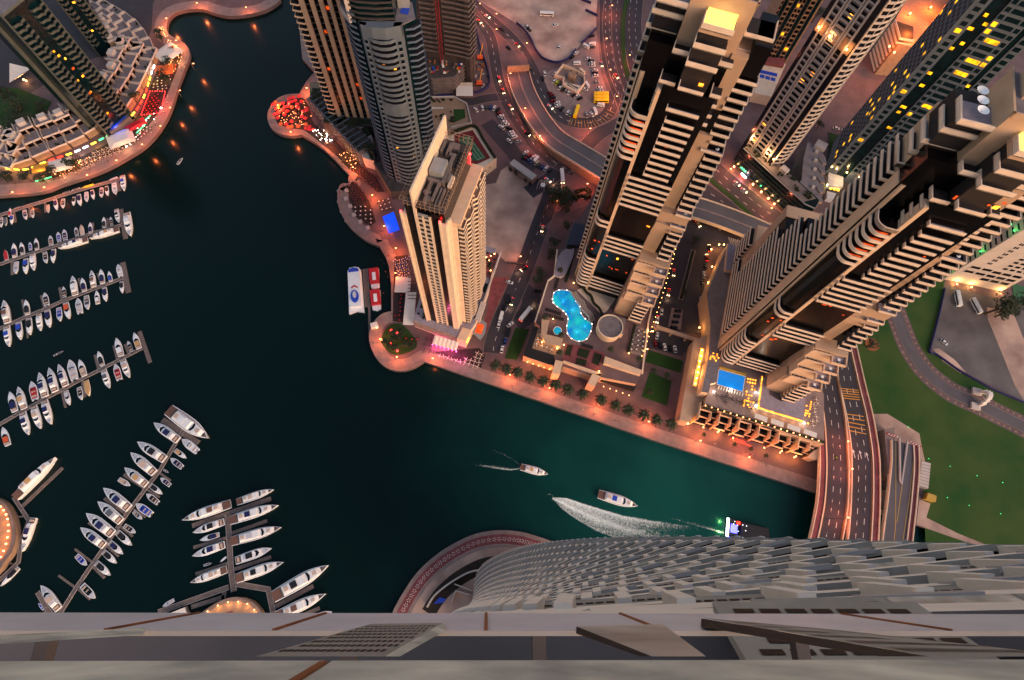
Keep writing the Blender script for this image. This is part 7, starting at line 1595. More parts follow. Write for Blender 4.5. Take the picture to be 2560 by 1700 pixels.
cars('g', 'in the lower parking row above the sandy plot', [(365, 10, 35, W_), (408, 55, 35, D_), (345, 70, 40, B_), (370, 90, -45, 'car_red'), (400, 118, -50, U_), (435, 95, 45, S_), (460, 68, 40, W_), (490, 100, 55, W_, 'van'), (500, 140, 55, K_), (525, 170, 60, G_), (568, 192, 60, U_), (612, 205, 55, W_), (660, 232, 50, B_)], 'left')
cars('13', 'against the cream site office', [(995, 800, 45, W_), (985, 890, 40, W_), (1012, 905, 60, 'car_lime'), (1043, 925, 50, G_), (1048, 960, 50, W_), (1080, 980, 55, B_), (1110, 995, 60, S_), (1140, 1010, 70, W_), (1200, 1040, 45, B_), (1232, 1052, 40, W_), (1262, 1078, 35, B_), (1318, 978, -20, W_), (1338, 935, -65, W_, 'van'), (1285, 790, -50, K_, 'van'), (1250, 810, 20, W_), (1190, 770, 10, B_)], 'left')
cars('13', 'in the outer ring of the sandy car park', [(1350, 645, 10, W_), (1385, 668, -15, B_), (1395, 690, 5, W_), (1398, 718, 5, W_), (1228, 700, 5, W_, 'van'), (1425, 770, 5, W_), (1425, 800, 5, B_), (1430, 828, 5, W_), (1440, 900, 5, S_), (1475, 962, 8, W_), (1488, 998, 5, W_), (1482, 1020, 5, W_), (1488, 1152, -10, W_, 'truck' if 0 else 'van'), (1425, 1220, 105, W_, 'van'), (1390, 1250, 115, W_), (1332, 1258, 95, S_), (1160, 1248, 70, S_), (1130, 1230, 65, W_), (1068, 1190, 55, B_), (1020, 1155, 30, W_), (1015, 1125, 30, W_), (968, 1105, 10, D_), (968, 1072, 15, B_), (955, 1045, 10, D_), (938, 1022, -20, D_)], 'top')
cars('13', 'near the end of the long blue hoarding', [(1395, 492, 10, W_, 'van'), (1328, 515, -40, W_, 'van'), (1392, 520, 10, G_), (1218, 583, 40, W_), (1178, 625, 45, B_), (1390, 400, 20, B_), (878, 805, 95, W_), (855, 860, 95, B_)], 'top')
for k, (y) in enumerate((1044, 1079, 1114)): car('13', 1490, y, 2, 'bus_yellow', 'yellow bus in the row of three, %s one' % ('upper', 'middle', 'lower')[k], 'bus', group='row of yellow buses')
car('13', 1222, 1232, 72, 'bus_yellow', 'single yellow bus parked at the lower rim of the sandy car park', 'bus')
car('13', 900, 170, -3, W_, 'lone white coach standing on the open sand plot', 'bus')
cars('13', 'on the open sand plot', [(693, 300, -50, W_), (710, 328, -50, B_), (1037, 518, 65, W_), (995, 280, 20, W_)], 'left')
for i, (x, y, d, c, tx, l) in enumerate(((253, 185, -40, W_, 0, 1), (165, 240, -50, K_, 1, 2), (578, 495, -52, K_, 1, 1), (485, 530, -50, B_, 0, 0), (385, 868, -80, K_, 1, 1), (427, 998, -78, K_, 1, 1), (508, 1172, -60, K_, 0, 1), (690, 1460, -45, B_, 0, 2), (1655, 835, -60, K_, 1, 1), (1497, 703, -85, S_, 0, 1), (940, 1170, -50, W_, 0, 1), (410, 325, -45, B_, 0, 0), (720, 742, -60, B_, 0, 0))):
    car('13', x, y, d, c, ['white saloon driving at the top left of the sandy plots', 'red roofed taxi with headlights on beside the concrete tower', 'red roofed taxi driving past the long blue hoarding', 'black car driving between the two red roofed taxis', 'red roofed taxi left of the brown portal wall', 'red roofed taxi on the left road, just above the junction', 'cream car on the road above the parking row', 'dark car with bright headlights below the parking row', 'red roofed taxi alone on the wide boulevard', 'silver car on the narrow lane beside the boulevard', 'white car on the inner road right of the ramp', 'small black car at the fork near the top', 'small dark car right of the brown portal wall'][i], 'car', l, .12, taxi=tx)
for i, (v, x, y, d, c, kd, l, lab) in enumerate((('g', 808, 310, -88, W_, 'bus', 2, 'white bus with headlights entering the main street junction'), ('g', 635, 350, -45, W_, 'car', 2, 'white car with headlights beside the hooped sculpture'), ('g', 567, 945, -103, K_, 'car', 1, 'cream car driving down the middle of the main street'), ('g', 340, 1430, -140, B_, 'car', 2, 'dark car with headlights at the corner of the sandy plot'),
   ('22', 1260, 890, -20, W_, 'car', 0, 'white car parked on the red forecourt near the street'), ('22', 1278, 1030, -105, G_, 'car', 2, 'grey car with headlights on in the lower main street'), ('22', 1375, 1125, 52, W_, 'bus', 2, 'white coach turning towards the pool hotel'), ('22', 1265, 1195, 40, W_, 'car', 0, 'white car in the lower street beside the coach'),
   ('22', 1248, 1015, 75, B_, 'van', 0, 'black van by the kerb, uppermost of the line in the lower street'), ('22', 1220, 1070, 75, B_, 'car', 0, 'black car by the kerb behind the black van'), ('22', 1200, 1135, 75, W_, 'van', 0, 'white van by the kerb in the lower street'), ('22', 1182, 1195, 78, W_, 'car', 0, 'white car by the kerb below the white van'),
   ('22', 1252, 1255, 75, B_, 'van', 0, 'black van beside the small lawn'), ('22', 1228, 1318, 78, U_, 'car', 0, 'blue grey car beside the small lawn'), ('22', 1205, 1376, 78, W_, 'car', 0, 'white car at the dead end of the lower street'), ('22', 1468, 955, -10, B_, 'car', 0, 'black car beside the pool hotel wall'),
   ('23', 1230, 355, -100, K_, 'car', 1, 'white taxi with a red roof on the hotel forecourt'), ('23', 1193, 498, -102, K_, 'car', 2, 'red roofed taxi in the middle of the hotel forecourt'), ('23', 1143, 640, -100, 'car_white', 'car', 0, 'white car with a green roof box on the hotel forecourt'), ('23', 1112, 695, -105, W_, 'car', 2, 'white car with headlights near the gate beam'),
   ('23', 1428, 555, 80, W_, 'car', 0, 'white car beside the yellow lit slots'), ('23', 1450, 370, 85, W_, 'car', 0, 'white car near the right side of the hotel forecourt'), ('23', 1440, 430, 85, G_, 'car', 0, 'grey car near the right side of the hotel forecourt'),
   ('24', 313, 268, 85, G_, 'car', 0, 'grey car below the lit alley of the right podium'), ('24', 303, 325, 85, W_, 'car', 0, 'white car below the grey one at the right podium'), ('24', 320, 215, 85, D_, 'car', 1, 'dark car with red tail lights beside the right podium'), ('24', 335, 155, 85, B_, 'car', 1, 'black car highest beside the right podium'),
   ('l', 300, 785, -48, W_, 'car', 2, 'upper white car on the pink lit highway'), ('l', 388, 868, -48, W_, 'car', 1, 'lower white car with red tail lights on the highway'), ('d', 1497, 650, -65, K_, 'car', 1, 'orange lit taxi emerging from under the flyover'),
   ('31', 1340, 355, 82, W_, 'bus', 0, 'left of the two white buses in the gravel yard'), ('31', 1487, 415, 100, W_, 'bus', 0, 'right of the two white buses in the gravel yard'), ('31', 1238, 708, -50, W_, 'car', 0, 'lone white car in the gravel yard'),
   ('21', 555, 1052, -15, W_, 'car', 0, 'left white car behind the windowed tower garden'), ('21', 625, 1068, -15, W_, 'car', 0, 'right white car behind the windowed tower garden'))):
    car(v, x, y, d, c, lab, kd, l, .14, taxi=1 if 'red roof' in lab else 0)
cars('23', 'in the small car park below the gate beam', [(1110, 812, 75, W_), (1097, 872, 95, D_), (1130, 882, 95, B_), (1165, 893, 95, W_), (1203, 905, 95, B_), (1240, 910, 95, W_)], 'left')
cars('24', 'on the little parking island', [(138, 552, -5, B_), (130, 585, -5, B_), (120, 622, -5, B_), (112, 656, -5, B_)])
mk = thing('motorcycle', 'rider in a lime vest on a motorcycle on the bridge', 'motorcycle', (*P('32', 503, 412, BZ), BZ+.02), R(-95)); MB().box(-1, 1, -.15, .15, .4, .9).build('body', 'dark', mk); MB().bar((-.8, 0, .35), (-.8, .06, .35), .35, n=8).bar((.8, 0, .35), (.8, .06, .35), .35, n=8).build('wheel', 'dark', mk)
pr = thing('person', 'motorcycle rider wearing a lime yellow vest, leaning forward', 'person', (mk.location.x, mk.location.y, BZ+.02), R(-95)); MB().ball(-.1, 0, 1.25, .3, sz=1.3).ball(.1, 0, 1.75, .16).bar((.1, .2, 1.4), (.55, .25, 1.1), .07).bar((.1, -.2, 1.4), (.55, -.25, 1.1), .07).bar((-.2, .15, .95), (.2, .25, .5), .1).bar((-.2, -.15, .95), (.2, -.25, .5), .1).build('body', 'lamp_green' if 0 else 'car_lime', pr)
# ================================================================ TREES AND PALMS
def palm_meshes(seed):
    rnd = random.Random(seed); tr = MB(); h = 7
    for k in range(5): tr.prism([(.24*math.cos(a*math.pi/3), .24*math.sin(a*math.pi/3)) for a in range(6)], k*h/5, (k+1)*h/5-.01, scale=.86)
    cr = MB()
    for k in range(36):
        a = k*2.399+rnd.uniform(-.2, .2); L = rnd.uniform(2.3, 3.3); up = rnd.uniform(.2, 1.3); w0 = .46; pts = []
        for j in range(6): u = j/5; r = L*u; z = h+up*math.sin(u*2.2)*1.1-1.9*u*u*rnd.uniform(.8, 1.2); pts.append((r, z, w0*(1-u*.8)*(.5+1.4*u if u < .4 else 1)))
        b = len(cr.v); c, s_ = math.cos(a), math.sin(a)
        for r, z, w_ in pts: cr.v += [(c*r-s_*w_, s_*r+c*w_, z-.12), (c*r, s_*r, z+.05), (c*r+s_*w_, s_*r-c*w_, z-.12)]
        for j in range(5):
            q = b+j*3; cr.f += [(q, q+1, q+4, q+3), (q+1, q+2, q+5, q+4)]; cr.m += [k % 2]*2
    return tr.mesh('trunk', 'trunk'), cr.mesh('crown', ['palm', 'leaf'])
PM = [palm_meshes(s) for s in range(3)]
def palm(v, x, y, z, label, s=1, group=None):
    p = P(v, x, y, z+7*s); t = thing('palm_tree', label, 'palm', (p[0], p[1], z), random.random()*6, group); t.scale = (s, s, s); m = random.choice(PM); link(m[0], 'trunk', t); link(m[1], 'crown', t); return t
def tree_meshes(seed, n=420):
    rnd = random.Random(seed); tr = MB().bar((0, 0, 0), (.2, .1, 2.6), .22, n=7)
    for k in range(5): a = k*1.26; tr.bar((.2, .1, 2.3), (1.5*math.cos(a), 1.5*math.sin(a), 4+rnd.random()), .09)
    cr = MB(); lumps = [(rnd.uniform(-1.6, 1.6), rnd.uniform(-1.6, 1.6), rnd.uniform(3.2, 5.2), rnd.uniform(.8, 1.4)) for _ in range(9)]
    for k in range(n):
        cx, cy, cz, r = rnd.choice(lumps); a = rnd.random()*6.28; ph = math.acos(rnd.uniform(-.4, 1)); rr = r*rnd.uniform(.75, 1.05)
        x, y, z = cx+rr*math.sin(ph)*math.cos(a), cy+rr*math.sin(ph)*math.sin(a), cz+rr*math.cos(ph)*.8; s_ = rnd.uniform(.16, .32); t1 = rnd.random()*6.28; b = len(cr.v)
        for q in range(3): cr.v.append((x+s_*math.cos(t1+q*2.1), y+s_*math.sin(t1+q*2.1), z+rnd.uniform(-.15, .15)))
        cr.f.append((b, b+1, b+2)); cr.m.append(rnd.randint(0, 1))
    return tr.mesh('trunk', 'trunk'), cr.mesh('crown', ['leaf', 'palm'])
TM = [tree_meshes(s) for s in range(3)]
def tree(v, x, y, z, label, s=1, group=None):
    p = P(v, x, y, z+4*s); t = thing('tree', label, 'tree', (p[0], p[1], z), random.random()*6, group); t.scale = (s, s, s); m = random.choice(TM); link(m[0], 'trunk', t); link(m[1], 'crown', t); return t
for i, (x, y) in enumerate(((-62, 1020), (20, 1045), (97, 1070), (190, 1105), (288, 1135), (378, 1162), (465, 1195), (575, 1230), (707, 1270), (812, 1310), (908, 1345), (1020, 1380), (1115, 1418), (1220, 1450))):
    palm('23', x, y, 0, 'leafy palm in the promenade row below the pool hotel, %s from the left' % ords[i], 1.25, 'palms along the promenade')
for i, (x, y) in enumerate(((305, 1330), (605, 1420), (700, 1462), (500, 1390))): palm('24', x, y, 0, 'small palm in front of the terraced villas, %s from the left' % ords[(0, 2, 3, 1)[i]], .5)
for i, (x, y) in enumerate(((410, 330), (405, 930), (415, 800), (780, 905), (985, 975), (1090, 1065), (1185, 1095), (1060, 1215), (300, 670))): palm('23', x, y, 9 if i not in (5, 6, 7) else 0, ['palm beside the lavender curved roof', 'palm at the lower corner of the pool terrace', 'palm by the small round pool', 'palm left of the white dining terrace', 'palm at the right end of the dining terrace', 'palm over the upper left of the dark lawn', 'palm over the upper right of the dark lawn', 'palm at the lower left of the dark lawn', 'small palm by the pool bar'][i], .7)
for i, (x, y) in enumerate(((880, 530), (700, 500), (830, 620))): tree('g', x, y, 0, 'bushy dark tree %s beside the curved hotel drive' % ('right', 'left', 'lowest')[i], 2.2)
for i, (x, y) in enumerate(((720, 1090), (680, 1240), (560, 1480), (900, 900), (520, 1540))): tree('g', x, y, 0, 'dark tree lining the pool hotel edge, %s from the top' % ords[(1, 2, 3, 0, 4)[i]], 1.5)
hw = MB()
for k in range(60):
    u = random.random(); p = P('g', 700+450*u, 560-60*u+random.uniform(-50, 60)); hw.ball(p[0], p[1], .6, random.uniform(.8, 1.8))
tag(hw.build('shrubbery', 'hedge'), 'mass of dark shrubs inside the curved hotel drive', 'shrubs', kind='stuff')
road('hotel_drive', PP('g', [(640, 960), (720, 880), (780, 790), (880, 700), (1000, 640), (1160, 600)]), 6, 'paving', .1)
tree('24', 250, 95, 0, 'round dark tree at the top of the hotel forecourt', 1.2); tree('24', 180, 440, 0, 'small dark tree at the lower end of the long hedge', .9)
tree('31', 655, 712, 0, 'green bushy tree in the round orange bed on the park lawn', 1.3)
MB().prism(smooth(PP('31', [(595, 700), (610, 750), (650, 775), (700, 765), (710, 720), (670, 680), (620, 670)]), 3, True), .07, .25).build('flower_bed', 'rust', kind='structure')
for i, (x, y, s) in enumerate(((1720, 400, 3.2), (1810, 400, 2.6), (1760, 450, 2.2), (1880, 370, 2.4))): tree('31', x, y, 0, 'large dark tree by the gravel yard, %s' % ('biggest one', 'behind the biggest', 'lowest of the clump', 'at the right edge')[i], s)
for i, (x, y) in enumerate(((440, 1290), (500, 1330), (400, 1340), (430, 1360), (540, 1345), (350, 1310), (460, 1240), (410, 1250))):
    (palm if i % 2 else tree)('22', x, y, 0, 'plant in the circular garden on the round quay, %s' % ('centre', 'right of centre', 'left', 'lower middle', 'far right', 'far left', 'top right', 'top left')[i], .8 if i % 2 else 1.2)
MB().prism(smooth(PP('22', [(330, 1310), (360, 1230), (420, 1190), (500, 1210), (590, 1330), (540, 1390), (430, 1415), (360, 1370)]), 3, True), .06, .3).build('round_garden', 'lawn', kind='structure')
for i, (v, x, y, s) in enumerate((('11', 590, 1310, 2), ('11', 400, 1390, 1.6), ('11', 330, 1450, 1.4), ('11', 1320, 620, 2), ('11', 1360, 500, 1.4), ('11', 1400, 400, .9), ('11', 1290, 250, 1.3), ('11', 1300, 300, 1.2), ('11', 130, 900, 3), ('11', 30, 760, 3), ('11', 230, 1000, 2.4), ('11', 60, 1050, 2.4), ('11', 320, 860, 2), ('11', 1090, 770, 1.4), ('11', 50, 1440, 1.8), ('11', 200, 1430, 1.6))):
    tree(v, x, y, 0 if i != 13 else 4, 'dark tree on the restaurant shore, %s from the first in a clockwise walk' % ords[i], s)
for i, (v, x, y, s) in enumerate((('j', 1060, 690, 1.8), ('j', 900, 470, 1.6), ('j', 570, 200, 1.5), ('21', 430, 1010, 1.2), ('21', 405, 100, 2.2), ('21', 900, 420, 1.2))): tree(v, x, y, 10 if i < 3 else 0, ['dark tree in the court left of the curved tower', 'dark tree in the upper roof garden by the striped tower', 'dark tree in the walled garden at the striped tower foot', 'dark tree by the blue pool strip of the framed tower', 'round green tree at the top beside the framed tower', 'small tree in the lamp lit street at upper right'][i], s)
# ================================================================ STREET LAMPS
def lamp(v, x, y, label, e=1500, col=(1, .22, .07), h=8, z=0, m='lamp_orange', group='street lamps', arm=0):
    p = P(v, x, y, z+h); t = thing('street_lamp', label, 'lamp', (p[0], p[1], z), arm, group)
    key = ('lamp', h, m)
    pst = link(vmesh(key+('p',), lambda b: b.bar((0, 0, 0), (0, 0, h), .12).bar((0, 0, h), (1.6, 0, h+.2), .08), 'post', ['metal']), 'post', t)
    link(vmesh(key+('h',), lambda b: b.box(1.2, 2.1, -.22, .22, h+.1, h+.28), 'lamp_head', [m]), 'lamp_head', pst)
    if e: point_light(t, (1.7, 0, h-.35), col, e*(1.05 if col == RED else 1.1), .3)
    return t
PR = 'promenade lamps throwing orange pools'
RED = (1, .2, .055)
for i, (v, x, y, e) in enumerate((('23', 20, 1095, 2600), ('23', 310, 1190, 2600), ('23', 668, 1315, 2600), ('23', 1030, 1435, 2600), ('24', 262, 1370, 2200), ('24', 570, 1475, 2200), ('22', 680, 1440, 1800), ('22', 300, 1300, 2000), ('22', 420, 1430, 1600), ('22', 415, 640, 2200), ('22', 410, 820, 1600), ('22', 330, 480, 1500), ('j', 1060, 1150, 2600), ('j', 880, 890, 2600), ('j', 640, 660, 2400), ('j', 300, 560, 2600), ('j', 180, 310, 2600), ('j', 450, 150, 2400))):
    lamp(v, x, y, 'orange promenade lamp, %s along the main quay from the bridge' % ords[(3, 2, 1, 0, 0, 0, 6, 8, 7, 10, 9, 11, 12, 13, 14, 15, 16, 17)[i]] if i not in (3, 4, 5, 2, 1, 0) else 'orange promenade lamp, %s' % ('below the small lawn', 'below the dark glass front of the pool hotel', 'in front of the pool hotel right wing', 'below the dark lawn', 'before the left terraced villas', 'before the red sign')[i], e, RED, 5.5, group=PR)
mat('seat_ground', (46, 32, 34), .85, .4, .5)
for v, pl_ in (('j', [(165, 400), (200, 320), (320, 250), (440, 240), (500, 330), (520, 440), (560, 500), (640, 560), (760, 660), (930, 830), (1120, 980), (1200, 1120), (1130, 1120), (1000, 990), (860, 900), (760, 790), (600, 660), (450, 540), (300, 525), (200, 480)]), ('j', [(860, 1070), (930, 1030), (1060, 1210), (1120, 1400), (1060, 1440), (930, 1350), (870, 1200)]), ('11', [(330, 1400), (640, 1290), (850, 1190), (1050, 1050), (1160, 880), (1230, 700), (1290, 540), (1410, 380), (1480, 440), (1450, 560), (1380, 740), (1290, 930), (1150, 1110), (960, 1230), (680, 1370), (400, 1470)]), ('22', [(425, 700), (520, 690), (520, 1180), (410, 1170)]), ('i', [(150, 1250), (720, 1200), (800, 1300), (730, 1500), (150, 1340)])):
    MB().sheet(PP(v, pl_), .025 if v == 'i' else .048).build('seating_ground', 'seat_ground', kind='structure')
for i, (x, y, e) in enumerate(((1990, 60, 2000), (1590, 25, 2600), (1340, 150, 3000), (1420, 330, 2000), (1560, 520, 1800), (1450, 740, 1700), (1370, 880, 1700), (1290, 1030, 1800), (1140, 1180, 1700), (930, 1310, 2000), (690, 1430, 2400), (340, 1530, 2400), (80, 1570, 2000))):
    lamp('11', x, y, 'orange promenade lamp on the curved restaurant shore, %s from the top' % ords[i], e, RED, 5.5, group=PR)
for i, (v, x, y, e) in enumerate((('13', 150, 40, 2200), ('13', 330, 150, 1500), ('13', 330, 320, 1500), ('13', 660, 470, 1500), ('13', 480, 800, 2600), ('13', 640, 1180, 2600), ('13', 800, 1480, 2200), ('13', 1590, 60, 3000), ('13', 1530, 420, 3000), ('13', 1570, 760, 3200), ('13', 1640, 1050, 3000), ('13', 1350, 1400, 3000), ('13', 1780, 600, 1500), ('g', 1090, 390, 1800), ('g', 720, 600, 600), ('32', 640, 520, 1800), ('32', 600, 1000, 2400), ('32', 600, 250, 1800), ('31', 340, 960, 1600), ('l', 200, 600, 2400), ('l', 700, 1080, 1800), ('l', -100, 500, 1800), ('22', 1320, 700, 900))):
    lamp(v, x, y, 'tall street lamp %s' % ['at the top left road', 'at the fork near the top', 'left of the fork', 'beside the long hoarding', 'beside the brown portal wall', 'beside the ramp wall', 'at the lower ramp wall', 'at the top of the boulevard', 'midway down the boulevard', 'beside the three yellow buses', 'at the boulevard bend', 'over the hatched lane', 'on the boulevard median', 'under the flyover end', 'on the main street right kerb', 'in the middle gap of the bridge', 'near the cut end of the bridge', 'at the head of the bridge', 'beside the tower on the bridge approach', 'near the green lit shops', 'at the far end of the glass podium', 'left of the highway', 'on the lower main street'][i], e, (1, .2, .09), 8, z=(BZ if v == '32' else 0))
# ================================================================ RESTAURANT TERRACES
def para(name, m, r=1.5, h=2.5):
    b = MB(); n_ = 8; b.v = [(0, 0, h+.5)]+[(r*math.cos(a*2*math.pi/n_), r*math.sin(a*2*math.pi/n_), h) for a in range(n_)]; b.f = [(0, i+1, (i+1) % n_+1) for i in range(n_)]; b.m = [0]*n_
    b.bar((0, 0, 0), (0, 0, h+.4), .05, 1); return b.mesh(name, [m, 'metal'])
mat('para_red', (235, 50, 56), .7, .05, 1); mat('para_orange', (240, 110, 50), .7, .05, 1)
PA = {k: para('parasol', k) for k in ('para_red', 'para_orange', 'fabric_white', 'grey_cover', 'blue_cover')}
def parasol(v, x, y, m, label, group): p = P(v, x, y, 2.5); o = link(PA[m], 'parasol', None, (p[0], p[1], .05), random.random()); return tag(o, label, 'parasol', group)
reds = [(180, 280), (215, 300), (205, 330), (250, 290), (310, 245), (345, 235), (365, 265), (400, 225), (310, 280), (335, 275), (270, 325), (300, 315), (335, 325), (245, 352), (190, 340), (215, 370), (205, 385), (172, 395), (265, 398), (200, 428), (390, 330), (430, 415), (460, 430), (470, 340), (475, 355), (330, 460), (280, 485), (230, 485), (300, 512), (330, 508), (395, 505), (440, 365), (465, 487), (470, 522), (498, 510), (500, 535), (532, 535), (425, 275), (290, 365), (160, 300), (385, 300)]
for i, (x, y) in enumerate(reds):
    m = 'para_orange' if i in (2, 12, 27, 28, 29, 30, 0, 1, 32) else 'para_red'
    parasol('j', x, y, m, 'round %s parasol on the crowded round waterfront terrace' % ('orange' if m == 'para_orange' else 'red'), '%s parasols of the round terrace' % ('orange' if m == 'para_orange' else 'red'))
def setmesh(name, top, ch, r=.5):
    b = MB(); b.prism([(r*math.cos(a*math.pi/3), r*math.sin(a*math.pi/3)) for a in range(6)], .68, .74, 0); b.box(-.05, .05, -.05, .05, 0, .68, 1)
    for k in range(4): a = k*math.pi/2+.78; b.obox(1.05*math.cos(a), 1.05*math.sin(a), .5, .5, a, .3, .5, 1); b.obox(1.3*math.cos(a), 1.3*math.sin(a), .08, .5, a, .5, .95, 1)
    return b.mesh(name, [top, ch])
SM = {k: setmesh('cafe_table', *k) for k in (('fabric_white', 'steel_dark'), ('dark', 'paving_red'), ('fabric_white', 'cushion'), ('blue_cover', 'fabric_white'), ('teak', 'dark'), ('red_cover', 'dark'), ('steel_dark', 'steel_dark'))}
def inside(p, poly):
    c = False
    for i in range(len(poly)):
        (x0, y0), (x1, y1) = poly[i-1], poly[i]
        if (y0 > p[1]) != (y1 > p[1]) and p[0] < (x1-x0)*(p[1]-y0)/(y1-y0)+x0: c = not c
    return c
def tables(v, poly, key, label, group, step=3.1, z=.05, jit=.35, cap=60):
    q = PP(v, poly, z); xs = [p[0] for p in q]; ys = [p[1] for p in q]; a = math.atan2(q[1][1]-q[0][1], q[1][0]-q[0][0]); c, s_ = math.cos(a), math.sin(a); n_ = 0
    R_ = max(max(xs)-min(xs), max(ys)-min(ys)); mx, my = sum(xs)/len(xs), sum(ys)/len(ys); k = int(R_/step)+1
    for i in range(-k, k+1):
        for j in range(-k, k+1):
            x, y = mx+c*i*step-s_*j*step+random.uniform(-jit, jit), my+s_*i*step+c*j*step+random.uniform(-jit, jit)
            if n_ < cap and inside((x, y), q): tag(link(SM[key], 'cafe_table', None, (x, y, z), random.random()), label, 'table set', group); n_ += 1
WD, DR, WC, BW, TD, RD, SD = SM.keys()
T_ = lambda *a, **k: tables(*a, **k)
T_('j', [(180, 390), (240, 330), (330, 300), (450, 330), (500, 430), (450, 500), (300, 490), (210, 440)], TD, 'dark table among the red parasols on the round terrace', 'tables under the red parasols', cap=34)
T_('j', [(530, 550), (600, 500), (720, 640), (600, 650)], TD, 'dark table on the quay terrace under warm string lights', 'tables under the warm lights', cap=26)
T_('j', [(680, 660), (720, 620), (800, 710), (760, 750)], SD, 'table with grey chairs beside the grey pergola on the quay', 'grey tables by the pergola')
T_('j', [(770, 760), (840, 700), (980, 860), (910, 920)], TD, 'dark table in the orange glow of the long quay terrace', 'tables in the orange glow', cap=36)
T_('j', [(900, 930), (990, 850), (1150, 1000), (1150, 1100), (1080, 1120)], DR, 'dark red table on the maroon section of the quay', 'maroon tables of the quay', cap=40)
T_('j', [(870, 1060), (930, 1030), (1040, 1190), (900, 1240)], DR, 'dark red table on the round headland terrace', 'maroon tables on the headland', cap=26)
T_('j', [(890, 1250), (1050, 1240), (1120, 1340), (1100, 1420), (1050, 1430), (940, 1350)], WD, 'white table on the grey headland terrace', 'white tables on the headland', cap=46, jit=.15)
T_('j', [(1130, 1210), (1240, 1180), (1280, 1260), (1170, 1310)], WD, 'white table left of the blue screen', 'white tables near the blue screen', cap=22)
T_('22', [(425, 735), (535, 710), (525, 850), (440, 855)], BW, 'blue table with white chairs on the quay below the fin tower', 'blue tables by the quay', cap=30, step=2.7)
T_('22', [(455, 970), (505, 970), (510, 1180), (410, 1160), (450, 1080)], RD, 'red table on the narrow quay terrace', 'red tables by the quay', cap=30, step=2.7)
T_('22', [(500, 1280), (600, 1290), (600, 1330), (510, 1310)], RD, 'red bench table beside the circular garden', 'red tables by the circular garden', cap=10)
T_('22', [(640, 1300), (760, 1320), (720, 1400), (630, 1390)], SD, 'dark table left of the pink lit awning', 'dark tables by the awning', cap=20)
T_('i', [(170, 1250), (380, 1310), (590, 1360), (720, 1220), (790, 1290), (730, 1500), (420, 1400), (160, 1330)], WC, 'white star shaped table in front of the pink lit awning', 'white tables by the pink awning', cap=60, step=2.5, jit=.2)
T_('11', [(820, 1220), (930, 1180), (1000, 1240), (680, 1390), (650, 1320)], WC, 'white square table in the neat rows of the restaurant shore', 'white tables of the restaurant shore', cap=60, step=2.9, jit=.1)
T_('11', [(1060, 1150), (1220, 1010), (1250, 1050), (1030, 1230), (970, 1210)], WD, 'pale table on the lower curve of the restaurant shore', 'pale tables on the lower curve', cap=50, step=2.6)
T_('11', [(1200, 820), (1320, 760), (1290, 930), (1160, 920)], RD, 'red table in the red lit square of the restaurant shore', 'red tables of the restaurant shore', cap=50, step=2.5)
T_('11', [(1280, 640), (1410, 620), (1370, 740), (1240, 740)], WD, 'pale table near the green trees of the restaurant shore', 'pale tables by the trees', cap=30, step=2.7)
T_('11', [(1380, 540), (1450, 530), (1420, 630), (1370, 630)], RD, 'red table on the upper curve of the restaurant shore', 'red tables on the upper curve', cap=24, step=2.6)
T_('11', [(1440, 370), (1490, 430), (1470, 500), (1430, 520), (1430, 420)], TD, 'dark table at the tip of the restaurant shore', 'dark tables at the tip', cap=24, step=2.6)
T_('11', [(400, 1440), (560, 1400), (660, 1340), (640, 1400), (430, 1480)], TD, 'dark table under warm lights at the lower restaurant shore', 'dark tables of the lower shore', cap=34, step=2.6)
T_('23', [(935, 760), (1035, 780), (1005, 935), (910, 910)], WD, 'white table on the pale hotel dining terrace', 'white tables of the dining terrace', z=9.1, cap=24, step=3)
T_('23', [(225, 850), (255, 760), (290, 790), (285, 860), (370, 890), (360, 930), (215, 895)], WC, 'white table by the lit pool bar', 'tables by the pool bar', z=9.15, cap=16, step=3)
T_('c', [(1000, 930), (1080, 930), (1060, 1300), (980, 1290)], WC, 'white table on the lit end terrace of the right hotel', 'tables of the end terrace', z=15.05, cap=26, step=2.4)
T_('24', [(390, 1060), (540, 1100), (600, 1170), (360, 1110)], SD, 'dark table on the terrace below the rectangular pool', 'tables below the rectangular pool', z=15.05, cap=20, step=2.6)
# sun loungers
lg = MB().box(-1, .3, -.33, .33, .25, .35).box(.3, 1, -.33, .33, .35, .6).mesh('sun_lounger', 'deck_dark'); lgw = MB().box(-1, .3, -.33, .33, .25, .35).box(.3, 1, -.33, .33, .35, .6).mesh('sun_lounger', 'fabric_white')
def loungers(v, x0, y0, x1, y1, n_, rot, me, label, z=9.05):
    for k in range(n_): u = k/(n_-1); p = P(v, x0+(x1-x0)*u, y0+(y1-y0)*u, z); tag(link(me, 'sun_lounger', None, (p[0], p[1], z), rot), label, 'lounger', label)
loungers('23', 305, 622, 410, 655, 11, 1.2, lg, 'dark lounger in the upper row left of the curvy pool'); loungers('23', 300, 660, 430, 695, 11, 1.2, lg, 'dark lounger in the lower row left of the curvy pool')
loungers('23', 390, 395, 370, 475, 8, -.1, lg, 'dark lounger by the upper left wall of the curvy pool'); loungers('23', 570, 880, 640, 900, 9, 1.3, lg, 'dark lounger below the curvy pool')
loungers('24', 395, 1035, 545, 1080, 10, 1.2, lgw, 'white lounger below the rectangular pool', 15.05)
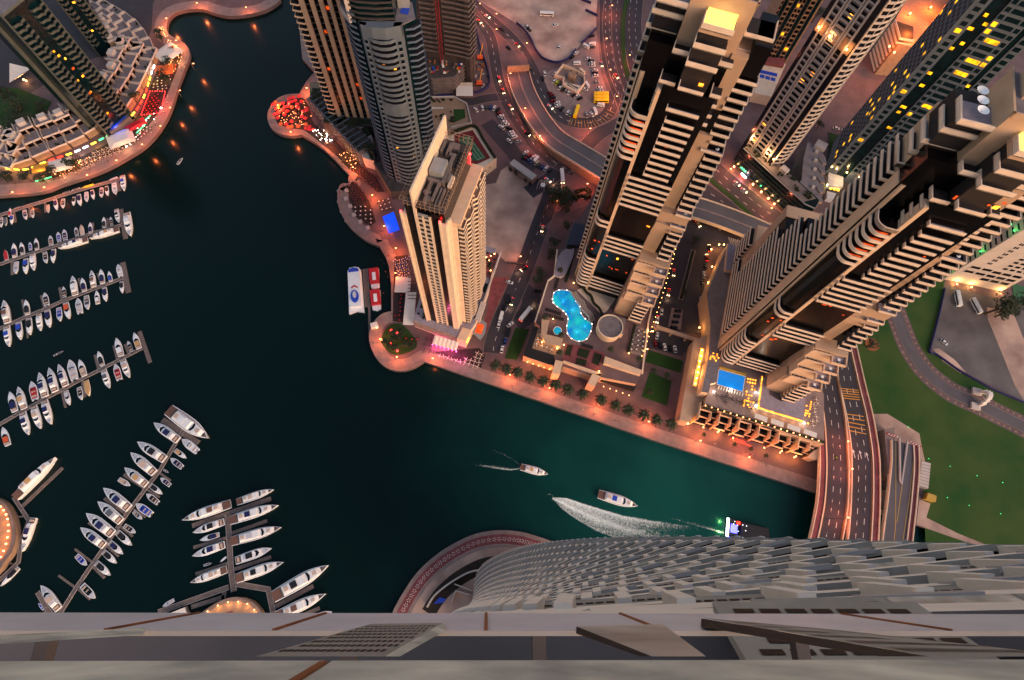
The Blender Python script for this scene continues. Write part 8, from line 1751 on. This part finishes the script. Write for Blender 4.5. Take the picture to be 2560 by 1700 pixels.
# lit shop fronts, signs and lamp strings of the restaurant shore
shop = smooth(PP('11', [(60, 1370), (210, 1375), (400, 1300), (600, 1235), (820, 1130), (930, 1060), (1010, 990), (1100, 900), (1170, 780), (1210, 660), (1240, 560), (1270, 500)], 4), 6)
cyc = ['sign_yellow', 'sign_yellow', 'sign_red', 'sign_white', 'sign_white', 'lamp_green', 'sign_red', 'lamp_green', 'sign_red', 'sign_red', 'sign_yellow', 'sign_white']
CC = {'sign_yellow': (1, .6, .12), 'sign_red': (1, .06, .03), 'sign_white': (1, .9, .7), 'lamp_green': (.1, 1, .25)}
fr_ = along(shop, 5.2)
fm_ = {k: MB().box(-1.6, 1.6, -.25, .1, 0, .9).mesh('shop_sign', k) for k in set(cyc)}
for i, (x, y, a) in enumerate(fr_):
    k = cyc[int(i/len(fr_)*len(cyc))]
    if i % 3 == 1: k = 'sign_yellow'
    o = link(fm_[k], 'shop_sign', None, (x, y, 2.8), a); tag(o, 'lit %s shop sign on the villa fronts, %s block from the left' % ({'sign_yellow': 'yellow', 'sign_red': 'red', 'sign_white': 'white', 'lamp_green': 'green'}[k], ords[int(i/len(fr_)*len(cyc))]), 'sign', 'shop signs of the restaurant shore')
    if i % 2 == 0: point_light(o, (0, -1.4, .2), CC[k], 300, .3)
aw_ = MB().box(-2, 2, -1.6, 1.6, 0, .15)
for i, (x, y, l, w_, a, m, lab) in enumerate(((490, 1345, 14, 10, .35, 'fabric_white', 'large white lit canopy in the lower restaurants'), (985, 1130, 16, 12, .5, 'fabric_white', 'cream round-edged lit canopy in the lower curve'), (1110, 1020, 13, 6, .7, 'red_cover', 'bright red canopy on the restaurant shore'), (1370, 430, 16, 14, .9, 'fabric_white', 'large white tent with palms at the upper shore'), (1340, 570, 12, 9, .2, 'para_orange', 'orange canopy beside the white tent'), (330, 1370, 10, 6, .3, 'yellow_paint', 'yellow canopy near the left end of the restaurants'))):
    p = P('11', x, y, 3.2); t = thing('canopy', lab, 'canopy', (p[0], p[1], 0), a); h_ = 3.2
    c_ = MB(); c_.prism([(-l/2, -w_/2), (l/2, -w_/2), (l/2, w_/2), (-l/2, w_/2)], h_, h_+1.1, scale=.55); c_.build('canvas', m, t)
    for sx in (-1, 1):
        for sy in (-1, 1): MB().bar((sx*l*.45, sy*w_*.45, 0), (sx*l*.45, sy*w_*.45, h_), .08).build('post', 'metal', t)
    point_light(t, (0, -w_*.7, 3.4), (1, .5, .2) if m != 'red_cover' else (1, .05, .03), 500)
gs = MB()
for (x0, y0, x1, y1) in ((290, 1480, 420, 1445), (1115, 1085, 1185, 1015), (1180, 985, 1230, 940)): a_, b_ = P('11', x0, y0, 2), P('11', x1, y1, 2); tag(MB().obox((a_[0]+b_[0])/2, (a_[1]+b_[1])/2, math.hypot(a_[0]-b_[0], a_[1]-b_[1]), .5, math.atan2(b_[1]-a_[1], b_[0]-a_[0]), 1.8, 2.1).build('neon_strip', 'lamp_green'), 'bright green neon strip on the restaurant shore, %s' % {290: 'lowest', 1115: 'middle', 1180: 'top'}[x0], 'neon strip')
rs_ = MB(); q = PP('11', [(1225, 745), (1350, 745), (1310, 920), (1150, 940)], 2.4)
for x, y, a in along(q+[q[0]], 1.6): rs_.ball(x, y, 2.4, .22)
tag(rs_.build('light_string', 'lamp_red'), 'string of small red bulbs framing the red dining square', 'string lights'); 
for x, y in ((1180, 880), (1300, 850), (1250, 800)): point_light(None, (*P('11', x, y, 4), 4), (1, .04, .03), 900)
lm = MB().ball(0, 0, 0, .2).mesh('table_lamp', 'lamp_orange'); lw_ = MB().ball(0, 0, 0, .2).mesh('table_lamp', 'lamp_white')
def sparks(v, poly, n_, me, label, z=1.6, e=0, col=(1, .4, .1), every=8):
    q = PP(v, poly, z); xs = [p[0] for p in q]; ys = [p[1] for p in q]; k = 0
    while k < n_:
        p = (random.uniform(min(xs), max(xs)), random.uniform(min(ys), max(ys)))
        if inside(p, q):
            o = tag(link(me, 'table_lamp', None, (p[0], p[1], z)), label, 'lamp', label); k += 1
            if e and k % every == 1: point_light(o, (0, 0, 1.2), col, e*.7, .3)
sparks('11', [(1430, 350), (1500, 430), (1470, 530), (1400, 620), (1380, 500)], 34, lm, 'tiny orange lamp at the tip of the restaurant shore', e=500)
sparks('11', [(1290, 220), (1330, 220), (1400, 340), (1370, 350)], 16, lm, 'tiny orange lamp lining the upper bend of the shore', e=600)
sparks('11', [(400, 1400), (800, 1240), (820, 1290), (430, 1470)], 30, lm, 'tiny orange lamp in the lower restaurants', e=420)
sparks('11', [(1000, 1150), (1300, 850), (1340, 880), (1030, 1230)], 26, lw_, 'tiny white lamp on the lower curve of the shore')
sparks('j', [(180, 390), (240, 330), (330, 280), (450, 260), (520, 420), (450, 510), (300, 500), (210, 440)], 44, lm, 'tiny orange lamp among the red parasols', e=450, col=(1, .2, .1), every=7)
sparks('j', [(520, 560), (600, 500), (720, 640), (620, 660)], 24, lw_, 'tiny white lamp on the quay terrace', e=260, col=(1, .7, .4))
sparks('j', [(770, 760), (840, 700), (980, 860), (910, 920)], 20, lm, 'tiny orange lamp on the long quay terrace', e=420)
for x, y in ((442, 1255), (445, 1385), (400, 1235), (395, 1330)): o = tag(MB().ball(*P('22', x, y, 2), 2, .6).build('garden_lamp', 'lamp_red'), 'red lamp in the circular garden on the round quay', 'lamp', 'red garden lamps')
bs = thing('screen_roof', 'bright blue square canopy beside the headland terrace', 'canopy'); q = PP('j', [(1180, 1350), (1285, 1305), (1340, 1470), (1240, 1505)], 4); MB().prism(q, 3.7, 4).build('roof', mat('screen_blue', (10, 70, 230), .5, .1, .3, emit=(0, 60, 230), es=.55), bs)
for p in q: MB().bar((p[0], p[1], 0), (p[0], p[1], 3.7), .1).build('post', 'metal', bs)
for k, (x, y, w_, l, lab) in enumerate(((485, 905, 9, 10, 'flat white awning beside the blue tables'), (535, 1075, 6, 21, 'long white awning along the fin tower podium'))): p = P('22', x, y, 3.5); tag(MB().obox(p[0], p[1], w_, l, -.03, 3.3, 3.6).build('awning', 'fabric_white'), lab, 'awning')
pg = MB(); 
for k in range(12): p = P('22', 558, 730+k*25, 4); pg.obox(p[0], p[1], 6, .3, 0, 3.8, 4)
tag(pg.build('pergola', 'steel_dark'), 'dark slatted pergola between the blue tables and the fin tower', 'pergola')
bl = MB().box(-.5, .5, -.5, .5, 0, .5).mesh('planter', 'fabric_white'); rg = MB()
for i, (x, y) in enumerate(((845, 1110), (840, 1185), (880, 1255), (915, 1335), (975, 1400), (1045, 1455))): p = P('j', x, y); tag(link(MB().box(-1.2, 1.2, -1.2, 1.2, 0, .7).mesh('planter', 'white_clad'), 'planter', None, (p[0], p[1], .05), .4), 'white square planter on the headland edge, %s from the top' % ords[i], 'planter', 'planters of the headland')
for i, (x, y) in enumerate(((770, 1108), (772, 1208), (797, 1297), (842, 1383), (908, 1462), (992, 1527), (1068, 1560))): p = P('j', x, y, -1); tag(MB().prism([(p[0]+1.1*math.cos(a*.7), p[1]+1.1*math.sin(a*.7)) for a in range(9)], -3, -.8).build('mooring_post', 'white_clad'), 'round pale mooring post off the headland, %s from the top' % ords[i], 'mooring post', 'mooring posts of the headland')
# gate arch over the park road
ga = thing('road_arch', 'white arch over the grey park road with a curved shadowy top', 'arch'); a_, b_ = P('31', 1500, 1110, 0), P('31', 1490, 1230, 0)
MB().obox(a_[0], a_[1], 5, 4, -.3, 0, 1.4).obox(b_[0], b_[1], 5, 4, -.3, 0, 1.4).build('footing', 'white_wall', ga); ab = MB(); pr_ = None
for j in range(9):
    u = j/8; q_ = Vector((a_[0]+(b_[0]-a_[0])*u+2.5, a_[1]+(b_[1]-a_[1])*u, 1+6.5*math.sin(math.pi*u)))
    if pr_: ab.prism([(pr_.x-1.3, pr_.y), (pr_.x+1.3, pr_.y), (q_.x+1.3, q_.y), (q_.x-1.3, q_.y)], min(pr_.z, q_.z)-.6, max(pr_.z, q_.z)+.6)
    pr_ = q_
ab.build('arch_beam', 'fabric_white', ga)
sgd = thing('rooftop_shed', 'pale gridded flat shed roof between the ramp and the park', 'shed'); MB().prism(PP('32', [(1355, 440), (1445, 465), (1420, 715), (1330, 685)], 3), 0, 3).build('roof', 'white_wall', sgd); gg = MB()
for k in range(9): u = k/8; a2, b2 = P('32', 1355-25*u, 440+245*u, 3), P('32', 1445-25*u, 465+250*u, 3); gg.bar((*a2, 3.05), (*b2, 3.05), .08)
gg.build('roof_grid', 'concrete_dark', sgd)
tag(MB().prism(PP('32', [(1420, 755), (1502, 785), (1495, 845), (1400, 815)], 3), 0, 3).build('hut', 'yellow_line'), 'small yellow hut beside the gridded shed', 'hut')
# satellite dishes and rooftop bits on the right tower
for k in range(3):
    zz = 178; c_ = T7.location; a = T7.rotation_euler.z; lx, ly = -8.2+0.9*k, 13.5-k*2.2
    lx, ly = -6.5, 18-k*3.6
    x, y = c_.x+math.cos(a)*lx-math.sin(a)*ly, c_.y+math.sin(a)*lx+math.cos(a)*ly
    d = thing('satellite_dish', 'white satellite dish on the right tower roof ledge, %s of three' % ('uppermost', 'middle', 'lowest')[k], 'satellite dish', (x, y, 188.6), 0, 'satellite dishes')
    b = MB(); n_ = 12
    for r_, z_ in ((.15, .9), (.9, 1.1), (1.6, 1.6)): b.v += [(r_*math.cos(i*2*math.pi/n_), r_*math.sin(i*2*math.pi/n_), z_) for i in range(n_)]
    for q in range(2):
        for i in range(n_): j = (i+1) % n_; b.f.append((q*n_+i, q*n_+j, (q+1)*n_+j, (q+1)*n_+i)); b.m.append(0)
    b.build('dish', 'white_gel', d); MB().bar((0, 0, 0), (0, 0, 1), .12).build('mount', 'metal', d)
# people strolling the quays (tiny at this distance)
def walker_mesh(m1, m2):
    b = MB(); b.prism([(.16*math.cos(a), .24*math.sin(a)) for a in [k*math.pi/3 for k in range(6)]], .8, 1.45, 0, scale=.85); b.ball(0, 0, 1.65, .13, 1); b.bar((.02, .1, .82), (.12, .1, 0), .08, 2); b.bar((.02, -.1, .82), (-.14, -.1, 0), .08, 2); b.bar((0, .26, 1.38), (.1, .3, .85), .05, 0); b.bar((0, -.26, 1.38), (-.08, -.3, .85), .05, 0)
    return b.mesh('person', [m1, 'tan_cover', m2])
PW = [walker_mesh('fabric_white', 'dark'), walker_mesh('dark', 'dark'), walker_mesh('red_cover', 'steel_dark'), walker_mesh('grey_cover', 'dark')]
for i in range(64):
    v, (x0, y0), (x1, y1) = random.choice((('23', (-80, 1130), (900, 1460)), ('24', (200, 1340), (800, 1540)), ('11', (500, 1470), (950, 1290)), ('11', (1200, 1130), (1420, 760)), ('11', (1480, 600), (1510, 480)), ('j', (600, 640), (900, 960)), ('22', (360, 700), (370, 1000))))
    u = random.random(); p = P(v, x0+(x1-x0)*u, y0+(y1-y0)*u); k = random.randrange(4)
    o = link(PW[k], 'person', None, (p[0]+random.uniform(-2, 2), p[1]+random.uniform(-2, 2), .1), random.random()*6); tag(o, 'person in %s strolling along the waterfront promenade' % ('a white top', 'black clothes', 'a red top', 'a grey top')[k], 'person', 'strollers in %s' % ('white', 'black', 'red', 'grey')[k])
for i, (x, y) in enumerate(((1220, 110), (1630, 495), (1895, 588), (2147, 655), (1603, 803), (1818, 880), (2127, 962), (1420, 420))): p = P('32', x, y); tag(MB().ball(p[0], p[1], .3, .2).build('ground_lamp', 'lamp_green'), 'tiny green lamp on the park lawn', 'lamp', 'green lamps on the park lawn')
